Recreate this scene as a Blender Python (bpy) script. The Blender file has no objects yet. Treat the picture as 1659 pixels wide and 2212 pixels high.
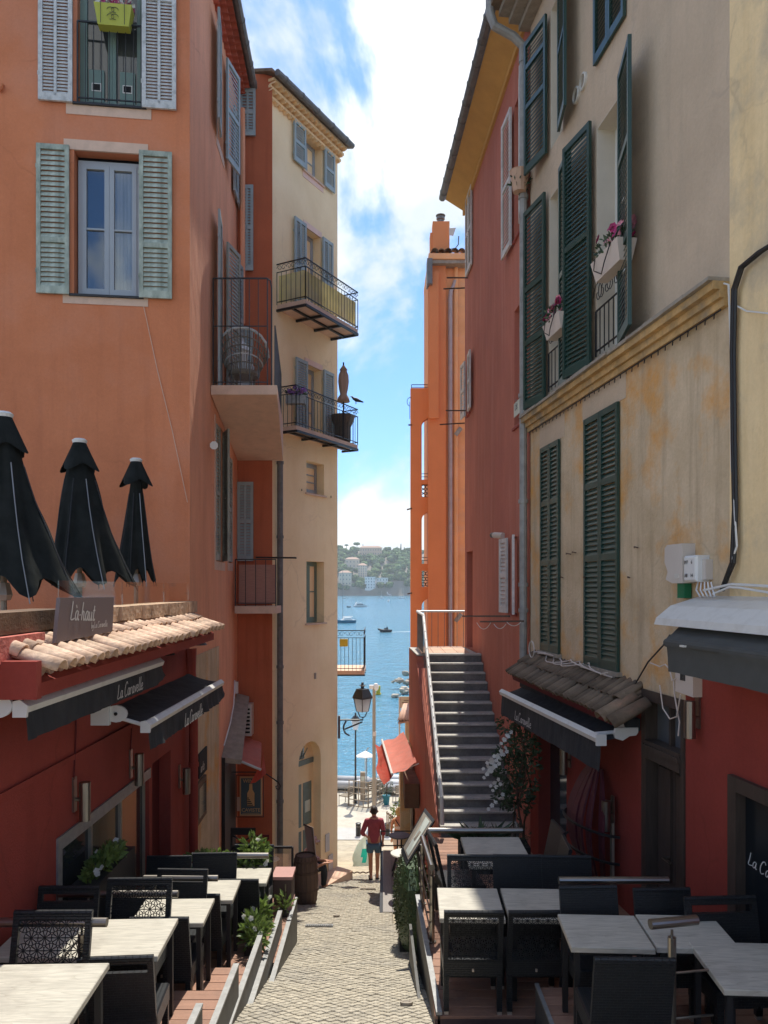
import bpy, math, random
from mathutils import Matrix, Vector, noise
R = math.radians
S = bpy.context.scene
C = S.collection
random.seed(7)
# ---------------------------------------------------------------- camera, sky, sun, exposure
F, CX, HY = 1661.0, 829.5, 1270.0           # focal length, principal column, horizon row (survey units of the photograph)
cam_d = bpy.data.cameras.new('camera'); cam = bpy.data.objects.new('camera', cam_d); C.objects.link(cam)
cam.location = (0, 0, 0); cam.rotation_euler = (R(90), 0, 0)
cam_d.sensor_fit = 'VERTICAL'; cam_d.sensor_height = 36; cam_d.lens = 36 * F / 2212
cam_d.shift_y = (HY - 1106) / 2212
cam_d.clip_start = .05; cam_d.clip_end = 12000
S.camera = cam
SUN_EL, SUN_AZ = 62, 6.5                       # degrees; azimuth to the right of straight ahead
world = bpy.data.worlds.new('World'); S.world = world; world.use_nodes = True
def build_world():
    nt = world.node_tree; n = nt.nodes; L = nt.links
    for x in list(n): n.remove(x)
    out = n.new('ShaderNodeOutputWorld'); bg = n.new('ShaderNodeBackground'); bg.inputs[1].default_value = .15
    sky = n.new('ShaderNodeTexSky'); sky.sky_type = 'NISHITA'; sky.sun_disc = False
    sky.sun_elevation = R(SUN_EL); sky.sun_rotation = R(SUN_AZ); sky.air_density = 1.0; sky.dust_density = .6; sky.ozone_density = 1.5
    tc = n.new('ShaderNodeTexCoord'); mp = n.new('ShaderNodeMapping'); mp.inputs['Scale'].default_value = (1, 1, 1)
    mp.inputs['Location'].default_value = (.15, 2.33, 4.72)
    L.new(tc.outputs['Generated'], mp.inputs[0])
    no = n.new('ShaderNodeTexNoise'); no.inputs['Scale'].default_value = 3.0; no.inputs['Detail'].default_value = 9; no.inputs['Roughness'].default_value = .58
    no.inputs['Distortion'].default_value = .35
    L.new(mp.outputs[0], no.inputs['Vector'])
    rp = n.new('ShaderNodeValToRGB'); rp.color_ramp.elements[0].position = .47; rp.color_ramp.elements[1].position = .57
    rp.color_ramp.interpolation = 'EASE'
    L.new(no.outputs[0], rp.inputs[0])
    # body shading inside the clouds
    n2 = n.new('ShaderNodeTexNoise'); n2.inputs['Scale'].default_value = 6; n2.inputs['Detail'].default_value = 5
    L.new(mp.outputs[0], n2.inputs['Vector'])
    cr = n.new('ShaderNodeValToRGB'); cr.color_ramp.elements[0].position = .44; cr.color_ramp.elements[0].color = (1.95, 2.15, 2.3, 1)
    cr.color_ramp.elements[1].position = .64; cr.color_ramp.elements[1].color = (3.2, 3.2, 3.1, 1)
    L.new(n2.outputs[0], cr.inputs[0])
    tint = n.new('ShaderNodeMix'); tint.data_type = 'RGBA'; tint.blend_type = 'MULTIPLY'; tint.inputs[0].default_value = 1
    tint.inputs[7].default_value = (.235, .345, .48, 1)
    L.new(sky.outputs[0], tint.inputs[6])
    mx = n.new('ShaderNodeMix'); mx.data_type = 'RGBA'
    L.new(rp.outputs[0], mx.inputs[0]); L.new(tint.outputs[2], mx.inputs[6]); L.new(cr.outputs[0], mx.inputs[7])
    L.new(mx.outputs[2], bg.inputs[0]); L.new(bg.outputs[0], out.inputs[0])
build_world()
sun_d = bpy.data.lights.new('sun', 'SUN'); sun_d.energy = 2.05; sun_d.angle = R(.53); sun_d.color = (1, .95, .86)
sun = bpy.data.objects.new('sun', sun_d); C.objects.link(sun)
_sd = Vector((math.sin(R(SUN_AZ)) * math.cos(R(SUN_EL)), math.cos(R(SUN_AZ)) * math.cos(R(SUN_EL)), math.sin(R(SUN_EL))))
sun.rotation_euler = _sd.to_track_quat('Z', 'Y').to_euler(); sun.location = (4, 10, 40)
S.view_settings.view_transform = 'Standard'; S.view_settings.look = 'None'
S.view_settings.exposure = 1.6; S.view_settings.gamma = 1; S.view_settings.use_curve_mapping = False
S.render.engine = 'CYCLES'; S.cycles.use_denoising = True; S.cycles.max_bounces = 7; S.cycles.diffuse_bounces = 6
S.cycles.transparent_max_bounces = 12; S.cycles.volume_bounces = 0; S.cycles.caustics_reflective = False; S.cycles.caustics_refractive = False
S.cycles.sample_clamp_indirect = 6

# ---------------------------------------------------------------- helpers
def X(u, Y): return (u - CX) / F * Y
def Zv(v, Y): return -(v - HY) / F * Y
def P(u, v, Y): return Vector((X(u, Y), Y, Zv(v, Y)))
def zg(Y):                                   # the lane's surface
    if Y < 0: return -1.907
    if Y < 20: return -1.907 - .277 * Y
    if Y < 30: return -7.447 - .2353 * (Y - 20)
    return -9.8
I4 = Matrix.Identity(4)
WM = {}
class MB:
    def __init__(s): s.v = []; s.f = []
    def add(s, vs, fs):
        o = len(s.v); s.v += [tuple(p) for p in vs]; s.f += [tuple(i + o for i in f) for f in fs]; return s
    def hexa(s, p):                          # 8 points: bottom ring 0-3, top ring 4-7 (counter-clockwise from above)
        return s.add(p, [(3, 2, 1, 0), (4, 5, 6, 7), (0, 1, 5, 4), (1, 2, 6, 5), (2, 3, 7, 6), (3, 0, 4, 7)])
    def box(s, x0, x1, y0, y1, z0, z1):
        return s.hexa([(x0, y0, z0), (x1, y0, z0), (x1, y1, z0), (x0, y1, z0), (x0, y0, z1), (x1, y0, z1), (x1, y1, z1), (x0, y1, z1)])
    def bbox(s, x0, x1, y0, y1, z0, z1, b):  # box with chamfered upper edges
        s.add([(x0, y0, z0), (x1, y0, z0), (x1, y1, z0), (x0, y1, z0), (x0, y0, z1 - b), (x1, y0, z1 - b), (x1, y1, z1 - b), (x0, y1, z1 - b),
               (x0 + b, y0 + b, z1), (x1 - b, y0 + b, z1), (x1 - b, y1 - b, z1), (x0 + b, y1 - b, z1)],
              [(3, 2, 1, 0), (0, 1, 5, 4), (1, 2, 6, 5), (2, 3, 7, 6), (3, 0, 4, 7), (4, 5, 9, 8), (5, 6, 10, 9), (6, 7, 11, 10), (7, 4, 8, 11), (8, 9, 10, 11)])
        return s
    def quad(s, a, b, c, d): return s.add([a, b, c, d], [(0, 1, 2, 3)])
    def poly(s, pts): return s.add(pts, [tuple(range(len(pts)))])
    def prism(s, pts, y0, y1):               # outline in x,z extruded along y
        n = len(pts)
        return s.add([(x, y0, z) for x, z in pts] + [(x, y1, z) for x, z in pts],
                     [tuple(range(n)), tuple(reversed(range(n, 2 * n)))] + [(i, i + n, (i + 1) % n + n, (i + 1) % n) for i in range(n)])
    def plan(s, pts, z0, z1):                # outline in x,y extruded along z (z may be per point lists)
        n = len(pts); a = z0 if isinstance(z0, (list, tuple)) else [z0] * n; b = z1 if isinstance(z1, (list, tuple)) else [z1] * n
        return s.add([(x, y, a[i]) for i, (x, y) in enumerate(pts)] + [(x, y, b[i]) for i, (x, y) in enumerate(pts)],
                     [tuple(reversed(range(n))), tuple(range(n, 2 * n))] + [(i, (i + 1) % n, (i + 1) % n + n, i + n) for i in range(n)])
    def tube(s, pts, r, n=6):
        pts = [Vector(p) for p in pts]; rs = r if isinstance(r, (list, tuple)) else [r] * len(pts); vs = []; fs = []
        up = None
        for i, p in enumerate(pts):
            d = (pts[min(i + 1, len(pts) - 1)] - pts[max(i - 1, 0)])
            if d.length < 1e-9: d = Vector((0, 0, 1))
            d.normalize()
            if up is None: up = Vector((0, 0, 1)) if abs(d.z) < .9 else Vector((0, 1, 0))
            a = d.cross(up)
            if a.length < 1e-4: a = d.cross(Vector((1, .3, 0)))
            a.normalize(); b = a.cross(d).normalized(); up = b
            for k in range(n):
                t = 2 * math.pi * k / n + math.pi / n
                vs.append(p + a * (math.cos(t) * rs[i]) + b * (math.sin(t) * rs[i]))
        m = len(pts)
        for i in range(m - 1):
            for k in range(n):
                fs.append((i * n + k, i * n + (k + 1) % n, (i + 1) * n + (k + 1) % n, (i + 1) * n + k))
        fs.append(tuple(reversed(range(n)))); fs.append(tuple(range((m - 1) * n, m * n)))
        return s.add(vs, fs)
    def lathe(s, prof, c=(0, 0, 0), n=16, star=None):
        vs = []; fs = []; m = len(prof)
        for i, (r, z) in enumerate(prof):
            for k in range(n):
                t = 2 * math.pi * k / n
                q = r * (star(t, i) if star else 1)
                vs.append((c[0] + q * math.cos(t), c[1] + q * math.sin(t), c[2] + z))
        for i in range(m - 1):
            for k in range(n): fs.append((i * n + k, i * n + (k + 1) % n, (i + 1) * n + (k + 1) % n, (i + 1) * n + k))
        fs.append(tuple(reversed(range(n)))); fs.append(tuple(range((m - 1) * n, m * n)))
        return s.add(vs, fs)
    def xf(s, M):
        s.v = [tuple(M @ Vector(p)) for p in s.v]; return s
    def mesh(s, name, m, smooth=False, fix=True):
        me = bpy.data.meshes.new(name); me.from_pydata(s.v, [], s.f)
        ms = m if isinstance(m, (list, tuple)) else [m]
        for q in ms: me.materials.append(q)
        if fix:
            import bmesh
            bm = bmesh.new(); bm.from_mesh(me); bmesh.ops.recalc_face_normals(bm, faces=bm.faces); bm.to_mesh(me); bm.free()
        if smooth: me.polygons.foreach_set('use_smooth', [True] * len(me.polygons))
        me.update(); return me
    def build(s, name, m, parent=None, M=None, smooth=False, fix=True):
        return ob(name, s.mesh(name, m, smooth, fix), parent, M)
def ob(name, me, parent=None, M=None, **kw):
    o = bpy.data.objects.new(name, me); C.objects.link(o)
    M = I4.copy() if M is None else M
    if parent is not None:
        o.parent = parent; o.matrix_parent_inverse = WM[parent.name].inverted()
    o.matrix_basis = M; WM[o.name] = M
    for k, v in kw.items(): o[k] = v
    return o
def tag(o, label, cat, group=None):
    o['label'] = label; o['category'] = cat
    if group: o['group'] = group
    return o
def thing(name, label, cat, loc=(0, 0, 0), group=None, M=None):
    o = bpy.data.objects.new(name, None); C.objects.link(o); o.empty_display_size = .2
    M = Matrix.Translation(loc) if M is None else M
    o.matrix_basis = M; WM[o.name] = M
    return tag(o, label, cat, group)
def struct(o): o['kind'] = 'structure'; return o
def stuff(o): o['kind'] = 'stuff'; return o
def TR(x, y, z, rz=0, rx=0, ry=0, sc=1):
    return Matrix.Translation((x, y, z)) @ Matrix.Rotation(rz, 4, 'Z') @ Matrix.Rotation(ry, 4, 'Y') @ Matrix.Rotation(rx, 4, 'X') @ Matrix.Scale(sc, 4)
class Wall:                                  # vertical plane: origin, direction to the right as seen from outside
    def __init__(s, p, d):
        l = math.hypot(*d); s.p = p; s.d = (d[0] / l, d[1] / l); s.n = (s.d[1], -s.d[0])
    def s(s_, u, n=0):
        r = (u - CX) / F; px = s_.p[0] + s_.n[0] * n; py = s_.p[1] + s_.n[1] * n
        return (r * py - px) / (s_.d[0] - r * s_.d[1])
    def Y(s_, s, n=0): return s_.p[1] + s_.d[1] * s + s_.n[1] * n
    def z(s_, u, v, n=0): return Zv(v, s_.Y(s_.s(u, n), n))
    def pt(s_, s, z, n=0):
        return Vector((s_.p[0] + s_.d[0] * s + s_.n[0] * n, s_.p[1] + s_.d[1] * s + s_.n[1] * n, z))
    def M(s_, s, z, n=0):                    # local x right, y into the wall, z up
        p = s_.pt(s, z, n)
        return Matrix(((s_.d[0], -s_.n[0], 0, p.x), (s_.d[1], -s_.n[1], 0, p.y), (0, 0, 1, p.z), (0, 0, 0, 1)))
    def at(s_, u, v, n=0):
        s = s_.s(u, n); return s_.pt(s, Zv(v, s_.Y(s, n)), n)
def wall_mesh(W, s0, s1, z0, z1, ops=(), depth=.25, n=0):
    mb = MB(); ss = sorted({s0, s1} | {o[0] for o in ops} | {o[1] for o in ops}); zs = sorted({z0, z1} | {o[2] for o in ops} | {o[3] for o in ops})
    ss = [a for a in ss if s0 <= a <= s1]; zs = [a for a in zs if z0 <= a <= z1]
    for a, b in zip(ss, ss[1:]):
        for c, d in zip(zs, zs[1:]):
            m, k = (a + b) / 2, (c + d) / 2
            if any(o[0] < m < o[1] and o[2] < k < o[3] for o in ops): continue
            mb.quad(W.pt(a, c, n), W.pt(b, c, n), W.pt(b, d, n), W.pt(a, d, n))
    for o in ops:
        a, b, c, d = o[:4]; q = n - (o[4] if len(o) > 4 and o[4] else depth); arch = len(o) > 5 and o[5]
        pts = [(a, c), (b, c), (b, d), (a, d)]
        if arch:
            rr = (b - a) / 2; zc = d - rr; arc = [(a + rr + rr * math.cos(t), zc + rr * math.sin(t)) for t in [math.pi * k / 14 for k in range(15)]]
            for (xa, za), (xb, zb) in zip(arc, arc[1:]):
                mb.quad(W.pt(xa, za, n), W.pt(xa, d, n), W.pt(xb, d, n), W.pt(xb, zb, n))
            pts = [(a, c), (b, c)] + arc
        for i in range(len(pts)):
            (xa, za), (xb, zb) = pts[i], pts[(i + 1) % len(pts)]
            if arch and i == len(pts) - 1: pass
            mb.quad(W.pt(xa, za, n), W.pt(xb, zb, n), W.pt(xb, zb, q), W.pt(xa, za, q))
    return mb

# ---------------------------------------------------------------- materials
def mat(name, col, rough=.7, metal=0, var=.12, vs=3.0, bump=0, bs=40, stretch=(1, 1, 1), col2=None, streak=None, streak_amt=.5, spec=.4,
        alpha=None, trans=0, emit=None, island=0, blot=None, blot_amt=.6, blot_scale=.8, detail=6, coord='Object', transl=0, grain=0, crack=None):
    m = bpy.data.materials.new(name); m.use_nodes = True; nt = m.node_tree; n = nt.nodes; L = nt.links
    b = n['Principled BSDF']; b.inputs['Roughness'].default_value = rough; b.inputs['Metallic'].default_value = metal
    b.inputs['Specular IOR Level'].default_value = spec
    if trans: b.inputs['Transmission Weight'].default_value = trans
    if alpha is not None: b.inputs['Alpha'].default_value = alpha
    tc = n.new('ShaderNodeTexCoord'); mp = n.new('ShaderNodeMapping'); mp.inputs['Scale'].default_value = stretch
    if coord == 'World':
        _g = n.new('ShaderNodeNewGeometry'); src = _g.outputs['Position']
    else: src = tc.outputs[coord]
    L.new(src, mp.inputs[0])
    no = n.new('ShaderNodeTexNoise'); no.inputs['Scale'].default_value = vs; no.inputs['Detail'].default_value = detail; no.inputs['Roughness'].default_value = .6
    L.new(mp.outputs[0], no.inputs['Vector'])
    rp = n.new('ShaderNodeValToRGB'); rp.color_ramp.elements[0].position = .3; rp.color_ramp.elements[1].position = .7
    ca = tuple(c * (1 - var) for c in col) + (1,); cb = tuple(min(1, c * (1 + var)) for c in (col2 or col)) + (1,)
    rp.color_ramp.elements[0].color = ca; rp.color_ramp.elements[1].color = cb
    L.new(no.outputs[0], rp.inputs[0]); cur = rp.outputs[0]
    def mixin(cur, colr, amt, scale, strc, lo, hi):
        q = n.new('ShaderNodeMapping'); q.inputs['Scale'].default_value = strc; L.new(src, q.inputs[0])
        k = n.new('ShaderNodeTexNoise'); k.inputs['Scale'].default_value = scale; k.inputs['Detail'].default_value = 7; k.inputs['Roughness'].default_value = .62; L.new(q.outputs[0], k.inputs['Vector'])
        r = n.new('ShaderNodeValToRGB'); r.color_ramp.elements[0].position = lo; r.color_ramp.elements[1].position = hi
        r.color_ramp.elements[1].color = (amt, amt, amt, 1); r.color_ramp.elements[0].color = (0, 0, 0, 1); L.new(k.outputs[0], r.inputs[0])
        x = n.new('ShaderNodeMix'); x.data_type = 'RGBA'; L.new(r.outputs[0], x.inputs[0]); L.new(cur, x.inputs[6]); x.inputs[7].default_value = tuple(colr) + (1,)
        return x.outputs[2]
    if streak: cur = mixin(cur, streak, streak_amt, 2.4, (2.2, 2.2, .16), .5, .72)
    if blot: cur = mixin(cur, blot, blot_amt, blot_scale, (1, 1, 1), .5, .66)
    if grain:
        k = n.new('ShaderNodeTexNoise'); k.inputs['Scale'].default_value = 26; k.inputs['Detail'].default_value = 8; k.inputs['Roughness'].default_value = .7; L.new(src, k.inputs['Vector'])
        mr = n.new('ShaderNodeMapRange'); mr.inputs['From Min'].default_value = .3; mr.inputs['From Max'].default_value = .7; mr.inputs['To Min'].default_value = 1 - grain; mr.inputs['To Max'].default_value = 1 + grain
        L.new(k.outputs[0], mr.inputs[0]); h = n.new('ShaderNodeHueSaturation'); L.new(mr.outputs[0], h.inputs['Value']); L.new(cur, h.inputs['Color']); cur = h.outputs[0]
    if crack:
        w = n.new('ShaderNodeTexNoise'); w.inputs['Scale'].default_value = 3; w.inputs['Detail'].default_value = 6; L.new(src, w.inputs['Vector'])
        ad = n.new('ShaderNodeMix'); ad.data_type = 'RGBA'; ad.blend_type = 'ADD'; ad.inputs[0].default_value = .35; L.new(src, ad.inputs[6]); L.new(w.outputs[1], ad.inputs[7])
        vo = n.new('ShaderNodeTexVoronoi'); vo.feature = 'DISTANCE_TO_EDGE'; vo.inputs['Scale'].default_value = .55; L.new(ad.outputs[2], vo.inputs['Vector'])
        r1 = n.new('ShaderNodeValToRGB'); r1.color_ramp.elements[0].position = .0; r1.color_ramp.elements[0].color = (1, 1, 1, 1); r1.color_ramp.elements[1].position = .012; r1.color_ramp.elements[1].color = (0, 0, 0, 1); L.new(vo.outputs[0], r1.inputs[0])
        k = n.new('ShaderNodeTexNoise'); k.inputs['Scale'].default_value = .7; L.new(src, k.inputs['Vector']); r2 = n.new('ShaderNodeValToRGB'); r2.color_ramp.elements[0].position = .5; r2.color_ramp.elements[1].position = .6; L.new(k.outputs[0], r2.inputs[0])
        mu = n.new('ShaderNodeMath'); mu.operation = 'MULTIPLY'; L.new(r1.outputs[0], mu.inputs[0]); L.new(r2.outputs[0], mu.inputs[1]); m3 = n.new('ShaderNodeMath'); m3.operation = 'MULTIPLY'; m3.inputs[1].default_value = .35; L.new(mu.outputs[0], m3.inputs[0])
        x = n.new('ShaderNodeMix'); x.data_type = 'RGBA'; L.new(m3.outputs[0], x.inputs[0]); L.new(cur, x.inputs[6]); x.inputs[7].default_value = tuple(crack) + (1,); cur = x.outputs[2]
    if island:
        g = n.new('ShaderNodeNewGeometry'); h = n.new('ShaderNodeHueSaturation'); mr = n.new('ShaderNodeMapRange')
        mr.inputs['To Min'].default_value = 1 - island; mr.inputs['To Max'].default_value = 1 + island
        ad = n.new('ShaderNodeMath'); ad.operation = 'ADD'; oi = n.new('ShaderNodeObjectInfo'); fr = n.new('ShaderNodeMath'); fr.operation = 'FRACT'
        L.new(g.outputs['Random Per Island'], ad.inputs[0]); L.new(oi.outputs['Random'], ad.inputs[1]); L.new(ad.outputs[0], fr.inputs[0])
        L.new(fr.outputs[0], mr.inputs[0]); L.new(mr.outputs[0], h.inputs['Value']); L.new(cur, h.inputs['Color']); cur = h.outputs[0]
    L.new(cur, b.inputs['Base Color'])
    if bump:
        k = n.new('ShaderNodeTexNoise'); k.inputs['Scale'].default_value = bs; k.inputs['Detail'].default_value = 5; L.new(mp.outputs[0], k.inputs['Vector'])
        u = n.new('ShaderNodeBump'); u.inputs['Strength'].default_value = bump; u.inputs['Distance'].default_value = .02
        L.new(k.outputs[0], u.inputs['Height']); L.new(u.outputs[0], b.inputs['Normal'])
    if transl:
        tl = n.new('ShaderNodeBsdfTranslucent'); xs = n.new('ShaderNodeMixShader'); xs.inputs[0].default_value = transl
        L.new(cur, tl.inputs[0]); L.new(b.outputs[0], xs.inputs[1]); L.new(tl.outputs[0], xs.inputs[2]); L.new(xs.outputs[0], n['Material Output'].inputs[0])
    if emit: b.inputs['Emission Color'].default_value = tuple(emit[:3]) + (1,); b.inputs['Emission Strength'].default_value = emit[3]
    return m
def weave(name, col, sx=34, sz=52, rough=.40):        # woven resin strands: relief only
    m = mat(name, col, rough, var=.25, vs=30); nt = m.node_tree; n = nt.nodes; L = nt.links; b = n['Principled BSDF']
    tc = n['Texture Coordinate']; br = n.new('ShaderNodeTexBrick'); mp = n.new('ShaderNodeMapping'); mp.inputs['Rotation'].default_value = (R(90), 0, 0)
    br.inputs['Scale'].default_value = 1; br.inputs['Brick Width'].default_value = 1.6 / sx; br.inputs['Row Height'].default_value = 1 / sz; br.inputs['Mortar Size'].default_value = .0025
    br.inputs['Mortar Smooth'].default_value = 1
    L.new(tc.outputs['Object'], mp.inputs[0]); L.new(mp.outputs[0], br.inputs['Vector'])
    u = n.new('ShaderNodeBump'); u.inputs['Strength'].default_value = 1; u.inputs['Distance'].default_value = .014; u.invert = True
    L.new(br.outputs['Fac'], u.inputs['Height']); L.new(u.outputs[0], b.inputs['Normal'])
    return m
def glassy(name, col, alpha):
    m = mat(name, col, .03, var=0, spec=.6, alpha=alpha); return m
M_ = {}
def defs():
    d = M_
    d['orange'] = mat('orange_plaster', (.60, .205, .095), .9, grain=.05, crack=(.36, .12, .06), var=.08, vs=1.1, bump=.25, bs=55, col2=(.62, .225, .108), streak=(.47, .16, .08), streak_amt=.45, blot=(.54, .235, .15), blot_amt=.5, blot_scale=.55, spec=.2)
    d['orange_lit'] = mat('orange_lit_plaster', (.78, .36, .21), .9, grain=.06, crack=(.4, .16, .09), var=.1, vs=2, bump=.8, bs=7, stretch=(1, 1, .35), streak=(.66, .26, .145), streak_amt=.5, spec=.2)  # paler than the front wall: grazing sun put into the lane-side colour
    d['rust'] = mat('rust_plaster', (.48, .13, .06), .9, grain=.05, var=.1, vs=1.4, bump=.2, bs=50, streak=(.30, .07, .03), streak_amt=.5, spec=.2)
    d['cream'] = mat('cream_plaster', (.92, .68, .40), .9, grain=.035, crack=(.6, .42, .25), var=.05, vs=1.2, bump=.15, bs=60, col2=(.93, .72, .46), streak=(.86, .60, .33), streak_amt=.3, spec=.2)
    d['cream_eave'] = mat('cream_eave', (.84, .60, .34), .9, var=.12, vs=6, spec=.2)
    d['pink'] = mat('pale_pink_band', (.80, .56, .47), .9, var=.06, spec=.2, bump=.1)
    d['band'] = mat('pale_surround_paint', (.66, .47, .36), .9, var=.08, vs=4, bump=.15, bs=50, spec=.2, blot=(.5, .36, .28), blot_amt=.4, blot_scale=5)
    d['red'] = mat('red_restaurant_paint', (.29, .05, .036), .8, grain=.08, crack=(.16, .03, .02), var=.1, vs=2, bump=.15, bs=60, streak=(.20, .03, .022), streak_amt=.35, spec=.25)
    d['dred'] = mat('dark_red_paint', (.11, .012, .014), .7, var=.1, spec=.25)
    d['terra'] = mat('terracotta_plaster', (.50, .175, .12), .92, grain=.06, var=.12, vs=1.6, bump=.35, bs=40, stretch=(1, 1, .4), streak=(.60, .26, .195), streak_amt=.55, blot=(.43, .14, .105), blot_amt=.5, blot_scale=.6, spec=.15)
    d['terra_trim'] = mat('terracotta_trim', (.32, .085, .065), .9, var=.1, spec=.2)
    d['beige_up'] = mat('grey_beige_plaster', (.53, .415, .30), .92, grain=.05, crack=(.36, .3, .24), var=.08, vs=1.4, bump=.4, bs=30, streak=(.44, .355, .265), streak_amt=.5, blot=(.57, .45, .33), blot_amt=.5, blot_scale=.7, spec=.15)
    d['beige'] = mat('stained_beige_plaster', (.53, .40, .25), .92, grain=.07, crack=(.36, .28, .19), var=.12, vs=1.6, bump=.35, bs=34, col2=(.57, .45, .31), streak=(.36, .275, .18), streak_amt=.75, blot=(.64, .315, .085), blot_amt=.95, blot_scale=1.05, spec=.15)
    d['cornice'] = mat('ochre_cornice', (.50, .33, .15), .9, var=.25, vs=5, bump=.5, bs=25, blot=(.27, .22, .16), blot_amt=.85, blot_scale=2.2, grain=.12, spec=.15)
    d['stone'] = mat('grey_cap_stone', (.30, .26, .21), .9, var=.2, vs=8, bump=.5, bs=40)
    d['yellow'] = mat('yellow_plaster', (.80, .61, .35), .92, grain=.05, crack=(.4, .3, .2), var=.08, vs=1.5, bump=.3, bs=30, blot=(.43, .37, .28), blot_amt=.7, blot_scale=1.1, streak=(.60, .42, .2), streak_amt=.4, spec=.15)
    d['reveal'] = mat('off_white_reveal', (.64, .58, .48), .9, var=.05, spec=.2, bump=.1)
    d['tower'] = mat('bright_orange_plaster', (.68, .245, .10), .9, var=.06, vs=1, bump=.15, bs=40, streak=(.60, .20, .085), streak_amt=.3, spec=.2)
    d['tower_lit'] = mat('tower_lit_plaster', (.84, .42, .19), .9, var=.1, vs=1.5, bump=.2, blot=(.62, .42, .33), blot_amt=.35, blot_scale=2.2, spec=.2)  # lighter copy of the tower orange: the more sunlit face painted in
    d['ochre'] = mat('ochre_soffit', (.58, .34, .11), .9, var=.08, spec=.2)
    d['gutter'] = mat('weathered_zinc', (.16, .155, .15), .55, metal=.3, var=.25, vs=9, bump=.2, bs=30)
    d['pipe'] = mat('grey_pipe', (.30, .29, .27), .6, metal=.2, var=.2, vs=7)
    d['pvc'] = mat('mauve_grey_pipe', (.42, .35, .34), .6, var=.12, vs=5)
    d['green_dk'] = mat('dark_green_paint', (.02, .055, .045), .38, var=.12, spec=.5)
    d['green_wd'] = mat('weathered_green_paint', (.27, .335, .275), .7, var=.35, vs=9, col2=(.36, .40, .34), stretch=(1, 1, .5), bump=.2)
    d['white_wd'] = mat('weathered_white_paint', (.56, .57, .56), .7, var=.12, vs=10, bump=.15, blot=(.30, .31, .30), blot_amt=.7, blot_scale=9)
    d['blue_wd'] = mat('grey_blue_paint', (.33, .39, .40), .65, var=.1, vs=6)
    d['blue_fr'] = mat('grey_blue_window_paint', (.34, .38, .42), .55, var=.06)
    d['green_fr'] = mat('green_window_paint', (.15, .22, .19), .55, var=.1)
    d['shut_wh'] = mat('chalky_white_shutter', (.60, .57, .54), .7, var=.18, vs=8)
    d['shut_gy'] = mat('bare_grey_shutter', (.33, .33, .28), .8, var=.3, vs=8, stretch=(1, 1, .4))
    d['pane'] = mat('window_pane', (.035, .04, .042), .06, var=.3, vs=1.5, spec=.8)
    d['curtain'] = mat('net_curtain', (.45, .42, .36), .9, var=.25, vs=14, stretch=(1, 1, .06))
    d['dark'] = mat('dark_interior', (.012, .012, .013), .9, var=.2)
    d['iron'] = mat('black_iron', (.012, .012, .013), .45, var=.2, spec=.5)
    d['rustiron'] = mat('rusty_iron', (.09, .055, .04), .8, var=.3, vs=12)
    d['steel'] = mat('brushed_steel', (.32, .30, .27), .34, metal=1, var=.1)
    d['galv'] = mat('galvanised_edge', (.30, .30, .29), .5, metal=.4, var=.18, vs=14, blot=(.25, .24, .23), blot_amt=.5, blot_scale=8)
    d['awn'] = mat('black_awning_cloth', (.024, .027, .031), .85, var=.3, vs=9, bump=.8, bs=10, blot=(.05, .05, .052), blot_amt=.6, blot_scale=3, stretch=(1, 1, .2))
    d['awn_gy'] = mat('grey_awning_cloth', (.062, .064, .060), .85, var=.12, vs=5)
    d['white'] = mat('white_metal', (.62, .61, .57), .45, var=.06, vs=6, blot=(.36, .34, .3), blot_amt=.35, blot_scale=6)
    d['plastic'] = mat('white_plastic', (.66, .66, .64), .45, var=.05)
    d['cloth_bk'] = mat('black_parasol_cloth', (.017, .019, .018), .97, var=.3, vs=6, spec=.08, bump=.5, bs=7)
    d['cloth_bg'] = mat('beige_parasol_cloth', (.40, .27, .20), .9, var=.15)
    d['cloth_wh'] = mat('white_parasol_cloth', (.75, .74, .7), .9, var=.05)
    d['tile'] = mat('sunbleached_roof_tile', (.58, .36, .235), .9, var=.22, vs=7, island=.16, bump=.3, bs=30, blot=(.28, .23, .16), blot_amt=.7, blot_scale=4, col2=(.66, .47, .34))
    d['tile_dk'] = mat('mossy_roof_tile', (.15, .11, .075), .95, var=.3, vs=7, island=.3, bump=.4, bs=30, blot=(.32, .17, .11), blot_amt=.7, blot_scale=2.2)
    d['tile_rd'] = mat('red_eave_tile', (.45, .10, .055), .9, var=.15, vs=6, island=.12)
    d['tile_far'] = mat('faded_roof_tile', (.50, .33, .24), .9, var=.15)
    d['wood_beam'] = mat('old_beam', (.13, .075, .04), .8, var=.45, vs=3, stretch=(1, 1, 1), bump=.3)
    d['ledge'] = mat('rough_ledge_stone', (.50, .34, .22), .95, var=.3, vs=5, bump=1, bs=14)
    d['sign_gy'] = mat('taupe_sign', (.17, .125, .115), .6, var=.06)
    d['letter'] = mat('silver_lettering', (.55, .52, .48), .5, var=.05)
    d['letter_w'] = mat('white_lettering', (.62, .61, .58), .7, var=.05)
    d['wicker'] = weave('black_wicker', (.015, .017, .019))
    d['wicker_b'] = weave('brown_wicker', (.12, .085, .055), 40, 60)
    d['wicker_g'] = weave('grey_wicker', (.24, .20, .15), 40, 60)
    d['tip'] = mat('metal_foot', (.5, .42, .35), .4, metal=.5, var=.1)
    d['blk'] = mat('black_metal', (.014, .014, .016), .5, var=.1)
    d['table'] = mat('pale_wood_laminate', (.47, .44, .365), .5, var=.20, vs=4, stretch=(1.5, 14, 4), blot=(.33, .30, .25), blot_amt=.5, blot_scale=3.5, spec=.4, detail=9)
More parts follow.
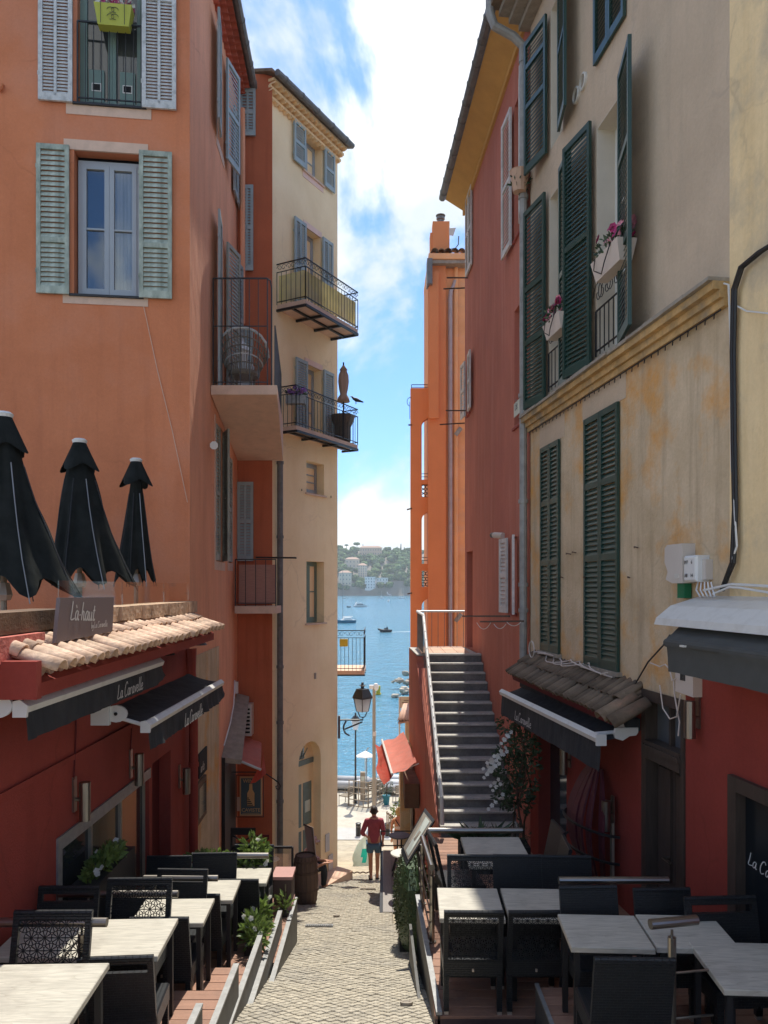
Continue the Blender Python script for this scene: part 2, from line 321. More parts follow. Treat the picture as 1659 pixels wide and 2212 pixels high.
    d['deck'] = mat('red_brown_decking', (.30, .16, .105), .7, var=.12, vs=4, stretch=(1, 12, 12), island=.16, bump=.15, bs=30, coord='World', grain=.1, blot=(.2, .12, .085), blot_amt=.5, blot_scale=1.5)
    d['deck_gy'] = mat('grey_decking', (.27, .245, .22), .75, var=.12, vs=5, island=.1, stretch=(14, 1, 1))
    d['sett'] = mat('stone_sett', (.385, .345, .27), .85, var=.16, vs=14, island=.13, bump=.5, bs=60, coord='World', grain=.12, blot=(.29, .265, .22), blot_amt=.75, blot_scale=.9, streak=(.50, .44, .33), streak_amt=.4)
    d['mortar'] = mat('sandy_mortar', (.35, .305, .225), .95, var=.25, vs=4, coord='World', blot=(.46, .40, .28), blot_amt=.8, blot_scale=.8, bump=.5, bs=50)
    d['quay'] = mat('quay_paving', (.46, .42, .34), .9, var=.12, vs=3, bump=.4, bs=20, blot=(.36, .33, .27), blot_amt=.6, blot_scale=1.4)
    d['road'] = mat('pale_road', (.42, .41, .38), .9, var=.08, bump=.2)
    d['step'] = mat('shade_toned_step', (.15, .145, .135), .85, var=.25, vs=5, bump=.5, coord='World', grain=.2, blot=(.25, .23, .2), blot_amt=.5, blot_scale=2)  # dark tone stands in for shade on the step fronts
    d['tread'] = mat('sun_toned_tread', (.42, .40, .355), .8, var=.16, vs=6, bump=.3, coord='World', grain=.15, blot=(.28, .265, .235), blot_amt=.6, blot_scale=2.5)  # pale tone stands in for sunlight on the step tops
    d['paint_wh'] = mat('white_paint', (.62, .61, .58), .45, var=.06, vs=10, blot=(.3, .29, .27), blot_amt=.3, blot_scale=10)
    d['door'] = mat('dark_brown_door', (.062, .045, .036), .5, var=.25, vs=6, stretch=(6, 6, .6), spec=.4)
    d['door_gn'] = mat('sage_green_door', (.17, .22, .20), .6, var=.12, vs=8)
    d['board'] = mat('black_menu_board', (.010, .014, .018), .25, var=.2, spec=.5)
    d['paper'] = mat('pale_paper', (.60, .62, .52), .8, var=.06, vs=5)
    d['leaf'] = mat('bright_leaf', (.15, .22, .05), .5, var=.3, vs=4, island=.3, spec=.5, transl=.35)
    d['leaf_dk'] = mat('dark_leaf', (.035, .065, .025), .5, var=.3, vs=4, island=.35, spec=.5)
    d['hedge'] = mat('hedge_leaf', (.075, .095, .035), .5, var=.3, vs=6, island=.45, spec=.5)
    d['petal_w'] = mat('white_petal', (.80, .79, .73), .7, var=.05, transl=.35)
    d['petal_p'] = mat('pink_petal', (.62, .23, .27), .7, var=.1, island=.3)
    d['petal_m'] = mat('magenta_petal', (.36, .03, .13), .7, var=.1, island=.3)
    d['petal_v'] = mat('violet_petal', (.32, .14, .42), .7, var=.1, island=.3)
    d['lime'] = mat('chartreuse_pot', (.42, .44, .06), .5, var=.06)
    d['potw'] = mat('white_pot', (.60, .52, .46), .5, var=.06)
    d['bark'] = mat('vine_bark', (.10, .06, .04), .9, var=.3)
    d['red_cl'] = mat('red_awning_cloth', (.62, .085, .05), .8, var=.12, vs=5, stretch=(1, 1, 1), blot=(.66, .20, .13), blot_amt=.5, blot_scale=3, transl=.5)
    d['red_fd'] = mat('faded_red_awning_cloth', (.62, .20, .145), .85, var=.1, vs=5, blot=(.55, .25, .2), blot_amt=.5, blot_scale=4, transl=.25)
    d['gold'] = mat('gold_lettering', (.75, .40, .16), .6, var=.05)
    d['slate'] = mat('slate_blue_sign', (.085, .115, .12), .6, var=.05)
    d['sand'] = mat('sand_print', (.62, .38, .18), .6, var=.05)
    d['barrel'] = mat('old_oak', (.12, .075, .055), .8, var=.3, vs=6, stretch=(4, 4, .5))
    d['box_br'] = mat('brown_planter', (.085, .05, .045), .6, var=.12)
    d['box_tp'] = mat('pinkish_lid', (.42, .22, .19), .6, var=.08)
    d['skin'] = mat('skin', (.50, .235, .14), .55, var=.06)
    d['skin2'] = mat('tanned_skin', (.58, .27, .15), .55, var=.06)
    d['hair'] = mat('dark_hair', (.025, .015, .01), .6, var=.3, vs=30)
    d['hair_b'] = mat('blond_hair', (.48, .32, .13), .6, var=.25, vs=40)
    d['shirt'] = mat('burgundy_shirt', (.32, .06, .085), .85, var=.18, vs=9, bump=.3, bs=18)
    d['shorts'] = mat('blue_shorts', (.075, .145, .215), .85, var=.12, vs=9, bump=.2, bs=18)
    d['sole'] = mat('dark_sandal', (.03, .02, .018), .7, var=.1)
    d['trous'] = mat('black_trousers', (.012, .013, .018), .85, var=.2)
    d['plaid'] = mat('red_checked_cloth', (.48, .10, .08), .85, var=.3, vs=28, col2=(.62, .5, .45))
    d['topw'] = mat('white_strap_top', (.65, .55, .5), .8, var=.1)
    d['bag'] = mat('white_plastic_bag', (.78, .82, .74), .45, var=.1, vs=6, bump=.8, bs=9, transl=.65)
    d['teal'] = mat('teal_print', (.04, .62, .50), .45, var=.15, vs=6, bump=.8, bs=9, transl=.65)
    d['potblue'] = mat('teal_pot', (.015, .15, .19), .5, var=.1)
    d['taupe'] = mat('taupe_wood', (.32, .265, .2), .8, var=.12)
    d['chair_t'] = mat('taupe_rattan', (.22, .18, .13), .8, var=.2)
    d['rock'] = mat('pale_rock', (.42, .36, .28), .95, var=.3, vs=1.2, bump=.8, bs=3, island=.2, blot=(.18, .16, .13), blot_amt=.6, blot_scale=.6)
    d['hull_w'] = mat('white_hull', (.68, .68, .66), .3, var=.03)
    d['hull_b'] = mat('blue_hull', (.03, .16, .24), .3, var=.05)
    d['hull_g'] = mat('dark_inflatable', (.03, .03, .032), .5, var=.1)
    d['inflat'] = mat('grey_inflatable', (.36, .36, .36), .5, var=.1)
    d['foam'] = mat('wake_foam', (.7, .75, .76), .9, var=.1, vs=1, alpha=.75)
    d['yel'] = mat('yellow_paint', (.55, .42, .03), .5, var=.08)
    d['lampglass'] = mat('frosted_lamp_glass', (.80, .82, .84), .35, var=.03, transl=.75)
    d['canopy'] = mat('far_pine_foliage', (.060, .10, .040), .9, var=.35, vs=.16, island=.4, col2=(.11, .16, .06), bump=1, bs=.5, spec=.1)
    d['canopy_d'] = mat('far_cypress_foliage', (.022, .042, .024), .9, var=.3, vs=.2, island=.2, spec=.1)
    d['cliff'] = mat('shore_rock', (.24, .21, .17), .95, var=.3, vs=.05, blot=(.10, .12, .07), blot_amt=.8, blot_scale=.05)
    d['hs_w'] = mat('far_white_wall', (.72, .70, .66), .9, var=.04)
    d['hs_c'] = mat('far_cream_wall', (.60, .50, .38), .9, var=.04)
    d['hs_p'] = mat('far_ochre_wall', (.60, .44, .31), .9, var=.04)
    d['far_pane'] = mat('far_window', (.10, .11, .12), .3, var=.1)
    d['claustra'] = mat('dark_claustra', (.05, .035, .03), .8, var=.2)
    d['ceram'] = mat('terracotta_floor_tile', (.52, .34, .24), .8, var=.08, island=.12)
    d['ac'] = mat('air_conditioner_casing', (.55, .50, .45), .5, var=.06)
    d['chalkpaper'] = mat('posted_notice', (.55, .50, .47), .8, var=.05)
    d['plum'] = mat('plum_slat', (.085, .02, .03), .45, var=.2, vs=5, stretch=(5, 5, .4), spec=.4)
    d['feather'] = mat('black_feather', (.015, .016, .02), .5, var=.2)
    d['gpl'] = mat('green_plastic', (.01, .16, .07), .5, var=.1)
    d['copper'] = mat('pale_copper_shade', (.42, .31, .24), .5, var=.1)
    # wood figure on the table tops
    m = d['table']; nt = m.node_tree; n = nt.nodes; L = nt.links; b = n['Principled BSDF']; old = b.inputs['Base Color'].links[0].from_socket
    tc = n['Texture Coordinate']; oi = n.new('ShaderNodeObjectInfo'); mp = n.new('ShaderNodeMapping'); mp.inputs['Scale'].default_value = (.35, 3.4, 1); ad = n.new('ShaderNodeVectorMath'); ad.operation = 'ADD'
    cb = n.new('ShaderNodeCombineXYZ'); ml = n.new('ShaderNodeMath'); ml.operation = 'MULTIPLY'; ml.inputs[1].default_value = 9; L.new(oi.outputs['Random'], ml.inputs[0]); L.new(ml.outputs[0], cb.inputs[0]); L.new(ml.outputs[0], cb.inputs[1])
    L.new(tc.outputs['Object'], mp.inputs[0]); L.new(mp.outputs[0], ad.inputs[0]); L.new(cb.outputs[0], ad.inputs[1])
    no = n.new('ShaderNodeTexNoise'); no.inputs['Scale'].default_value = 1.6; no.inputs['Detail'].default_value = 2; L.new(ad.outputs[0], no.inputs['Vector'])
    m2 = n.new('ShaderNodeMath'); m2.operation = 'MULTIPLY'; m2.inputs[1].default_value = 22; L.new(no.outputs[0], m2.inputs[0]); fr = n.new('ShaderNodeMath'); fr.operation = 'FRACT'; L.new(m2.outputs[0], fr.inputs[0])
    rp = n.new('ShaderNodeValToRGB'); rp.color_ramp.elements[0].position = 0; rp.color_ramp.elements[0].color = (.62, .6, .56, 1); rp.color_ramp.elements[1].position = .35; rp.color_ramp.elements[1].color = (1, 1, 1, 1); L.new(fr.outputs[0], rp.inputs[0])
    x = n.new('ShaderNodeMix'); x.data_type = 'RGBA'; x.blend_type = 'MULTIPLY'; x.inputs[0].default_value = .4; L.new(old, x.inputs[6]); L.new(rp.outputs[0], x.inputs[7]); L.new(x.outputs[2], b.inputs['Base Color'])
    # sea
    m = bpy.data.materials.new('sea_water'); m.use_nodes = True; n = m.node_tree.nodes; L = m.node_tree.links; b = n['Principled BSDF']
    b.inputs['Base Color'].default_value = (.03, .19, .27, 1); b.inputs['Roughness'].default_value = .12; b.inputs['IOR'].default_value = 1.33
    tc = n.new('ShaderNodeTexCoord'); mp = n.new('ShaderNodeMapping'); mp.inputs['Scale'].default_value = (1, .55, 1); L.new(tc.outputs['Object'], mp.inputs[0])
    a = n.new('ShaderNodeTexNoise'); a.inputs['Scale'].default_value = .55; a.inputs['Detail'].default_value = 6; a.inputs['Roughness'].default_value = .62; L.new(mp.outputs[0], a.inputs['Vector'])
    u = n.new('ShaderNodeBump'); u.inputs['Strength'].default_value = 1; u.inputs['Distance'].default_value = .9
    L.new(a.outputs[0], u.inputs['Height']); L.new(u.outputs[0], b.inputs['Normal'])
    k = n.new('ShaderNodeTexNoise'); k.inputs['Scale'].default_value = .02; k.inputs['Detail'].default_value = 5; L.new(mp.outputs[0], k.inputs['Vector'])
    rp = n.new('ShaderNodeValToRGB'); rp.color_ramp.elements[0].color = (.05, .19, .29, 1); rp.color_ramp.elements[1].color = (.09, .27, .36, 1)
    L.new(k.outputs[0], rp.inputs[0]); L.new(rp.outputs[0], b.inputs['Base Color']); d['sea'] = m
    d['plate'] = mat('shade_toned_plate', (.10, .098, .092), .6, metal=.3, var=.25, vs=6, blot=(.09, .085, .08), blot_amt=.5, blot_scale=5)  # darkened metal: shade of the upright edge sheets put into the colour
    # clear glass
    m = bpy.data.materials.new('clear_glass'); m.use_nodes = True; n = m.node_tree.nodes; L = m.node_tree.links
    n.remove(n['Principled BSDF']); t = n.new('ShaderNodeBsdfTransparent'); t.inputs[0].default_value = (.94, .96, .95, 1); g = n.new('ShaderNodeBsdfGlossy'); g.inputs['Roughness'].default_value = .03
    x = n.new('ShaderNodeMixShader'); fr = n.new('ShaderNodeFresnel'); fr.inputs[0].default_value = 1.5
    x.inputs[0].default_value = .13; L.new(t.outputs[0], x.inputs[1]); L.new(g.outputs[0], x.inputs[2]); L.new(x.outputs[0], n['Material Output'].inputs[0]); d['glass'] = m
defs()
# ---------------------------------------------------------------- shared builders
CACHE = {}
def slat_mesh(w, m, h=.05):
    k = ('slat', round(w, 2), m.name, h)
    if k not in CACHE:
        mb = MB(); t = .009
        mb.hexa([(0, -.031, 0), (w, -.031, 0), (w, -.031 + t * .6, -t * .5), (0, -.031 + t * .6, -t * .5), (0, -.006, h * .86), (w, -.006, h * .86), (w, -.001, h * .86 - t), (0, -.001, h * .86 - t)])
        CACHE[k] = mb.mesh('slat', m)
    return CACHE[k]
def shutter(parent, W, s0, s1, z0, z1, m, n=.02, one=True, ang=0, hinge='l', pitch=.06, rails=(.5,), mid=False, st=.055, t=.04):
    w, h = s1 - s0, z1 - z0
    Mx = W.M(s0, z0, n)
    if ang: Mx = Mx @ (Matrix.Rotation(-R(ang), 4, 'Z') if hinge == 'l' else Matrix.Translation((w, 0, 0)) @ Matrix.Rotation(R(ang), 4, 'Z') @ Matrix.Translation((-w, 0, 0)))
    mb = MB(); rw = .075
    mb.box(0, st, -t, 0, 0, h); mb.box(w - st, w, -t, 0, 0, h)
    zs = [0] + [h * r - rw / 2 for r in rails] + [h - rw]
    for i, z in enumerate(zs):
        e = .035 if i == 0 else 0
        mb.box(st, w - st, -t + .002, -.002, z, z + rw + e)
    if mid: mb.box(w / 2 - .02, w / 2 + .02, -t + .002, -.003, rw, h - rw)
    # hinges
    mb.box(-.015, .012, -.02, 0.004, h * .14, h * .14 + .06); mb.box(-.015, .012, -.02, .004, h * .84, h * .84 + .06)
    o = mb.build('shutter', m, parent, Mx)
    sm = slat_mesh(w - 2 * st, m, pitch); jm = MB()
    for a, b in zip(zs, zs[1:]):
        z = a + rw + (.035 if a == 0 else 0)
        kn = max(1, round((b - z) / pitch)); pitch_ = (b - z) / kn
        for _ in range(kn):
            if one: ob('slat', sm, o, Mx @ Matrix.Translation((st, 0, z)))
            else:
                t2 = .006; x0, x1, hh = st, w - st, pitch * .86
                jm.hexa([(x0, -.031, z), (x1, -.031, z), (x1, -.026, z - t2), (x0, -.026, z - t2), (x0, -.006, z + hh), (x1, -.006, z + hh), (x1, -.001, z + hh - t2), (x0, -.001, z + hh - t2)])
            z += pitch_
    if not one: stuff(jm.build('slats', m, o, Mx))
    return o
def window(parent, W, s0, s1, z0, z1, depth, fm, cols=2, rows=3, st=.055, pm=None, inset=0):
    w, h = s1 - s0, z1 - z0; Mx = W.M(s0, z0, -depth)
    mb = MB(); t = .05
    mb.box(0, w, -t, 0, 0, .05); mb.box(0, w, -t, 0, h - .05, h)
    mb.box(0, .05, -t, 0, .05, h - .05); mb.box(w - .05, w, -t, 0, .05, h - .05)
    cw = (w - .1) / cols; ps = []
    for c in range(cols):
        x0 = .05 + c * cw; x1 = x0 + cw
        mb.box(x0 + .002, x0 + st, -t - .012, -.004, .052, h - .052); mb.box(x1 - st, x1 - .002, -t - .012, -.004, .052, h - .052)
        mb.box(x0 + st, x1 - st, -t - .011, -.004, .052, .052 + st * 1.4); mb.box(x0 + st, x1 - st, -t - .011, -.004, h - .052 - st, h - .052)
        a, b = .052 + st * 1.4, h - .052 - st
        for r in range(rows):
            q0 = a + (b - a) * r / rows; q1 = a + (b - a) * (r + 1) / rows
            if r: mb.box(x0 + st, x1 - st, -t - .006, -.006, q0 - .013, q0 + .013)
            ps.append((x0 + st, x1 - st, q0 + (.013 if r else 0), q1 - (.013 if r < rows - 1 else 0)))
    o = mb.build('window', fm, parent, Mx)
    bk = MB().quad((0, .02, 0), (w, .02, 0), (w, .02, h), (0, .02, h)).build('backing', M_['dark'], o, Mx)
    for i, (a, b, c, d) in enumerate(ps):
        MB().box(a - .004, b + .004, -t * .55, -t * .45, c - .004, d + .004).build('pane', pm or M_['pane'], o, Mx)
    return o
def band(parent, W, s0, s1, z0, z1, m, name, t=.012):
    return MB().box(0, s1 - s0, -t, .02, 0, z1 - z0).build(name, m, parent, W.M(s0, z0))
def railing(parent, pts, z0, h, m, gap=.11, r=.008, scroll=False, mid=None, name='railing', bottom=.06):
    mb = MB()
    for (ax, ay), (bx, by) in zip(pts, pts[1:]):
        l = math.hypot(bx - ax, by - ay); k = max(1, round(l / gap))
        mb.tube([(ax, ay, z0 + h), (bx, by, z0 + h)], .016, 4); mb.tube([(ax, ay, z0 + bottom), (bx, by, z0 + bottom)], .012, 4)
        if mid: mb.tube([(ax, ay, z0 + mid), (bx, by, z0 + mid)], .011, 4)
        for i in range(k + 1):
            t = i / k; x, y = ax + (bx - ax) * t, ay + (by - ay) * t
            mb.tube([(x, y, z0), (x, y, z0 + (mid if (scroll and mid) else h))], r if 0 < i < k else .014, 4)
        if scroll and mid:
            nn = max(1, round(l / .24)); e = Vector(((bx - ax) / l, (by - ay) / l, 0)); rr = (h - mid) * .40
            for i in range(nn):
                c = Vector((ax, ay, z0 + (h + mid) / 2)) + e * (l * (i + .5) / nn); sg = 1 if i % 2 else -1
                for q in (-1, 1):
                    pp = [c + e * (q * sg * .0 + q * (.055 + rr * (1 - t * .8) * math.cos(t * 7))) + Vector((0, 0, rr * (1 - t * .8) * math.sin(t * 7))) for t in [j / 14 for j in range(15)]]
                    mb.tube(pp, .006, 3)
    return mb.build(name, m, parent)
STR = {
 'L': ([[(.16, 1), (.08, .4), (.0, .05), (.2, .02), (.5, .1)]], .52),
 'a': ([[(.40, .44), (.25, .52), (.07, .34), (.06, .1), (.16, .0), (.32, .14), (.41, .48)], [(.42, .5), (.38, .14), (.44, .0), (.54, .08)]], .58),
 'C': ([[(.62, .82), (.5, 1.0), (.25, .9), (.06, .5), (.08, .12), (.25, -.02), (.52, .12)]], .66),
 'r': ([[(.06, .5), (.08, .25), (.06, 0)], [(.07, .28), (.18, .46), (.36, .5)]], .40),
 'v': ([[(.02, .5), (.1, .3), (.16, 0), (.3, .3), (.40, .54)]], .46),
 'e': ([[(.07, .24), (.3, .28), (.38, .42), (.26, .52), (.1, .4), (.05, .16), (.16, 0), (.34, .02), (.46, .14)]], .50),
 'l': ([[(.2, 1.02), (.1, .5), (.06, .12), (.14, 0), (.28, .1)]], .30),
 'h': ([[(.2, 1.0), (.1, .5), (.04, 0)], [(.07, .26), (.2, .48), (.34, .46), (.32, .1), (.4, 0), (.5, .1)]], .54),
 'u': ([[(.04, .5), (.04, .14), (.14, 0), (.3, .12), (.38, .5)], [(.38, .5), (.36, .1), (.42, 0), (.5, .08)]], .54),
 't': ([[(.2, .85), (.12, .4), (.1, .1), (.18, 0), (.32, .1)], [(.0, .56), (.32, .6)]], .38),
 '-': ([[(.02, .28), (.24, .30)]], .3),
 '`': ([[(.1, .82), (.22, .66)]], 0),
 'b': ([[(.16, 1), (.08, .5), (.06, .02)], [(.06, .1), (.2, 0), (.34, .18), (.3, .42), (.18, .48), (.08, .3)]], .46),
 'y': ([[(.04, .5), (.1, .2), (.22, .12), (.36, .5)], [(.38, .5), (.3, .0), (.12, -.4), (0, -.3)]], .48),
 'G': ([[(.58, .84), (.45, 1), (.2, .9), (.05, .5), (.1, .1), (.3, 0), (.52, .14), (.54, .42), (.34, .42)]], .64),
 'i': ([[(.08, .5), (.06, .12), (.12, 0), (.22, .08)], [(.12, .74), (.13, .7)]], .24),
 'f': ([[(.36, .9), (.26, 1.0), (.16, .7), (.1, 0), (.06, -.3)], [(.0, .48), (.3, .5)]], .34),
 'é': ([[(.07, .24), (.3, .28), (.38, .42), (.26, .52), (.1, .4), (.05, .16), (.16, 0), (.34, .02), (.46, .14)], [(.2, .66), (.34, .84)]], .50),
 ' ': ([], .3)}
def text_mb(txt, h, w=.09, shear=.12):
    mb = MB(); x = 0; k = 0
    for ch in txt:
        st, adv = STR[ch]
        for s in st:
            pts = [Vector(((x + a + shear * b) * h, b * h)) for a, b in s]
            q = []
            for i in range(len(pts) - 1):                # smooth the stroke
                for t in (0, .5): 
                    p0, p1, p2, p3 = pts[max(i - 1, 0)], pts[i], pts[i + 1], pts[min(i + 2, len(pts) - 1)]
                    q.append(.5 * ((2 * p1) + (p2 - p0) * t + (2 * p0 - 5 * p1 + 4 * p2 - p3) * t * t + (-p0 + 3 * p1 - 3 * p2 + p3) * t ** 3))
            q.append(pts[-1]); vs = []; k += 1
            for i, p in enumerate(q):
                d = q[min(i + 1, len(q) - 1)] - q[max(i - 1, 0)]
                if d.length < 1e-9: d = Vector((1, 0))
                d.normalize(); nn = Vector((-d.y, d.x)); ww = w * h * (.5 + .5 * abs(d.y)) * .5
                vs += [(p.x + nn.x * ww, -.0004 * (k % 5), p.y + nn.y * ww), (p.x - nn.x * ww, -.0004 * (k % 5), p.y - nn.y * ww)]
            mb.add(vs, [(2 * i, 2 * i + 1, 2 * i + 3, 2 * i + 2) for i in range(len(q) - 1)])
        x += adv
    mb.width = x * h
    return mb
def font(txt, size, m, parent, Mx, name='lettering'):
    cu = bpy.data.curves.new(name, 'FONT'); cu.body = txt; cu.size = size; cu.align_x = 'CENTER'; cu.align_y = 'CENTER'; cu.offset = size * .02; cu.resolution_u = 2
    tmp = bpy.data.objects.new('tmp', cu); C.objects.link(tmp); bpy.context.view_layer.update()
    me = bpy.data.meshes.new_from_object(tmp.evaluated_get(bpy.context.evaluated_depsgraph_get())); bpy.data.objects.remove(tmp)
    me.materials.clear(); me.materials.append(m)
    return ob(name, me, parent, Mx @ Matrix.Rotation(R(90), 4, 'X'))
def leaf(mb, p, d, l, w, roll):
    d = d.normalized(); a = d.cross(Vector((math.cos(roll), math.sin(roll), .3))); a = a.normalized() if a.length > 1e-4 else Vector((1, 0, 0))
    nn = a.cross(d); mb.add([p, p + d * l * .5 + a * w * .5 + nn * w * .15, p + d * l, p + d * l * .5 - a * w * .5 + nn * w * .15], [(0, 1, 2), (0, 2, 3)])
def foliage(c, rad, n, l, w, seed=1, up=.35, shell=.45):
    rnd = random.Random(seed); mb = MB(); c = Vector(c)
    for i in range(n):
        while True:
            q = Vector((rnd.uniform(-1, 1), rnd.uniform(-1, 1), rnd.uniform(-1, 1)))
            if shell < q.length < 1: break
        p = c + Vector((q.x * rad[0], q.y * rad[1], q.z * rad[2]))
        d = Vector((q.x + rnd.gauss(0, .5), q.y + rnd.gauss(0, .5), q.z + up + rnd.gauss(0, .5)))
        k = rnd.uniform(.65, 1.25); leaf(mb, p, d, l * k, w * k, rnd.uniform(0, 6.3))
    return mb
def blossom(mb, p, r, n=5, tilt=None, seed=0):
    rnd = random.Random(seed); ax = tilt or Vector((rnd.gauss(0, .4), -1, rnd.gauss(.3, .4))); ax = ax.normalized()
    a = ax.cross(Vector((0, 0, 1))).normalized(); b = ax.cross(a)
    for k in range(n):
        t = 2 * math.pi * k / n; d = a * math.cos(t) + b * math.sin(t); e = a * math.cos(t + .6) + b * math.sin(t + .6); f = a * math.cos(t - .6) + b * math.sin(t - .6)
        mb.add([p, p + f * r * .8 + ax * r * .25, p + d * r + ax * r * .2, p + e * r * .8 + ax * r * .25], [(0, 1, 2, 3)])
def arc(c, r, a0, a1, n, ax=Vector((1, 0, 0)), az=Vector((0, 0, 1))):
    return [Vector(c) + ax * (r * math.cos(R(a0 + (a1 - a0) * i / n))) + az * (r * math.sin(R(a0 + (a1 - a0) * i / n))) for i in range(n + 1)]
def barrel_tile(l=.42, r0=.085, r1=.07, t=.014, n=7):      # half-round tile, long axis +y, open side down
    mb = MB(); vs = []; fs = []
    for j, (y, r) in enumerate(((0, r0), (l, r1))):
        for k in range(n + 1):
            a = math.pi * k / n; vs.append((r * math.cos(a), y, r * .9 * math.sin(a)))
        for k in range(n + 1):
            a = math.pi * k / n; vs.append(((r - t) * math.cos(a), y, (r - t) * .9 * math.sin(a)))
    m = n + 1
    for k in range(n):
        fs += [(k, k + 1, 2 * m + k + 1, 2 * m + k), (m + k + 1, m + k, 3 * m + k, 3 * m + k + 1), (k + 1, k, m + k, m + k + 1), (2 * m + k, 2 * m + k + 1, 3 * m + k + 1, 3 * m + k)]
    fs += [(0, m, 3 * m, 2 * m), (n, 2 * m + n, 3 * m + n, m + n)]
    return mb.add(vs, fs)
# ---------------------------------------------------------------- planes of the lane
WAF = Wall((-2.905, 11.5), (.992, .1248))          # orange house, face towards the camera
WAS = Wall((-2.905, 11.5), (-.042, 1))             # orange house, lane side
WB1 = Wall((-3.12, 16.3), (1, .02))                # recessed wing
WCF = Wall((-2.51, 16.4), (.542, 1))               # cream house
WL = Wall((-2.9, 0), (0, 1))                       # restaurant on the left
WR = Wall((3.8, 0), (.127, -1))                    # beige / yellow / red ground floor, right
WT = Wall((2.928, 0), (.054, -1))                  # terracotta house
# ================================================================ SETTING: ground, sea, far shore
HOUSES = [  # u0,u1, v eave, v base, Y, mat, storeys, bays, label
(777, 825, 1183, 1199, 1262, 'hs_p', 2, 9, 'long ochre villa with a low tiled roof on the crest of the headland'),
(746, 776, 1208, 1226, 1212, 'hs_c', 2, 4, 'cream villa with a stepped tiled roof halfway up the wooded slope'),
(773, 793, 1221, 1247, 1185, 'hs_c', 5, 4, 'tall cream apartment block with rows of windows on the headland'),
(732, 759, 1237, 1264, 1150, 'hs_c', 3, 4, 'cream house low on the slope beside the cream facade corner'),
(788, 811, 1247, 1272, 1132, 'hs_w', 4, 4, 'white modern house standing just above the far shore'),
(813, 838, 1249, 1262, 1126, 'hs_w', 2, 4, 'small white house at the head of the pale cliff steps')]
def setting():
    ys = [-14, 0, 4, 8, 12, 16, 20, 22, 24, 26, 28, 30, 31.2]
    mb = MB()
    for a, b in zip(ys, ys[1:]): mb.quad((-9, a, zg(a) - .035), (9, a, zg(a) - .035), (9, b, zg(b) - .035), (-9, b, zg(b) - .035))
    lane = struct(mb.build('lane_pavement', M_['mortar'], fix=False))
    # setts laid diagonally, the nearest as single stones
    rnd = random.Random(3); d = .112; spots = []
    def xl(Y): return -1.42 if Y < 9.6 else (-2.3 if Y < 15.8 else -2.3 + (Y - 15.8) * .42)
    def xr(Y): return (.52 - (Y - 6) * .05) if Y < 9 else (.36 if Y < 12 else (.12 if Y < 16.3 else .7))
    j = 0; Y = 5.9
    while Y < 19.9:
        k = 0; x = xl(Y) + (d / 2 if j % 2 else 0)
        while x < xr(Y): spots.append((x, Y)); x += d
        Y += d * .5; j += 1
    n_ = Vector((0, .277, 1)).normalized(); th = math.atan(-.277)
    variants = []
    for q in range(6):
        r = d * .5 * .93; m2 = MB(); pts = [(r * rnd.uniform(.93, 1.02), 0), (0, r * rnd.uniform(.93, 1.02)), (-r * rnd.uniform(.93, 1.02), 0), (0, -r * rnd.uniform(.93, 1.02))]
        o8 = []
        for i in range(4):                                # cut the corners so the stones read worn
            a, b = Vector(pts[i]), Vector(pts[(i + 1) % 4]); o8 += [a.lerp(b, .12), a.lerp(b, .88)]
        n8 = len(o8); tl = [rnd.uniform(-.003, .003) for _ in range(2)]
        vs = [(p.x, p.y, -.04) for p in o8] + [(p.x, p.y, -.007 + p.x * tl[0] + p.y * tl[1]) for p in o8] + [(p.x * .9, p.y * .9, .001 + p.x * tl[0] * 8) for p in o8]
        fs = [(i, (i + 1) % n8, (i + 1) % n8 + n8, i + n8) for i in range(n8)] + [(i + n8, (i + 1) % n8 + n8, (i + 1) % n8 + 2 * n8, i + 2 * n8) for i in range(n8)] + [tuple(range(2 * n8, 3 * n8))]
        variants.append((vs, fs))
    mesh_v = [MB().add(*v).mesh('paving_stone', M_['sett'], fix=False) for v in variants]
    rest = MB(); spots.sort(key=lambda p: p[1])
    for i, (x, Y) in enumerate(spots):
        Mx = TR(x, Y + rnd.uniform(-.004, .004), zg(Y) - .012 + rnd.uniform(-.004, .004), rnd.uniform(-.06, .06), th)
        q = rnd.randrange(6)
        if i < 300: ob('paving_stone', mesh_v[q], lane, Mx)
        else:
            vs, fs = variants[q]; rest.add([Mx @ Vector(p) for p in vs], fs)
    stuff(rest.build('paving_stones', M_['sett'], lane, fix=False))
    # a flush band of darker setts across the lane, drain grating and round covers
    for (u, v, w, dd, nm) in ((690, 2000, .42, .14, 'drain_grate'), (795, 1920, .34, .2, 'drain_cover')):
        k = (v - HY) / F; Y = 1.907 / (k - .277); x = X(u, Y); mb = MB(); mb.box(-w / 2, w / 2, -dd / 2, dd / 2, -.02, .004)
        for i in range(12):
            xx = -w / 2 + .03 + (w - .06) * i / 11; mb.box(xx - .008, xx + .008, -dd / 2 + .02, dd / 2 - .02, .004, .012)
        tag(mb.build(nm, M_['galv' if nm == 'drain_grate' else 'stone'], None, TR(x, Y, zg(Y) + .012, 0, th)), 'slotted metal drain grating set across the sett paving' if nm == 'drain_grate' else 'square ribbed cover in the setts beside the grey plank terrace', 'drain cover')
    for (u, v, r, lb) in ((878, 2168, .06, 'small round iron cover in the setts nearest the camera'), (727, 1979, .055, 'small blue-grey round cover beyond the slotted drain')):
        k = (v - HY) / F; Y = 1.907 / (k - .277)
        tag(MB().lathe([(r * .6, .008), (r * .62, .012), (r, .012), (r, -.01)], n=14).build('access_cover', M_['stone'], None, TR(X(u, Y), Y, zg(Y) + .006, 0, th)), lb, 'access cover')
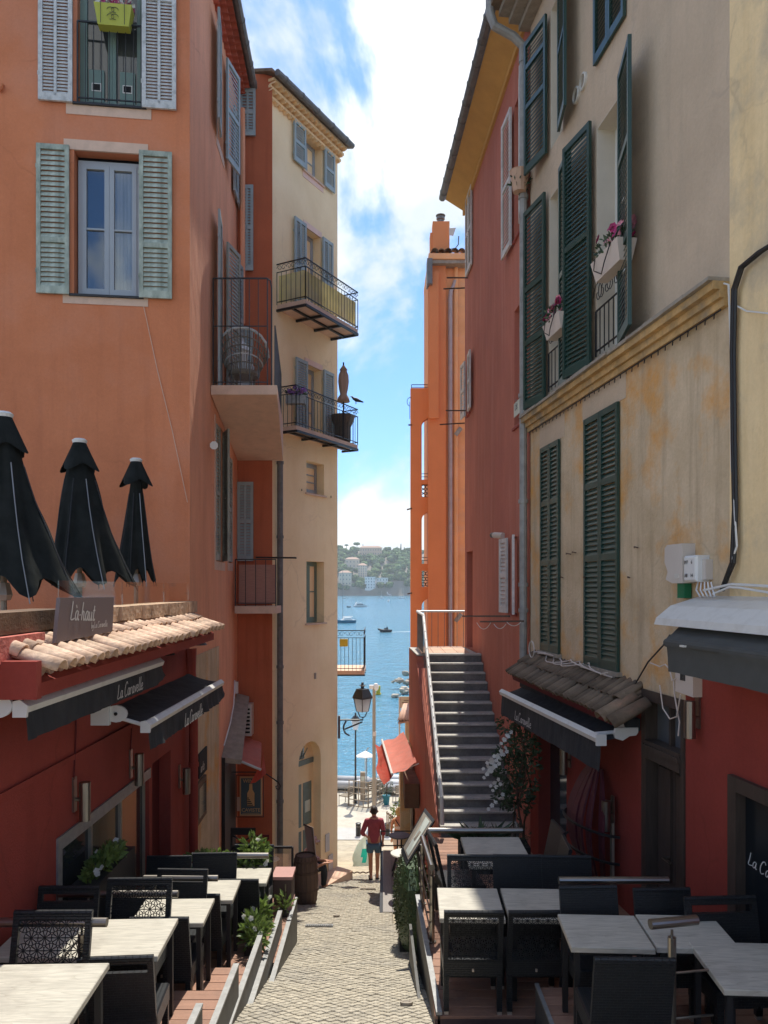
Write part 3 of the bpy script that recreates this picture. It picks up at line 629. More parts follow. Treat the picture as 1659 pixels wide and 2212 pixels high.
    # road on the quay, quay, sea
    struct(MB().quad((-40, 31.0, -9.8), (40, 31.0, -9.8), (40, 39, -9.8), (-40, 39, -9.8)).build('quay', M_['quay'], fix=False))
    struct(MB().box(-40, 40, 38.8, 39.3, -11.6, -9.7).build('quay_wall', M_['stone']))
    struct(MB().quad((-40, 29.9, -9.79), (40, 29.9, -9.79), (40, 31.4, -9.79), (-40, 31.4, -9.79)).build('quay_road', M_['road'], fix=False))
    struct(MB().quad((-1350, 39.2, -11.3), (1350, 39.2, -11.3), (1350, 1420, -11.3), (-1350, 1420, -11.3)).build('sea', M_['sea'], fix=False))
    # far headland
    def hz(x, y):
        t = (y - 1104) / 150
        base = -11.3 + (4 if t > 0 else -2) + 78 * max(0, t) ** .72 * (1 - .10 * math.cos(x / 55.0)) + 9 * noise.noise((x / 60, y / 60, 1.3))
        cap = 60 + 7 * noise.noise((x / 45, 3.1, 0)) - .05 * abs(x + 20)
        return min(base, cap) if t > 0 else -14
    xs = [-620 + 20 * i for i in range(63)]; yy = [1098, 1104, 1108, 1116, 1130, 1145, 1160, 1180, 1200, 1225, 1250, 1290, 1340, 1390]
    vs = [(x, y + 6 * noise.noise((x / 30, y / 50, 5)), hz(x, y)) for y in yy for x in xs]; n = len(xs)
    hl = struct(MB().add(vs, [(j * n + i, j * n + i + 1, (j + 1) * n + i + 1, (j + 1) * n + i) for j in range(len(yy) - 1) for i in range(n - 1)]).build('headland_hill', M_['cliff'], smooth=True, fix=False))
    # wooded slope: lumpy crowns
    import bmesh
    protos = []
    for q in range(5):
        bm = bmesh.new(); bmesh.ops.create_icosphere(bm, subdivisions=3, radius=1)
        for v in bm.verts:
            f = 1 + .30 * noise.noise(v.co * 2.1 + Vector((q * 7, 0, 0))) + .22 * noise.noise(v.co * 5 + Vector((0, q * 5, 0)))
            v.co *= f; v.co.z *= .78
        protos.append(([v.co.copy() for v in bm.verts], [tuple(v.index for v in f.verts) for f in bm.faces])); bm.free()
    rnd = random.Random(11); mb = MB()
    for i in range(900):
        x = rnd.uniform(-150, 150) if i < 620 else rnd.uniform(-600, 600); y = 1106 + 150 * rnd.random() ** 1.15
        r = rnd.uniform(3.0, 6.5)
        uu, vv = CX + F * x / y, HY - F * (hz(x, y) + r * .8) / y
        if any(h[0] - 3 < uu < h[1] + 3 and h[2] - 2 < vv < h[3] - 1 for h in HOUSES): continue
        vs, fs = protos[rnd.randrange(5)]; z = hz(x, y); a = rnd.uniform(0, 6.3); ca, sa = math.cos(a), math.sin(a)
        mb.add([(x + r * (ca * p.x - sa * p.y), y + r * (sa * p.x + ca * p.y), z + r * .55 + r * p.z) for p in vs], fs)
    w = stuff(mb.build('wooded_slope', M_['canopy'], fix=False)); w['label'] = 'dense pine woodland covering the headland across the bay'; w['category'] = 'woodland'
    return hz, protos
HZ, PROTOS = setting()
def far_side():
    # villas on the headland: wall, roof, windows
    specs = HOUSES
    for (u0, u1, v0, v1, Y, m, st, bays, lb) in specs:
        Y = next((q for q in range(1108, 1320, 2) if HZ(X((u0 + u1) / 2, q), q) >= Zv(v1, q) - 1.5), Y)
        x0, x1 = X(u0, Y), X(u1, Y); z1, z0 = Zv(v0, Y), Zv(v1, Y) - 6; dp = 9
        t = thing('hillside_house', lb, 'house', ((x0 + x1) / 2, Y, z0), 'houses on the headland')
        MB().box(x0, x1, Y, Y + dp, z0, z1).build('wall', M_[m], t)
        flat = m == 'hs_w'
        if flat: MB().box(x0 - .5, x1 + .5, Y - .8, Y + dp + .5, z1, z1 + .6).build('roof', M_[m], t)
        else:
            hh = 3.2; MB().add([(x0 - 1, Y - 1, z1), (x1 + 1, Y - 1, z1), (x1 + 1, Y + dp + 1, z1), (x0 - 1, Y + dp + 1, z1), (x0 + 5, Y + dp / 2, z1 + hh), (x1 - 5, Y + dp / 2, z1 + hh)],
                               [(0, 1, 5, 4), (1, 2, 5), (2, 3, 4, 5), (3, 0, 4), (3, 2, 1, 0)]).build('roof', M_['tile_far'], t)
        zt = Zv(v1, Y); fh = (z1 - zt) / st; wd = MB().box(-.55, .55, -.15, .1, 0, min(2.0, fh * .6)).mesh('window', M_['far_pane'])
        for i in range(st):
            for j in range(bays): ob('window', wd, t, TR(x0 + (x1 - x0) * (j + .5) / bays, Y - .05, zt + fh * i + fh * .22))
    tag(MB().tube([P(829, 1262, 1112), P(834, 1274, 1108), P(838, 1284, 1103.5), P(846, 1286.3, 1101)], .9, 5).build('cliff_steps', M_['hs_w']), 'pale zigzag steps running down the cliff to the far shore', 'steps')
    rnd = random.Random(5)
    def crown_tree(u, v, Y, r, lb, kind):
        x = X(u, Y); z = Zv(v, Y); gz = HZ(x, Y) - 1
        t = thing('pine_tree' if kind == 'pine' else 'cypress_tree', lb, 'tree', (x, Y, gz), 'trees standing out on the headland')
        mb = MB()
        if kind == 'pine':
            for k in range(9):
                a = rnd.uniform(0, 6.3); q = rnd.uniform(0, r * .7); rr = r * rnd.uniform(.35, .55); vs, fs = PROTOS[k % 5]
                mb.add([(x + q * math.cos(a) + p.x * rr, Y + q * math.sin(a) + p.y * rr, z - r * .45 + rnd.uniform(0, r * .25) + p.z * rr * .8) for p in vs], fs)
        else:
            for k in range(7):
                vs, fs = PROTOS[k % 5]; rr = r * (.42 - .04 * k) * .8; zz = z - r * 3.0 + k * r * .5
                mb.add([(x + p.x * rr, Y + p.y * rr, zz + p.z * r * .55) for p in vs], fs)
        mb.build('crown', M_['canopy'] if kind == 'pine' else M_['canopy_d'], t, fix=False)
        MB().tube([(x, Y, gz), (x + .4, Y, gz + (z - gz) * .5), (x, Y, z - r * .3)], [.7, .5, .3], 6).build('trunk', M_['bark'], t)
    crown_tree(771, 1172, 1240, 6.2, 'round umbrella pine left of the crest villa', 'pine')
    crown_tree(838, 1182, 1245, 6.5, 'spreading umbrella pine on the skyline right of the crest villa', 'pine')
    crown_tree(881, 1184, 1245, 5.5, 'umbrella pine on the skyline by the orange arcade', 'pine')
    crown_tree(748, 1176, 1240, 3.6, 'small pine on the skyline at the edge of the cream facade', 'pine')
    for (u, v, Y, r, lb) in ((784, 1177, 1250, 3.4, 'cypress in front of the left end of the crest villa'), (797, 1185, 1246, 3, 'shorter cypress in front of the middle of the crest villa'),
                             (762, 1219, 1180, 4.2, 'dark cypress left of the tall cream apartment block'), (771, 1219, 1178, 4.2, 'dark cypress right against the tall cream apartment block'),
                             (866, 1177, 1245, 4.6, 'tallest dark cypress on the skyline right of the pines'), (858, 1183, 1243, 4.2, 'left-hand dark cypress in the skyline clump'), (873, 1184, 1243, 4.2, 'right-hand dark cypress in the skyline clump')):
        crown_tree(u, v, Y, r, lb, 'cypress')
    ZS = -11.3
    def yw(v): return 11.3 * F / (v - HY)
    def hull(t, L, B, H, m, Mx, name='hull', sheer=.25):
        vs = []; fs = []; ns = 9
        for i in range(ns):
            a = i / (ns - 1); xx = -L / 2 + L * a; wd = B / 2 * (1 - max(0, (a - .45) / .55) ** 2.2) * (.86 + .14 * min(1, a * 4)); zt = H * (1 + sheer * max(0, a - .3))
            vs += [(xx, -wd * .55, -.25), (xx, -wd, zt), (xx, wd, zt), (xx, wd * .55, -.25)]
        for i in range(ns - 1):
            for k in range(4): fs.append((4 * i + k, 4 * i + (k + 1) % 4, 4 * i + 4 + (k + 1) % 4, 4 * i + 4 + k))
        fs += [(0, 1, 2, 3), tuple(4 * (ns - 1) + k for k in (3, 2, 1, 0))]
        return MB().add(vs, fs).build(name, m, t, Mx)
    # motor yacht
    Y = yw(1311.5); Mx = TR(X(779, Y), Y, ZS, R(25)); t = thing('motor_yacht', 'white motor yacht with a tall flybridge anchored in the bay', 'yacht', M=Mx)
    hull(t, 8.6, 2.8, 1.0, M_['hull_w'], Mx)
    MB().prism([(-3.4, .95), (2.2, 1.15), (1.2, 2.1), (-3.0, 2.1)], -1.1, 1.1).build('cabin', M_['hull_w'], t, Mx)
    MB().box(-2.9, 1.2, -1.13, 1.13, 1.35, 1.85).build('cabin_windows', M_['far_pane'], t, Mx)
    MB().prism([(-3.2, 2.1), (.6, 2.1), (.2, 2.7), (-2.8, 2.6)], -1.0, 1.0).build('flybridge', M_['hull_w'], t, Mx)
    MB().tube([(-2.2, -.9, 2.6), (-2.0, -.9, 3.5), (-2.0, .9, 3.5), (-2.2, .9, 2.6)], .08, 5).build('radar_arch', M_['hull_w'], t, Mx)
    MB().tube([(-1.9, 0, 3.5), (-1.9, 0, 4.3)], .05, 5).build('mast', M_['hull_w'], t, Mx)
    Mx = TR(X(753.5, Y - 6), Y - 6, ZS, R(15)); t = thing('dinghy', 'little dark dinghy trailing behind the motor yacht', 'dinghy', M=Mx); hull(t, 2.4, 1.2, .5, M_['hull_g'], Mx)
    MB().box(-.9, -.5, -.2, .2, .3, .9).build('outboard_motor', M_['hull_g'], t, Mx)
    # blue sailing boat, seen from astern
    Y = yw(1346); Mx = TR(X(745, Y), Y, ZS, R(200)); t = thing('sailing_boat', 'blue-hulled sailing boat half hidden behind the cream house', 'sailboat', M=Mx)
    hull(t, 7.0, 2.4, .95, M_['hull_b'], Mx); MB().box(-3.3, 1.6, -1.15, 1.15, .93, 1.05).build('deck', M_['hull_w'], t, Mx)
    MB().prism([(-2.4, 1.0), (.8, 1.0), (.4, 1.7), (-2.0, 1.8)], -.85, .85).build('sprayhood', M_['cloth_wh'], t, Mx)
    zt = -Zv(1347, Y) + Zv(1228, Y); MB().tube([(.7, 0, 1), (.7, 0, zt)], .07, 5).build('mast', M_['pipe'], t, Mx)
    MB().tube([(.7, 0, 2.0), (-2.6, 0, 2.1)], .12, 5).build('boom', M_['cloth_wh'], t, Mx)
    MB().tube([(-3.4, 0, 1.0), (-3.4, 0, 1.9)], .05, 4).tube([(-3.4, 0, 1.9), (-3.4, .4, 1.75)], .04, 4).build('stern_flag', M_['hull_b'], t, Mx)
    # rigid inflatable under way with its wake
    Y = yw(1366); Mx = TR(X(832, Y), Y, ZS, R(200)); t = thing('rigid_inflatable_boat', 'black rigid inflatable boat speeding left with a white wake', 'motorboat', M=Mx)
    MB().tube([(-1.6, -.6, .45), (.8, -.62, .55), (1.5, -.3, .75), (1.75, 0, .85), (1.5, .3, .75), (.8, .62, .55), (-1.6, .6, .45)], .26, 7).build('buoyancy_tube', M_['hull_g'], t, Mx, True)
    MB().plan([(-1.5, -.5), (1.3, -.4), (1.3, .4), (-1.5, .5)], .05, .4).build('hull', M_['hull_g'], t, Mx)
    MB().prism([(-.4, .4), (.3, .4), (.15, 1.15), (-.3, 1.1)], -.3, .3).build('console', M_['hull_g'], t, Mx)
    MB().tube([(-.6, 0, .4), (-.55, 0, 1.0), (-.5, 0, 1.45)], [.22, .26, .12], 7).build('helmsman', M_['hull_g'], t, Mx)
    fm = MB()
    for i in range(26):
        a = i / 25; x = 1.4 + 24 * a; fm.add([(-x, -(.4 + a * 1.6) * random.uniform(.7, 1.1), .06), (-x - 1.3, -(.4 + a * 1.8), .05), (-x - 1.3, (.4 + a * 1.8), .05), (-x, (.4 + a * 1.6) * random.uniform(.7, 1.1), .06)], [(0, 1, 2, 3)])
    fm.build('wake', M_['foam'], t, Mx, fix=False)
    # moored boats by the far shore
    for (u, v, vm, L, lb) in ((823, 1292.6, 1277, 6.5, 'white sailing boat moored below the small white house'), (869, 1293, 1270, 8.0, 'white sailing boat with two masts moored nearest the orange arcade')):
        Y = yw(v); Mx = TR(X(u, Y), Y, ZS, R(10)); t = thing('moored_sailboat', lb, 'sailboat', M=Mx, group='boats moored off the far shore'); hull(t, L, 2, .9, M_['hull_w'], Mx)
        MB().prism([(-1.5, .9), (1.2, .9), (.8, 1.5), (-1.2, 1.5)], -.6, .6).build('cabin', M_['hull_w'], t, Mx)
        for q in ((.6,) if L < 7 else (1.4, -1.2)): MB().tube([(q, 0, .9), (q, 0, Zv(vm, Y) - ZS)], .09, 5).build('mast', M_['hull_w'], t, Mx)
    Y = yw(1300.5); Mx = TR(X(839.5, Y), Y, ZS, R(80)); t = thing('moored_motorboat', 'small white motorboat seen end-on in mid-bay', 'motorboat', M=Mx); hull(t, 4.2, 1.9, .9, M_['hull_w'], Mx)
    MB().prism([(-1.2, .9), (.8, .9), (.4, 1.7), (-1.0, 1.6)], -.7, .7).build('cabin', M_['hull_w'], t, Mx)
    Y = yw(1293); Mx = TR(X(745, Y), Y, ZS, R(5)); t = thing('moored_rowing_boat', 'low pale boat moored far left beyond the motor yacht', 'boat', M=Mx); hull(t, 5, 1.7, .6, M_['hull_w'], Mx); MB().box(-.4, .4, -.5, .5, .5, 1.2).build('cabin', M_['hull_w'], t, Mx)
    # rocks of the jetty and the marker buoy
    import bmesh
    Y0 = yw(1508); rnd = random.Random(9)
    lbs = ['lowest dark boulder at the tip of the jetty', 'large pale boulder in the middle of the jetty', 'dark tilted boulder on top of the jetty', 'pale slab at the back of the jetty', 'pale boulder where the jetty meets the lane wall', 'thin dark rock awash beside the jetty']
    for i, (u, v, r) in enumerate(((855, 1507, .55), (871, 1502, .62), (877, 1484, .6), (866, 1493, .6), (884, 1494, .8), (850, 1494, .28))):
        bm = bmesh.new(); bmesh.ops.create_icosphere(bm, subdivisions=3, radius=r)
        for q in bm.verts:
            f = .8 + .6 * noise.noise(q.co * .9 + Vector((i * 9, 0, 0))) + .25 * noise.noise(q.co * 2.6); q.co *= f; q.co.x = round(q.co.x * 2.6) / 2.6 * .5 + q.co.x * .5; q.co.z = (round(q.co.z * 3) / 3 * .6 + q.co.z * .4) * .62
        me = bpy.data.meshes.new('jetty_rock'); bm.to_mesh(me); bm.free(); me.materials.append(M_['rock'])
        zc = ZS + (1508 - v) * .05 + .2; Yq = Y0 + (1508 - v) * .5
        tag(ob('jetty_rock', me, None, TR(X(u, Yq), Yq, max(zc - .1, ZS), rnd.uniform(0, 6))), lbs[i], 'rock', 'boulders of the jetty')
    Y = yw(1500); Mx = TR(X(817, Y), Y, ZS); t = thing('marker_buoy', 'small yellow-green marker buoy floating off the jetty', 'buoy', M=Mx)
    MB().lathe([(.3, -.1), (.34, .12), (.2, .2)], n=12).build('float', M_['yel'], t, Mx); MB().lathe([(.22, .2), (.24, .75), (.24, .9), (.08, .94)], n=12).build('cylinder_topmark', M_['yel'], t, Mx)
far_side()
# ================================================================ LEFT SIDE
def genoise(parent, W, s0, s1, z, rows, m, step=.11, pitch=.17, name='eave_tiles'):
    mb = MB(); base = MB()
    for i in range(rows):
        zz = z + i * .125; n1 = step * (i + 1)
        base.box(0, s1 - s0, -n1 + .012, .05, zz + .07 - z, zz + .125 - z)
        k = int((s1 - s0) / pitch)
        for j in range(k):
            tb = barrel_tile(n1 + .02, pitch * .5, pitch * .46, .012, 5); tb.v = [(x + (j + .5) * pitch, y - n1, q + zz - z) for x, y, q in tb.v]; mb.add(tb.v, tb.f)
    base.build('eave_courses', m, parent, W.M(s0, z)); stuff(mb.build(name, m, parent, W.M(s0, z), fix=False))
def gutter(parent, pts, r=.075, m=None):
    mb = MB(); mb.tube(pts, r, 8)
    for a, b in zip(pts, pts[1:]):
        a, b = Vector(a), Vector(b); l = (b - a).length; k = max(1, int(l / .55))
        for i in range(k):
            c = a.lerp(b, (i + .5) / k); d = (b - a).normalized(); mb.tube([c - d * .012, c + d * .012], r + .012, 8)
    return mb.build('gutter', m or M_['gutter'], parent, smooth=False)
def orange_house():
    t = thing('orange_house', 'tall orange house with green shutters above the left-hand restaurant', 'house', (-2.9, 11.5, -1.1))
    W = WAF; s, z = W.s, W.z
    o1 = (s(167), s(308), z(167, 223), 9.75); o2 = (s(160), s(302), z(160, 636), z(160, 322))
    wall_mesh(W, -5.2, 0, -1.2, 10.9, (o1, o2), .22).build('front_wall', M_['orange'], t, fix=False)
    # upper window, green doors behind a rail, lower window grey blue
    window(t, W, o1[0], o1[1], o1[2], o1[3], .2, M_['green_fr'], 2, 2)
    for a in (.14, .62):
        Mx = W.M(o1[0], o1[2], -.2); w = o1[1] - o1[0]
        MB().box(w * a, w * a + .22, -.066, -.03, .12, .6).build('door_panel', M_['green_fr'], t, Mx)
        MB().box(w * a + .04, w * a + .18, -.072, -.06, .28, .40).build('cat_flap', M_['white'], t, Mx); MB().box(w * a + .055, w * a + .165, -.076, -.07, .295, .385).build('flap_pane', M_['dark'], t, Mx)
    w2 = window(t, W, o2[0] + .02, o2[1] - .02, o2[2], o2[3] - .08, .2, M_['blue_fr'], 2, 2, .07, M_['glass'])
    w = o2[1] - o2[0]; cu = MB()
    for i in range(14): cu.box(w * .56 + i * .02, w * .56 + i * .02 + .014, -.001, .008 if i % 2 else .002, .12, (o2[3] - o2[2]) * (.9 - .0 * i))
    cu.build('curtain', M_['curtain'], w2, W.M(o2[0], o2[2], -.20))
    band(t, W, s(143), s(327), z(143, 246), z(143, 222) , M_['band'], 'sill_band')
    band(t, W, s(138), s(320), z(138, 322), z(138, 300), M_['band'], 'lintel_band'); band(t, W, s(136), s(320), z(136, 655), z(136, 633), M_['band'], 'sill_band')
    for o in (o1, o2): MB().box(-.06, o[1] - o[0] + .06, -.05, .2, -.03, 0).build('sill', M_['iron'], t, W.M(o[0], o[2]))
    for a, b, c, d, m, k in ((85, 160, 217, -30, 'white_wd', .05), (308, 383, 226, -20, 'white_wd', .05), (81, 153, 628, 316, 'green_wd', .074), (302, 374, 634, 330, 'green_wd', .074)):
        zz = o1 if c < 300 else o2
        shutter(t, W, s(a), s(b) - .01, zz[2] - .02, zz[3] + (.02 if c > 300 else -.02), M_[m], .03, True, pitch=k, rails=(.36,) if c > 300 else (.62,), mid=c < 300, st=.06)
    # rail and flower box at the upper window
    p0, p1 = W.pt(o1[0] + .01, 0, .03), W.pt(o1[1] - .01, 0, .03)
    railing(t, [(p0.x, p0.y), (p1.x, p1.y)], o1[2] + .01, 1.18, M_['iron'], .11, .007)
    fz = z(210, 68); fb = thing('flower_box', 'chartreuse flower box with iron scroll holder on the upper left window rail', 'flower box', W.pt(s(250), fz, .1))
    Mx = W.M(s(209), fz, .16); bw = s(290) - s(209)
    MB().add([(.05, 0, 0), (bw - .05, 0, 0), (bw - .05, .15, 0), (.05, .15, 0), (0, -.03, .30), (bw, -.03, .30), (bw, .18, .30), (0, .18, .30)], [(3, 2, 1, 0), (4, 5, 6, 7), (0, 1, 5, 4), (1, 2, 6, 5), (2, 3, 7, 6), (3, 0, 4, 7)]).build('trough', M_['lime'], fb, Mx)
    sc = MB()
    for q in (-1, 1):
        for zz in (.10, .2): sc.tube([(bw / 2 + q * (.03 + .05 * math.cos(a)), -.035, zz + .04 * math.sin(a)) for a in [k * .5 for k in range(11)]], .004, 4)
    for xx in (.1, bw - .1): sc.tube([(xx, -.04, .0), (xx, -.05, .30)], .005, 4)
    sc.build('holder', M_['iron'], fb, Mx)
    fo = MB(); rnd = random.Random(2); pk = MB()
    for i in range(26): blossom(fo if i % 3 else pk, Vector((rnd.uniform(.02, bw), rnd.uniform(0, .14), .33 + rnd.uniform(0, .12))), .04, seed=i)
    stuff(fo.build('white_blooms', M_['petal_w'], fb, Mx, fix=False)); stuff(pk.build('pink_blooms', M_['petal_m'], fb, Mx, fix=False))
    foliage((bw / 2, .07, .55), (.2, .08, .3), 120, .07, .03, 4).build('foliage', M_['petal_p'], fb, Mx, fix=False)
    MB().tube([W.pt(s(0), z(0, 200), .05), W.pt(s(8), z(8, 186), .05)], .035, 8).build('pipe_stub', M_['orange'], t)
    MB().tube([W.at(310, 660, .012), W.at(340, 800, .012), W.at(372, 930, .012), W.at(405, 1085, .012)], .006, 4).build('cable', M_['band'], t)
    # ---- lane side
    W = WAS; s, z = W.s, W.z; E = 4.8
    up = (s(469), s(482), 8.1, 10.0); dr = (s(470), s(483), 3.5, 6.55); l1 = (s(465.5), s(483), .48, 2.95); l2 = (s(493), s(500.5), .5, 2.6)
    up2 = (s(503), s(507), 8.3, 9.9)
    wall_mesh(W, 0, E, zg(11.4) - .6, 10.9, (up, dr, l1, l2), .22).build('side_wall', M_['orange_lit'], t, fix=False)
    for o in (up, dr): window(t, W, o[0], o[1], o[2], o[3], .2, M_['blue_fr'], 1, 3)
    for o in (l1, l2): MB().quad((0, .0, 0), (o[1] - o[0], .0, 0), (o[1] - o[0], .0, o[3] - o[2]), (0, .0, o[3] - o[2])).build('window_backing', M_['dark'], t, W.M(o[0], o[2], -.21))
    for o, wl, wr in ((up, .62, .62), (dr, .62, .62)):
        shutter(t, W, o[0] - wl, o[0] - .01, o[2], o[3], M_['blue_wd'], .05, False, pitch=.075, ang=6, hinge='r'); shutter(t, W, o[1] + .01, o[1] + wr, o[2], o[3], M_['shut_gy'] if o is dr else M_['blue_wd'], .05, False, pitch=.075, ang=14, hinge='l')
    for q in (15.45, 15.95): shutter(t, W, q - 11.5, q - 11.5 + .42, 8.0, 9.7, M_['blue_wd'], .04, False, pitch=.08)
    shutter(t, W, 15.7 - 11.5, 15.7 - 11.5 + .4, 4.4, 6.7, M_['blue_wd'], .05, False, pitch=.08, ang=10)
    hw = (l1[1] - l1[0]) / 2
    shutter(t, W, l1[0] + .01, l1[0] + hw, l1[2] + .02, l1[3] - .02, M_['shut_gy'], -.02, False, pitch=.07); shutter(t, W, l1[0] + hw, l1[1] - .01, l1[2] + .02, l1[3] - .02, M_['shut_gy'], -.02, False, pitch=.07, ang=22, hinge='r')
    shutter(t, W, l2[0] + .01, l2[1] - .01, l2[2] + .02, l2[3] - .02, M_['shut_gy'], -.02, False, pitch=.07)
    for o in (up, l1, l2):
        band(t, W, o[0] - .1, o[1] + .1, o[2] - .16, o[2] - .005, M_['band'], 'sill_band'); band(t, W, o[0] - .1, o[0] - .002, o[2], o[3] + .12, M_['band'], 'jamb_band', .01)
    # pale plaster at street level with a small brown window and a chalk sign
    wz = zg(11.5) - .6
    MB().box(0, s(470) - .02, -.02, 0, 0, -1.05 - wz).build('street_level_plaster', M_['beige'], t, W.M(.03, wz, .004))
    ww = (s(418), s(437), z(420, 1782), z(420, 1694)); MB().box(0, ww[1] - ww[0], -.05, 0, 0, ww[3] - ww[2]).build('small_window', M_['wood_beam'], t, W.M(ww[0], ww[2], .02)); MB().box(.08, ww[1] - ww[0] - .08, -.02, 0, .08, ww[3] - ww[2] - .08).build('pane', M_['pane'], t, W.M(ww[0], ww[2], .055))
    bd = thing('chalk_sign', 'small dark sign with cut-off lettering on the pale plaster beside the red downpipe', 'sign', W.at(428, 1655)); mb = W.M(s(424), z(424, 1683), .02); sw = s(441) - s(424); sh = z(424, 1630) - z(424, 1683)
    MB().box(0, sw, -.03, 0, 0, sh).build('panel', M_['dark'], bd, mb); text_mb('arte', .16, .12).build('lettering', M_['letter'], bd, mb @ Matrix.Translation((.08, -.034, sh * .2)), fix=False)
    # eave of the lane side
    genoise(t, W, -.3, E + .1, 10.25, 3, M_['tile_rd'], .09, .19)
    a, b = W.pt(-.4, 10.62, .35), W.pt(E + .15, 10.62, .35); gutter(t, [a, b])
    MB().add([W.pt(-.6, 10.62, .30), W.pt(E + .3, 10.62, .30), W.pt(E + .3, 11.9, -2.2), W.pt(-.6, 11.9, -2.2), W.pt(-.6, 10.72, .30), W.pt(E + .3, 10.72, .30), W.pt(E + .3, 12, -2.2), W.pt(-.6, 12, -2.2)], [(3, 2, 1, 0), (4, 5, 6, 7), (0, 1, 5, 4), (1, 2, 6, 5), (2, 3, 7, 6), (3, 0, 4, 7)]).build('roof', M_['tile_dk'], t)
    # recessed wing
    W = WB1; s, z = W.s, W.z
    wall_mesh(W, -.6, .75, zg(17) - .4, 10.9, (), .2).build('wing_wall', M_['rust'], t, fix=False)
    for (u0, u1, v0, v1) in ((519, 553, 297, 196), (520, 548, 587, 403), (517, 547, 840, 712), (514, 548, 1212, 1042)):
        shutter(t, W, s(u0), s(u1), z(u0, v0), z(u0, v1), M_['blue_wd'], .05, False, pitch=.06, mid=True)
    MB().tube([P(524, 235, 16.15), P(524, 700, 16.15)], .055, 8).build('downpipe', M_['orange_lit'], t)
    # big balcony with sloping soffit
    bal = MB().plan([(-2.96, 13.16), (-1.83, 13.16), (-2.14, 16.29), (-3.1, 16.29)], [3.31, 3.31, 2.70, 2.70], 3.47).build('balcony', M_['band'], t)
    railing(bal, [(-2.93, 13.19), (-2.0, 13.19)], 3.47, 1.84, M_['iron'], .165, .009, mid=1.02)
    railing(bal, [(-1.87, 13.19), (-2.17, 16.2)], 3.47, 1.02, M_['iron'], .13, .009)
    MB().tube([(-2.0, 13.19, 5.31), (-1.95, 13.19, 5.27), (-1.93, 13.19, 5.15), (-1.93, 13.19, 3.47)], .014, 5).build('end_hoop', M_['iron'], bal)
    # small balcony in the recess
    b2 = MB().box(-3.03, -2.18, 15.6, 16.28, -.52, -.37).build('small_balcony', M_['band'], t)
    railing(b2, [(-3.02, 15.63), (-2.2, 15.63)], -.37, .95, M_['iron'], .2, .009); MB().box(-3.0, -2.25, 15.9, 15.92, -.33, .48).build('reed_screen', mat('reed_screen', (.42, .22, .17), .9, var=.2, vs=30, stretch=(.2, 1, 3)), b2)
    MB().tube([(-2.6, 15.6, .62), (-1.75, 15.35, .60)], .018, 5).build('clothes_rod', M_['iron'], b2)
    MB().box(-6.6, -3.35, 12, 16.0, zg(16), 10.6).build('core', M_['dark'], t)
    # wall fittings
    MB().tube([W and WAS.at(467, 965, .02), WAS.at(462, 962, .16)], [.03, .07], 8).build('spot_lamp', M_['plastic'], t)
    # street door, hood
    W = WAS; s, z = W.s, W.z
    dd = (s(478), s(502)); MB().box(0, dd[1] - dd[0], -.06, 0, 0, 2.9).build('shop_door', M_['iron'], t, W.M(dd[0], zg(14.8) - .05, .01))
    MB().tube([P(494, 1660, 14.9), P(487, 1840, 14.9)], .035, 6).build('twisted_column', M_['stone'], t)
    MB().hexa([(-3.02, 14.3, -3.25), (-2.66, 14.3, -3.28), (-2.84, 16.1, -2.35), (-3.1, 16.1, -2.3), (-3.02, 14.3, -3.15), (-2.64, 14.3, -3.2), (-2.82, 16.1, -2.27), (-3.1, 16.1, -2.2)]).build('door_hood', M_['stone'], t)
    MB().tube([W.at(507, 1470, .03), P(505, 1520, 15.2), P(498, 1560, 14.8), P(484, 1610, 14.2)], .012, 5).build('cable', M_['plastic'], t); MB().box(-.05, .05, -.06, 0, -.12, .12).build('junction_box', M_['plastic'], t, W.M(s(507), z(507, 1485), .01))
orange_house()
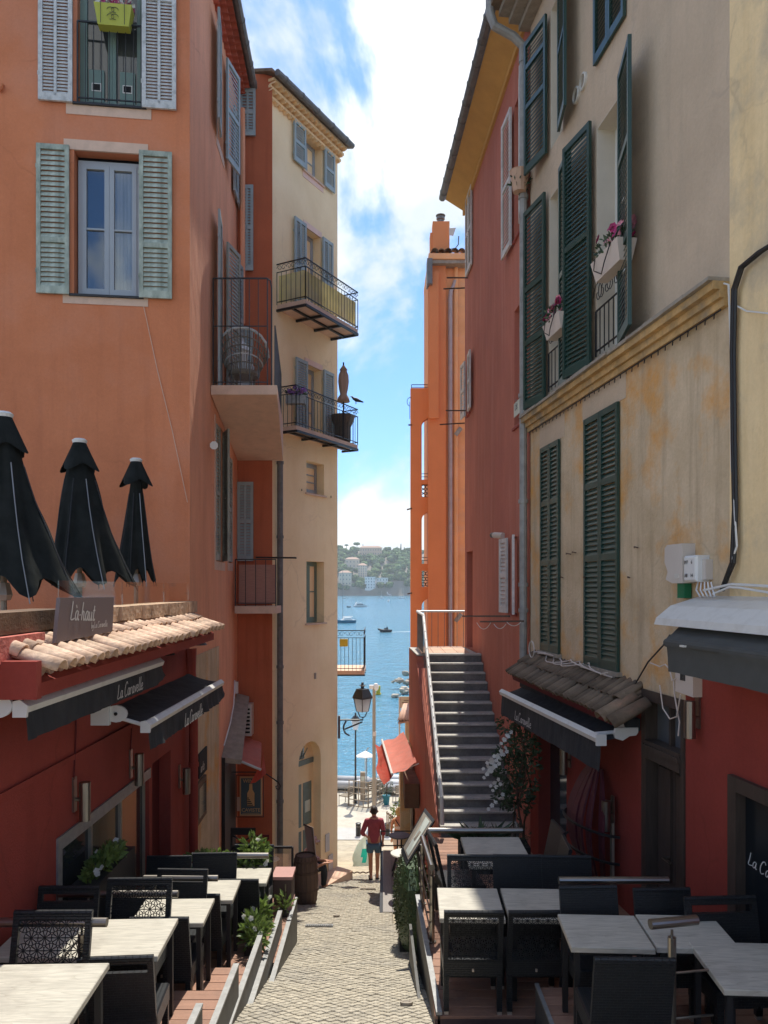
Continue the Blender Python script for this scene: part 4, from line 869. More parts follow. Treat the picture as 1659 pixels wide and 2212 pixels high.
def left_small():
    # air conditioner
    Y = 15.95; t = thing('air_conditioner', 'boxy air conditioner fixed to the rust wall above the little red awning', 'air conditioner', P(538, 1580, Y))
    x0, x1 = X(520, Y), X(543, Y); z0, z1 = Zv(1590, Y), Zv(1522, Y); MB().box(x0, x1, Y, Y + .3, z0, z1).build('casing', M_['ac'], t)
    mb = MB()
    for i in range(7): mb.box(x0 + .07, x1 - .03, Y - .012, Y - .004, z0 + .06 + i * (z1 - z0 - .1) / 7, z0 + .1 + i * (z1 - z0 - .1) / 7)
    mb.build('grille', M_['dark'], t)
    # little red awning with a scrolled bracket
    t = thing('small_red_awning', 'faded red awning with a hanging frill over the wine shop door', 'awning', P(540, 1640, 15.5))
    a, b, c, d = P(521, 1588, 16.2), P(565, 1604, 16.2), P(563, 1660, 15.0), P(513, 1640, 15.0); mb = MB(); n = 8
    vs = []
    for i in range(n + 1):
        for j in range(n + 1):
            p = a.lerp(b, j / n).lerp(d.lerp(c, j / n), i / n); p.z += -.03 * math.sin(math.pi * i / n) + .01 * math.sin(j * 2.1); vs.append(p)
    mb.add(vs, [(i * (n + 1) + j, i * (n + 1) + j + 1, (i + 1) * (n + 1) + j + 1, (i + 1) * (n + 1) + j) for i in range(n) for j in range(n)]).build('canopy_cloth', M_['red_fd'], t, smooth=True, fix=False)
    mb = MB(); q = [P(540, 1693, 14.9), P(552, 1690, 14.95), P(566, 1680, 15.1), P(575, 1670, 15.5), P(570, 1655, 15.9)]; w = [P(557, 1661, 14.98), P(562, 1662, 15.0), P(566, 1655, 15.2), P(568, 1640, 15.6), P(566, 1610, 16.1)]
    mb.add(q + w, [(i, i + 1, 6 + i, 5 + i) for i in range(4)]).build('frill', M_['red_cl'], t, fix=False)
    MB().tube([P(511, 1641, 15.0), P(564, 1663, 15.0)], .025, 8).build('front_bar', M_['white'], t)
    MB().tube([P(495, 1668, 15.1), P(558, 1668, 15.1)], .012, 5).tube([P(575, 1672, 15.3), P(590, 1682, 15.2), P(601, 1690, 15.2), P(606, 1698, 15.2), P(603, 1705, 15.2), P(597, 1704, 15.2), P(596, 1699, 15.2), P(600, 1697, 15.2)], .012, 5).build('scroll_bracket', M_['iron'], t)
    # wine shop sign
    Y = 15.55; t = thing('wine_shop_sign', 'hanging wine shop sign with a bottle and the word CAVISTE', 'sign', P(541, 1764, Y)); x0, x1, z0, z1 = X(518, Y), X(566, Y), Zv(1762, Y), Zv(1678, Y)
    MB().box(x0, x1, Y, Y + .03, z0, z1).build('board', M_['sand'], t); MB().box(x0 + .025, x1 - .025, Y - .006, Y + .01, z0 + .03, z1 - .03).build('print_field', M_['slate'], t)
    mb = MB(); e = .018
    for p, q in (((x0 - .07, z0 - .03), (x1 + .03, z0 - .03)), ((x0 - .07, z1 + .03), (x1 + .03, z1 + .03)), ((x0 - .07, z0 - .03), (x0 - .07, z1 + .03)), ((x1 + .03, z0 - .03), (x1 + .03, z1 + .03))): mb.tube([(p[0], Y + .015, p[1]), (q[0], Y + .015, q[1])], e / 2, 4)
    mb.build('frame', M_['iron'], t)
    xc = (x0 + x1) / 2; bz = Zv(1741, Y); H = Zv(1693, Y) - bz
    ol = [(-.075, 0), (.075, 0), (.075, H * .58), (.035, H * .74), (.03, H), (-.03, H), (-.035, H * .74), (-.075, H * .58)]
    MB().prism([(xc + a * 1.12, bz + b - .008) for a, b in ol], Y - .010, Y - .007).build('bottle_outline', M_['iron'], t); MB().prism([(xc + a, bz + b) for a, b in ol], Y - .014, Y - .011).build('bottle', M_['gold'], t)
    mb = MB()
    for i in range(5): mb.box(xc - .07, xc + .05 - .022 * i, Y - .019, Y - .0155, bz + .012 + .036 * i, bz + .03 + .036 * i)
    mb.build('bottle_steps', M_['iron'], t)
    font('CAVISTE', .1, M_['sand'], t, Matrix.Translation((xc, Y - .012, z0 + .115))); font('WINE', .1, M_['sand'], t, Matrix.Translation((xc - .03, Y - .012, z1 - .085)))
    MB().box(x0 + .05, x1 - .05, Y - .010, Y - .007, z0 + .048, z0 + .058).build('small_print', M_['sand'], t)
    t = thing('posted_notice', 'pale notice on the rust wall left of the wine shop sign', 'notice', P(512, 1740, 16.2)); MB().box(X(508, 16.2), X(520, 16.2), 16.2, 16.215, Zv(1752, 16.2), Zv(1722, 16.2)).build('sheet', M_['chalkpaper'], t)
left_small()
def cream_house():
    t = thing('cream_house', 'narrow cream house with iron balconies at the end of the lane', 'house', (-2.5, 16.4, zg(17)))
    W = WCF; s, z = W.s, W.z; E = s(729)
    w1 = (s(656), s(696), z(657, 368), z(657, 283)); w2 = (s(657), s(692), 6.2, z(657, 488)); w3 = (s(660), s(694), 3.55, z(660, 785)); w4 = (s(662), s(700), z(662, 1064), z(662, 994)); w5 = (s(662), s(700), z(662, 1347), z(662, 1212))
    dr = (s(645), s(693), z(669, 1868), z(669, 1602), .3, True)
    wall_mesh(W, 0, E, zg(19) - .4, 10.75, (w1, w2, w3, w4, w5, dr), .28).build('front_wall', M_['cream'], t, fix=False)
    for o, fm, r in ((w1, 'blue_fr', 2), (w2, 'blue_fr', 3), (w3, 'blue_fr', 3), (w4, 'blue_fr', 3), (w5, 'green_fr', 2)):
        window(t, W, o[0], o[1], o[2], o[3], .26, M_[fm], 1 if o in (w4,) else 2, r)
        MB().box(-.06, o[1] - o[0] + .06, -.05, .1, -.04, 0).build('sill', M_['band'], t, W.M(o[0], o[2]))
    for o in (w1, w2, w3):
        band(t, W, o[0] - .04, o[1] + .04, o[3] + .0, o[3] + .13, M_['pink'], 'lintel_band')
    band(t, W, w1[0] - .04, w1[1] + .04, w1[2] - .16, w1[2] - .04, M_['pink'], 'sill_band')
    for o in (w1, w2, w3):
        shutter(t, W, o[0] - .46, o[0] - .01, o[2], o[3] + .02, M_['blue_wd'], .04, False, pitch=.055, mid=o is w2); shutter(t, W, o[1] + .02, o[1] + .46, o[2], o[3] + .02, M_['blue_wd'], .04, False, pitch=.055, mid=o is w2)
    # arched door
    d0, d1 = dr[0] + .03, dr[1] - .03; w = d1 - d0; h = dr[3] - dr[2] - .03; rr = w / 2; arcp = [(rr + rr * math.cos(R(a)), h - rr + rr * math.sin(R(a))) for a in range(0, 181, 15)]
    Mx = W.M(d0, dr[2], -.28)
    door = MB().prism([(0, 0), (w, 0)] + arcp, -.05, 0).build('door', M_['door_gn'], t, Mx)
    for (a, b, c, d) in ((.06, .46, .15, .75), (.54, .94, .15, .75), (.06, .46, .85, 1.85), (.54, .94, .85, 1.85)): MB().box(w * a, w * b, -.065, -.04, c, d).build('door_panel', M_['door_gn'], door, Mx)
    MB().box(-.02, w + .02, -.08, -.03, h - rr - .12, h - rr).build('transom', M_['door_gn'], door, Mx)
    MB().prism([(rr + (rr - .1) * math.cos(R(a)), h - rr + .03 + (rr - .12) * math.sin(R(a))) for a in range(0, 181, 15)], -.056, -.03).build('fanlight', M_['pane'], door, Mx)
    mb = MB()
    for a in (50, 90, 130): mb.tube([(rr, -.06, h - rr + .03), (rr + (rr - .1) * math.cos(R(a)), -.06, h - rr + (rr - .1) * math.sin(R(a)))], .014, 4)
    mb.build('fanlight_bars', M_['door_gn'], door, Mx); MB().box(w * .62, w * .86, -.075, -.066, 1.15, 1.42).build('note', M_['paper'], door, Mx)
    # stone doorstep running along the house
    mb = MB(); a, b = W.pt(s(655), 0), W.pt(E + .02, 0); z1 = Zv(1878, 18.6)
    mb.plan([(a.x, a.y), (a.x + W.n[0] * .55, a.y + W.n[1] * .55), (b.x + W.n[0] * .42, b.y + W.n[1] * .42), (b.x, b.y)], [zg(18) - .8] * 4, [z1 + .1, z1 + .04, z1 - .08, z1 - .05]).build('doorstep', M_['ceram'], t)
    # eave
    genoise(t, W, -.05, E + .05, 10.42, 3, M_['cream_eave'], .085, .17)
    gutter(t, [W.pt(-.1, 10.83, .36), W.pt(.5, 10.84, .36), W.pt(E + .12, 10.83, .36)], .07)
    MB().add([W.pt(-.2, 10.82, .30), W.pt(E + .2, 10.82, .30), W.pt(E + .2, 11.3, -1.5), W.pt(-.2, 11.3, -1.5), W.pt(-.2, 10.88, .30), W.pt(E + .2, 10.88, .30), W.pt(E + .2, 11.4, -1.5), W.pt(-.2, 11.4, -1.5)], [(3, 2, 1, 0), (4, 5, 6, 7), (0, 1, 5, 4), (1, 2, 6, 5), (2, 3, 7, 6), (3, 0, 4, 7)]).build('roof', M_['tile_dk'], t)
    MB().plan([(-2.51 - .1, 16.75), (-1.33, 19.0), (-1.75, 24), (-6, 24), (-6, 17)], zg(22) - 1, 10.8).build('core', M_['cream'], t)
    # downpipe
    p0, p1 = W.pt(s(597), 9.0, .1), W.pt(s(597), 0, .1); mb = MB(); zz0, zz1 = zg(16.6) - .3, Zv(998, 16.7); mb.tube([(p0.x, p0.y, zz0), (p0.x, p0.y, zz1)], .065, 10)
    for v in (1000, 1160, 1440, 1560, 1730): q = Zv(v, 16.7); mb.tube([(p0.x, p0.y, q - .03), (p0.x, p0.y, q + .03)], .08, 10)
    mb.build('downpipe', M_['gutter'], t)
    band(t, W, s(577), s(589), zg(16.5) - .2, Zv(995, 16.4), M_['cream'], 'corner_strip', .06)
    # balconies
    def balcony(s0, s1, D, zb, zt, screen, depthb=.09):
        c = [W.pt(s0, 0, 0), W.pt(s0, 0, D), W.pt(s1, 0, D), W.pt(s1, 0, 0)]
        b = MB().plan([(p.x, p.y) for p in c], zb, zb + depthb).build('balcony', M_['band'], t)
        k = MB()
        for i in range(4):
            q = s0 + (s1 - s0) * i / 3; k.tube([W.pt(q, zb - .035, 0), W.pt(q, zb - .035, D)], .035, 4)
        k.tube([W.pt(s0, zb - .03, D * .5), W.pt(s1, zb - .03, D * .5)], .03, 4).tube([W.pt(s0, zb - .03, D), W.pt(s1, zb - .03, D)], .035, 4).build('iron_joists', M_['iron'], b)
        railing(b, [(c[0].x, c[0].y), (c[1].x, c[1].y), (c[2].x, c[2].y), (c[3].x, c[3].y)], zb + depthb, zt - zb - depthb, M_['iron'], .12, .008, True, (zt - zb - depthb) * .8)
        if screen:
            cc = [W.pt(s0 + .03, 0, .03), W.pt(s0 + .03, 0, D - .04), W.pt(s1 - .03, 0, D - .04)]; m2 = MB()
            for a, bb in zip(cc, cc[1:]): m2.quad((a.x, a.y, zb + .14), (bb.x, bb.y, zb + .14), (bb.x, bb.y, zt - .24), (a.x, a.y, zt - .24))
            m2.build('privacy_screen', mat('yellow_screen', (.66, .58, .27), .8, var=.25, vs=1.5, transl=.4, blot=(.50, .46, .34), blot_amt=.6, blot_scale=1.2), b, fix=False)
        return b
    balcony(s(598), s(598) + 2.2, .75, 6.06, 7.03, True)
    balcony(s(603), s(603) + 2.62, .45, 3.42, 4.38, False)
    # balcony on the sea side, seen past the corner
    zb = Zv(1457, 21); b = MB().box(-1.75, X(787, 21), 21, 22.6, zb, zb + .1).build('sea_balcony', M_['band'], t)
    x0, x1 = -1.6, X(786, 21); railing(b, [(x0, 21.03), (x1, 21.03), (x1, 22.5)], zb + .1, 1.1, M_['iron'], .11, .008, True, .9)
    k = MB(); [k.tube([(x0, q, zb - .03), (x1 + .03, q, zb - .03)], .03, 4) for q in (21.1, 21.8, 22.4)]; k.build('iron_joists', M_['iron'], b)
    MB().box(-.10, .12, -.06, .06, -.1, .1).build('letter_box', M_['yel'], b, TR(X(742, 20.98), 20.95, Zv(1388, 21)))
    # small fittings
    MB().box(-.035, .035, -.015, 0, -.07, .07).build('wall_vent', M_['stone'], t, W.M(s(680), z(680, 1460), .002))
    for (u, v, a, h) in ((706, 1820, .17, .42), (712, 1862, .19, .36)): MB().box(-a / 2, a / 2, -.02, 0, -h / 2, h / 2).build('fixed_plaque', M_['chalkpaper'], t, W.M(s(u), z(u, v), .003 + (.018 if u > 710 else 0)))
    for (u, v) in ((652, 1060), (715, 1075), (646, 505)): MB().tube([W.at(u, v, 0), W.at(u, v, .09), W.at(u, v - 4, .1)], .009, 5).build('shutter_catch', M_['rustiron'], t)
    return W
cream_house()
def cream_extras():
    W = WCF; s, z = W.s, W.z
    # folded beige parasol on the lower balcony
    Y = 18.0; x = X(742, Y); t = thing('folded_parasol', 'folded beige parasol on the lower balcony of the cream house', 'parasol', (x, Y, 3.5)); z0 = 3.5
    MB().tube([(x, Y, z0), (x, Y, Zv(783, Y))], .02, 6).build('pole', M_['iron'], t)
    zt = Zv(788, Y); zb = Zv(868, Y); H = zt - zb
    st = lambda a, i: 1 + (.22 if i > 0 else 0) * math.sin(6 * a + i * .3)
    MB().lathe([(.15, 0), (.12, H * .1), (.07, H * .2), (.09, H * .35), (.105, H * .55), (.095, H * .72), (.06, H * .84), (.085, H * .85), (.025, H * .97), (.012, H)], (x, Y, zb), 18, st).build('canopy_cloth', M_['cloth_bg'], t, smooth=True)
    # crow on the rail
    p = Vector((X(768, 18.35), 18.35, 4.40)); t = thing('crow', 'black crow perched on the lower balcony rail', 'bird', p)
    mb = MB(); mb.tube([p + Vector((-.13, 0, .165)), p + Vector((-.10, 0, .165)), p + Vector((-.075, 0, .155)), p + Vector((-.05, 0, .12)), p + Vector((.02, 0, .09)), p + Vector((.10, 0, .06)), p + Vector((.19, 0, .03))], [.004, .012, .026, .030, .05, .03, .012], 8)
    mb.tube([p + Vector((0, .015, .05)), p + Vector((0, .015, -.01))], .007, 4).tube([p + Vector((.02, -.015, .05)), p + Vector((.02, -.015, -.01))], .007, 4); mb.build('body', M_['feather'], t, smooth=True)
    # wicker basket chair, flower box
    q = W.pt(s(722), 3.52, .24); t = thing('wicker_basket_table', 'round brown wicker tub behind the lower balcony rail', 'basket', q)
    MB().lathe([(.17, 0), (.2, .05), (.2, .38), (.27, .52), (.3, .66), (.27, .66)], q, 16).build('wicker_body', M_['wicker_b'], t)
    q = W.pt(s(614), 4.12, .3); t = thing('balcony_flower_box', 'purple flowers in a trough at the near end of the lower balcony', 'flower box', q); MB().box(q.x - .2, q.x + .22, q.y - .09, q.y + .09, q.z - .1, q.z + .08).build('trough', M_['galv'], t)
    mb = MB(); rnd = random.Random(4); [blossom(mb, q + Vector((rnd.uniform(-.2, .22), rnd.uniform(-.1, .1), .12 + rnd.uniform(0, .14))), .05, seed=i) for i in range(22)]; stuff(mb.build('violet_blooms', M_['petal_v'], t, fix=False))
    foliage(q + Vector((0, 0, .14)), (.22, .1, .1), 90, .08, .03, 8).build('foliage', M_['leaf_dk'], t, fix=False)
    # wicker armchair and lantern on the orange house's balcony
    b = Vector((X(527, 14.0), 14.0, 3.47)); t = thing('wicker_armchair', 'grey wicker armchair on the near balcony of the orange house', 'chair', b)
    MB().lathe([(.27, .36), (.29, .40), (.28, .45), (.001, .46)], b, 14).build('seat', M_['wicker_g'], t)
    for k in range(4): a = R(45 + 90 * k); MB().tube([(b.x + .24 * math.cos(a), b.y + .24 * math.sin(a), b.z), (b.x + .22 * math.cos(a), b.y + .22 * math.sin(a), b.z + .4)], .022, 6).build('leg', M_['wicker_g'], t)
    vs = []; n = 12; bk = MB()
    for i in range(6):
        for k in range(n + 1):
            a = R(-10 + 200 * k / n); r = .27 + .035 * i; top = .30 + .42 * max(0, math.sin(a)) ** .7; vs.append((b.x + r * math.cos(a), b.y - r * .75 * math.sin(a), b.z + .44 + top * i / 5))
    for k in range(n + 1): bk.tube([vs[i * (n + 1) + k] for i in range(6)], .012, 4)
    for k in range(n): bk.tube([Vector(vs[i * (n + 1) + k]).lerp(Vector(vs[i * (n + 1) + k + 1]), .5) for i in range(6)], .009, 4)
    for i in (1, 3, 4): bk.tube(vs[i * (n + 1):(i + 1) * (n + 1)], .012, 4)
    stuff(bk.build('backrest', M_['wicker_g'], t))
    MB().tube(vs[-(n + 1):], .024, 6).build('rolled_rim', M_['white_wd'], t); MB().tube(vs[2 * (n + 1):3 * (n + 1)], .014, 5).build('woven_band', M_['white_wd'], t)
    b = Vector((X(524, 15.2), 15.2, 3.47)); t = thing('garden_lantern', 'white pointed lantern behind the wicker armchair on the balcony', 'lantern', b)
    MB().box(b.x - .2, b.x + .2, b.y - .2, b.y + .2, b.z, b.z + .95).build('stand', M_['white_wd'], t); MB().lathe([(.09, .96), (.12, 1.2), (.17, 1.22), (.03, 1.4), (.02, 1.46)], b, 4).build('lantern_body', M_['white'], t)
    # street lantern on the corner bracket with an anchor
    Y = 19.05; c = P(783, 1545, Y); t = thing('wall_lantern', 'black street lantern on an anchor bracket at the cream house corner', 'street lamp', P(735, 1555, Y))
    k = .0115 * 19.05 / 19; r1, r0 = (800 - 768) / F * Y, (795 - 775) / F * Y
    zb, zm, zt = Zv(1537, Y), Zv(1508, Y), Zv(1488, Y); x = X(783, Y)
    MB().lathe([(r0 * .62, zb), (r1 * .58, zm)], (x, Y, 0), 4).build('lamp_glass', M_['lampglass'], t, fix=True)
    fr = MB()
    for q in range(4):
        a = math.pi / 2 * q; fr.tube([(x + r0 * .64 * math.cos(a), Y + r0 * .64 * math.sin(a), zb), (x + r1 * .6 * math.cos(a), Y + r1 * .6 * math.sin(a), zm)], .012, 4)
    fr.lathe([(r1 * .68, zm - .01), (r1 * .68, zm + .03), (r1 * .42, zt), (r1 * .1, zt + .02), (r1 * .12, zt + .06), (r1 * .26, zt + .075), (r1 * .1, zt + .10), (r1 * .07, zt + .16)], (x, Y, 0), 4)
    fr.tube([(x - r0 * .5, Y, zb), (x - .06, Y, zb - .13), (x + .01, Y, zb - .15), (x + .06, Y, zb - .13), (x + r0 * .5, Y, zb)], .014, 5); fr.build('lamp_frame', M_['iron'], t)
    zz = Zv(1555, Y); br = MB().tube([(X(732, Y), Y, zz), (X(784, Y), Y, zz), (X(784, Y), Y, zb - .13)], .02, 6)
    br.tube([(X(783, Y), Y, zz - .05), P(745, 1575, Y)], .02, 6).tube([P(748, 1557, Y), P(743, 1566, Y), P(742, 1574, Y), P(746, 1584, Y), P(755, 1589, Y)], .022, 6); br.build('anchor_bracket', M_['iron'], t)
    MB().box(X(732, Y) - .02, X(732, Y) + .03, Y - .06, Y + .06, zz - .45, zz + .1).build('wall_plate', M_['rustiron'], t)
cream_extras()
# ================================================================ LEFT RESTAURANT
def restaurant_left():
    t = thing('red_restaurant', 'dark red restaurant front with a tiled canopy and roof terrace on the left', 'restaurant', (-2.9, 8, zg(8)))
    W = WL; win = (6.8, 9.5, -4.5, -2.22); rec = (9.62, 10.45, -5.2, -2.2)
    wall_mesh(W, 2.4, 11.44, -5.4, -.62, (win, rec), .16).build('wall', M_['red'], t, fix=False)
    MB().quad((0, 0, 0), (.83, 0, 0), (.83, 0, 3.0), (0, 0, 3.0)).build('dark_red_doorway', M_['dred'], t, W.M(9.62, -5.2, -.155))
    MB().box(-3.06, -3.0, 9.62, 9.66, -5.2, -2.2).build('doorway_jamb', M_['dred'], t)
    # raised plaster line on the wall
    MB().box(0, 5.6, -.018, 0, 0, .05).build('plaster_ridge', M_['red'], t, W.M(4.4, -1.60, .002))
    # pale window frame, panes and mullions
    fr = MB().box(0, 2.7, -.02, .14, 2.16, 2.28).box(0, .09, -.02, .14, 0, 2.16).build('window_frame', M_['galv'], t, W.M(6.8, -4.5, .0))
    for i in range(3):
        MB().box(.1 + i * .87, .1 + i * .87 + .85, .08, .09, .02, 2.15).build('pane', M_['pane'], fr, W.M(6.8, -4.5, 0)); MB().box(.94 + i * .87, .99 + i * .87, .05, .12, .0, 2.16).build('mullion', M_['taupe'], fr, W.M(6.8, -4.5, 0))
    # canopy: board, tiles
    MB().hexa([(-2.40, 5.3, -.76), (-2.40, 10.85, -.73), (-2.92, 10.85, -.64), (-2.92, 5.3, -.67), (-2.40, 5.3, -.665), (-2.40, 10.85, -.635), (-2.92, 10.85, -.40), (-2.92, 5.3, -.42)]).build('canopy_board', M_['red'], t)
    MB().box(-3.6, -2.36, 5.22, 5.3, -.76, -.50).build('canopy_end_board', M_['red'], t)
    rnd = random.Random(6); tm = [barrel_tile(.33, .09, .078).mesh('roof_tile', M_['tile'], smooth=True) for q in range(1)][0]; cm = barrel_tile(.62, .075, .075).mesh('roof_tile', M_['tile'], smooth=True)
    n = 31
    for i in range(n):
        y = 5.42 + i * (10.75 - 5.42) / (n - 1); rz = R(90) + rnd.uniform(-.03, .03); z = -.585 + .003 * i / n
        for k in range(2):
            dz = rnd.uniform(-.006, .008)
            ob('roof_tile', tm, t, TR(-2.27 - k * .29 + rnd.uniform(-.025, .025), y + rnd.uniform(-.012, .012), z + k * .10 + dz + k * .012, rz, R(20 + rnd.uniform(-2.5, 2.5)), rnd.uniform(-.08, .08)))
        ob('roof_tile', cm, t, TR(-2.44, y + .086, z + .01, R(90), R(19)) @ Matrix.Rotation(math.pi, 4, 'Y'))
    # parapet and ledge
    MB().box(-2.98, -2.80, 4.2, 11.38, -.62, -.33).build('parapet', M_['red'], t)
    MB().box(-3.0, -2.66, 4.2, 6.55, -.33, -.175).build('beam_ledge', M_['wood_beam'], t)
    mb = MB(); k = 18
    for i in range(k):
        a, b = 6.56 + (11.05 - 6.56) * i / k, 6.56 + (11.05 - 6.56) * (i + 1) / k
        mb.box(-3.0, -2.67 + rnd.uniform(-.02, .02), a, b, -.33 + rnd.uniform(-.03, .0), -.19)
    mb.build('stone_ledge', M_['ledge'], t)
    MB().box(-2.95, -2.6, 4.6, 5.9, -.52, -.34).build('salmon_kerb', mat('salmon_render', (.55, .16, .12), .9, var=.25, vs=12, bump=.8, bs=20), t)
    gl = [(6.6, 8.2), (8.22, 9.75), (9.77, 10.98)]
    for a, b in gl: MB().box(-2.80, -2.79, a, b, -.19, .065).build('glass_panel', M_['glass'], t)
    MB().box(-7, -2.95, 3.6, 11.3, -1.1, -.98).build('terrace_floor', M_['ceram'], t)
    MB().box(-7, -3.4, 2.4, 11.2, -5.6, -1.1).build('core', M_['dark'], t)
    # red downpipe with a flared head
    x, y = -2.80, 11.32; mb = MB().tube([(x, y, zg(11) - .2), (x, y, -1.55), (x - .05, y + .02, -1.25), (x - .08, y + .04, -.9)], [.062, .062, .075, .11], 10)
    for z in (-4.6, -4.35, -2.6): mb.tube([(x, y, z - .03), (x, y, z + .03)], .075, 10)
    mb.build('downpipe', M_['red'], t)
    mb = MB().lathe([(.16, 0), (.15, .01), (.03, .15), (.02, .17)], (0, 0, 0), 12)
    for (u, v, Y) in ((425, 1393, 11.0), (352, 1415, 9.6)):
        q = P(u, v, Y); tag(MB().lathe([(.15, 0), (.03, .13), (.02, .16)], q, 14).build('barn_lamp', M_['iron']), 'black conical lamp under the tiled canopy at its far end' if u > 400 else 'black conical lamp under the tiled canopy above the first awning', 'lamp', 'conical lamps under the tiled canopy')
restaurant_left()
def script_sign():
    Wp = Wall((-2.5, 0), (0, 1)); t = thing('terrace_sign', 'taupe sign with silver script standing on the sunlit tiled canopy', 'sign', (-2.5, 6.5, -.4))
    MB().hexa([(-2.5, 5.86, -.42), (-2.5, 7.08, -.40), (-2.53, 7.08, -.40), (-2.53, 5.86, -.42), (-2.5, 5.94, -.075), (-2.5, 7.12, -.085), (-2.53, 7.12, -.085), (-2.53, 5.94, -.075)]).build('panel', M_['sign_gy'], t)
    Mx = Wp.M(6.12, -.255, .006); tx = text_mb('L`a-haut', .15, .13); tx.build('lettering', M_['letter'], t, Mx @ Matrix.Rotation(R(3), 4, 'Y'), fix=False)
    text_mb('by La Caravelle', .055, .14).build('small_lettering', M_['letter'], t, Wp.M(6.55, -.345, .006), fix=False)
script_sign()
def awning_left(Y0, Y1, xb, zb, zw, drop, lb, txt_y, txt_h, wrinkle=.02, white_edge=False, seed=0):
    t = thing('black_awning', lb, 'awning', (xb, Y0, zb)); rnd = random.Random(seed)
    # cloth from the cassette to the front bar
    n, m = 24, 5; vs = []
    for i in range(n + 1):
        for j in range(m + 1):
            a = i / n; b = j / m; vs.append((-2.82 + (xb + 2.82) * b, Y0 + .08 + (Y1 - Y0 - .16) * a, zw + (zb + .03 - zw) * b - .03 * math.sin(math.pi * b) + wrinkle * .3 * noise.noise((a * 14, b * 3, seed))))
    MB().add(vs, [(i * (m + 1) + j, i * (m + 1) + j + 1, (i + 1) * (m + 1) + j + 1, (i + 1) * (m + 1) + j) for i in range(n) for j in range(m)]).build('cloth', M_['awn'], t, smooth=True, fix=False)
    MB().prism([(xb - .035, zb - .03), (xb + .03, zb - .035), (xb + .045, zb + .01), (xb + .0, zb + .05), (xb - .035, zb + .04)], Y0, Y1).build('front_bar', M_['white'], t)
    MB().prism([(xb - .05, zb - .06), (xb + .045, zb - .06), (xb + .055, zb + .02), (xb, zb + .062), (xb - .05, zb + .05)], Y0 - .025, Y0).build('end_cap', M_['plastic'], t)
    n = 60; vs = []
    for i in range(n + 1):
        a = i / n; y = Y0 + .03 + (Y1 - Y0 - .03) * a
        for j, q in enumerate((0, .5, 1)):
            w = wrinkle * q * (noise.noise((a * 22, q, seed + 3)) + .6 * noise.noise((a * 50, q, seed))); hang = drop * q * (1 + .06 * noise.noise((a * 9, 1, seed)))
            if a > .93: w -= 0; hang *= 1 - (a - .93) * 5 * q
            vs.append((xb + .012 + w + .02 * q, y + (.09 * q if a > .96 else 0), zb - .03 - hang))
    MB().add(vs, [(i * 3 + j, i * 3 + j + 1, i * 3 + j + 4, i * 3 + j + 3) for i in range(n) for j in range(2)]).build('valance', M_['awn'], t, smooth=True, fix=False)
    Wp = Wall((xb + .055 + wrinkle, 0), (0, 1)); text_mb('La Caravelle', txt_h, .10).build('lettering', M_['letter_w'], t, Wp.M(txt_y, zb - .03 - drop * .78, 0), fix=False)
    # cassette end, arm
    MB().box(-2.9, -2.72, Y0 - .06, Y0, zw - .12, zw + .10).build('cassette_end', M_['plastic'], t)
    MB().lathe([(.001, 0), (.07, 0), (.085, .02), (.085, .05), (.001, .05)], (0, 0, 0), 16).build('roller_end', M_['plastic'], t, TR(-2.66, Y0 + .02, zw - .01, 0, R(90)) @ Matrix.Scale(1.3, 4, (1, 0, 0)))
    MB().lathe([(.001, 0), (.018, 0), (.018, .01), (.001, .01)], (0, 0, 0), 8).build('end_screw', M_['iron'], t, TR(-2.66, Y0 - .032, zw - .01, 0, R(90)))
    MB().tube([(-2.7, Y0 + .05, zw - .05), (xb - .02, Y0 + .05, zb)], .02, 6).build('arm', M_['plastic'], t)
    return t
awning_left(5.3, 8.6, -2.5, -.83, -.80, .20, 'black awning with white script right under the sunlit tiled canopy on the left', 7.0, .13, .02, seed=1)
awning_left(7.66, 11.2, -2.37, -1.38, -1.24, .22, 'black awning with a creased frill over the red doorway on the left', 8.75, .15, .05, seed=5)
def wall_lamp(W, s, z, lb, n=.0, h=.36):
    t = thing('wall_lamp', lb, 'lamp', W.pt(s, z, .06), 'steel cylinder wall lamps')
    MB().box(-.035, .035, -.02, 0, -h * .3, h * .6).build('back_plate', M_['steel'], t, W.M(s - .02, z, n))
    MB().tube([W.pt(s, z, n), W.pt(s, z, n + .08)], .018, 6).build('arm', M_['steel'], t)
    p = W.pt(s, z, n + .10); MB().tube([p + Vector((0, 0, -h * .55)), p + Vector((0, 0, h * .45))], .052, 14).build('cylinder_shade', M_['steel'], t, smooth=False)
wall_lamp(WL, 7.2, -1.98, 'steel cylinder lamp nearest the camera on the left red wall'); wall_lamp(WL, 8.8, -2.06, 'steel cylinder lamp just above the pale window frame on the left red wall'); wall_lamp(WL, 10.9, -2.72, 'steel cylinder lamp beside the red downpipe')
for (y, z0, z1, lb) in ((7.15, -1.78, -.95, 'thin red cable above the nearest left wall lamp'), (8.75, -1.85, -1.3, 'thin red cable above the lamp over the pale window frame')):
    tag(MB().tube([(-2.885, y, z0), (-2.885, y + .05, (z0 + z1) / 2), (-2.885, y + .06, z1)], .008, 4).build('lamp_cable', M_['dred']), lb, 'cable')
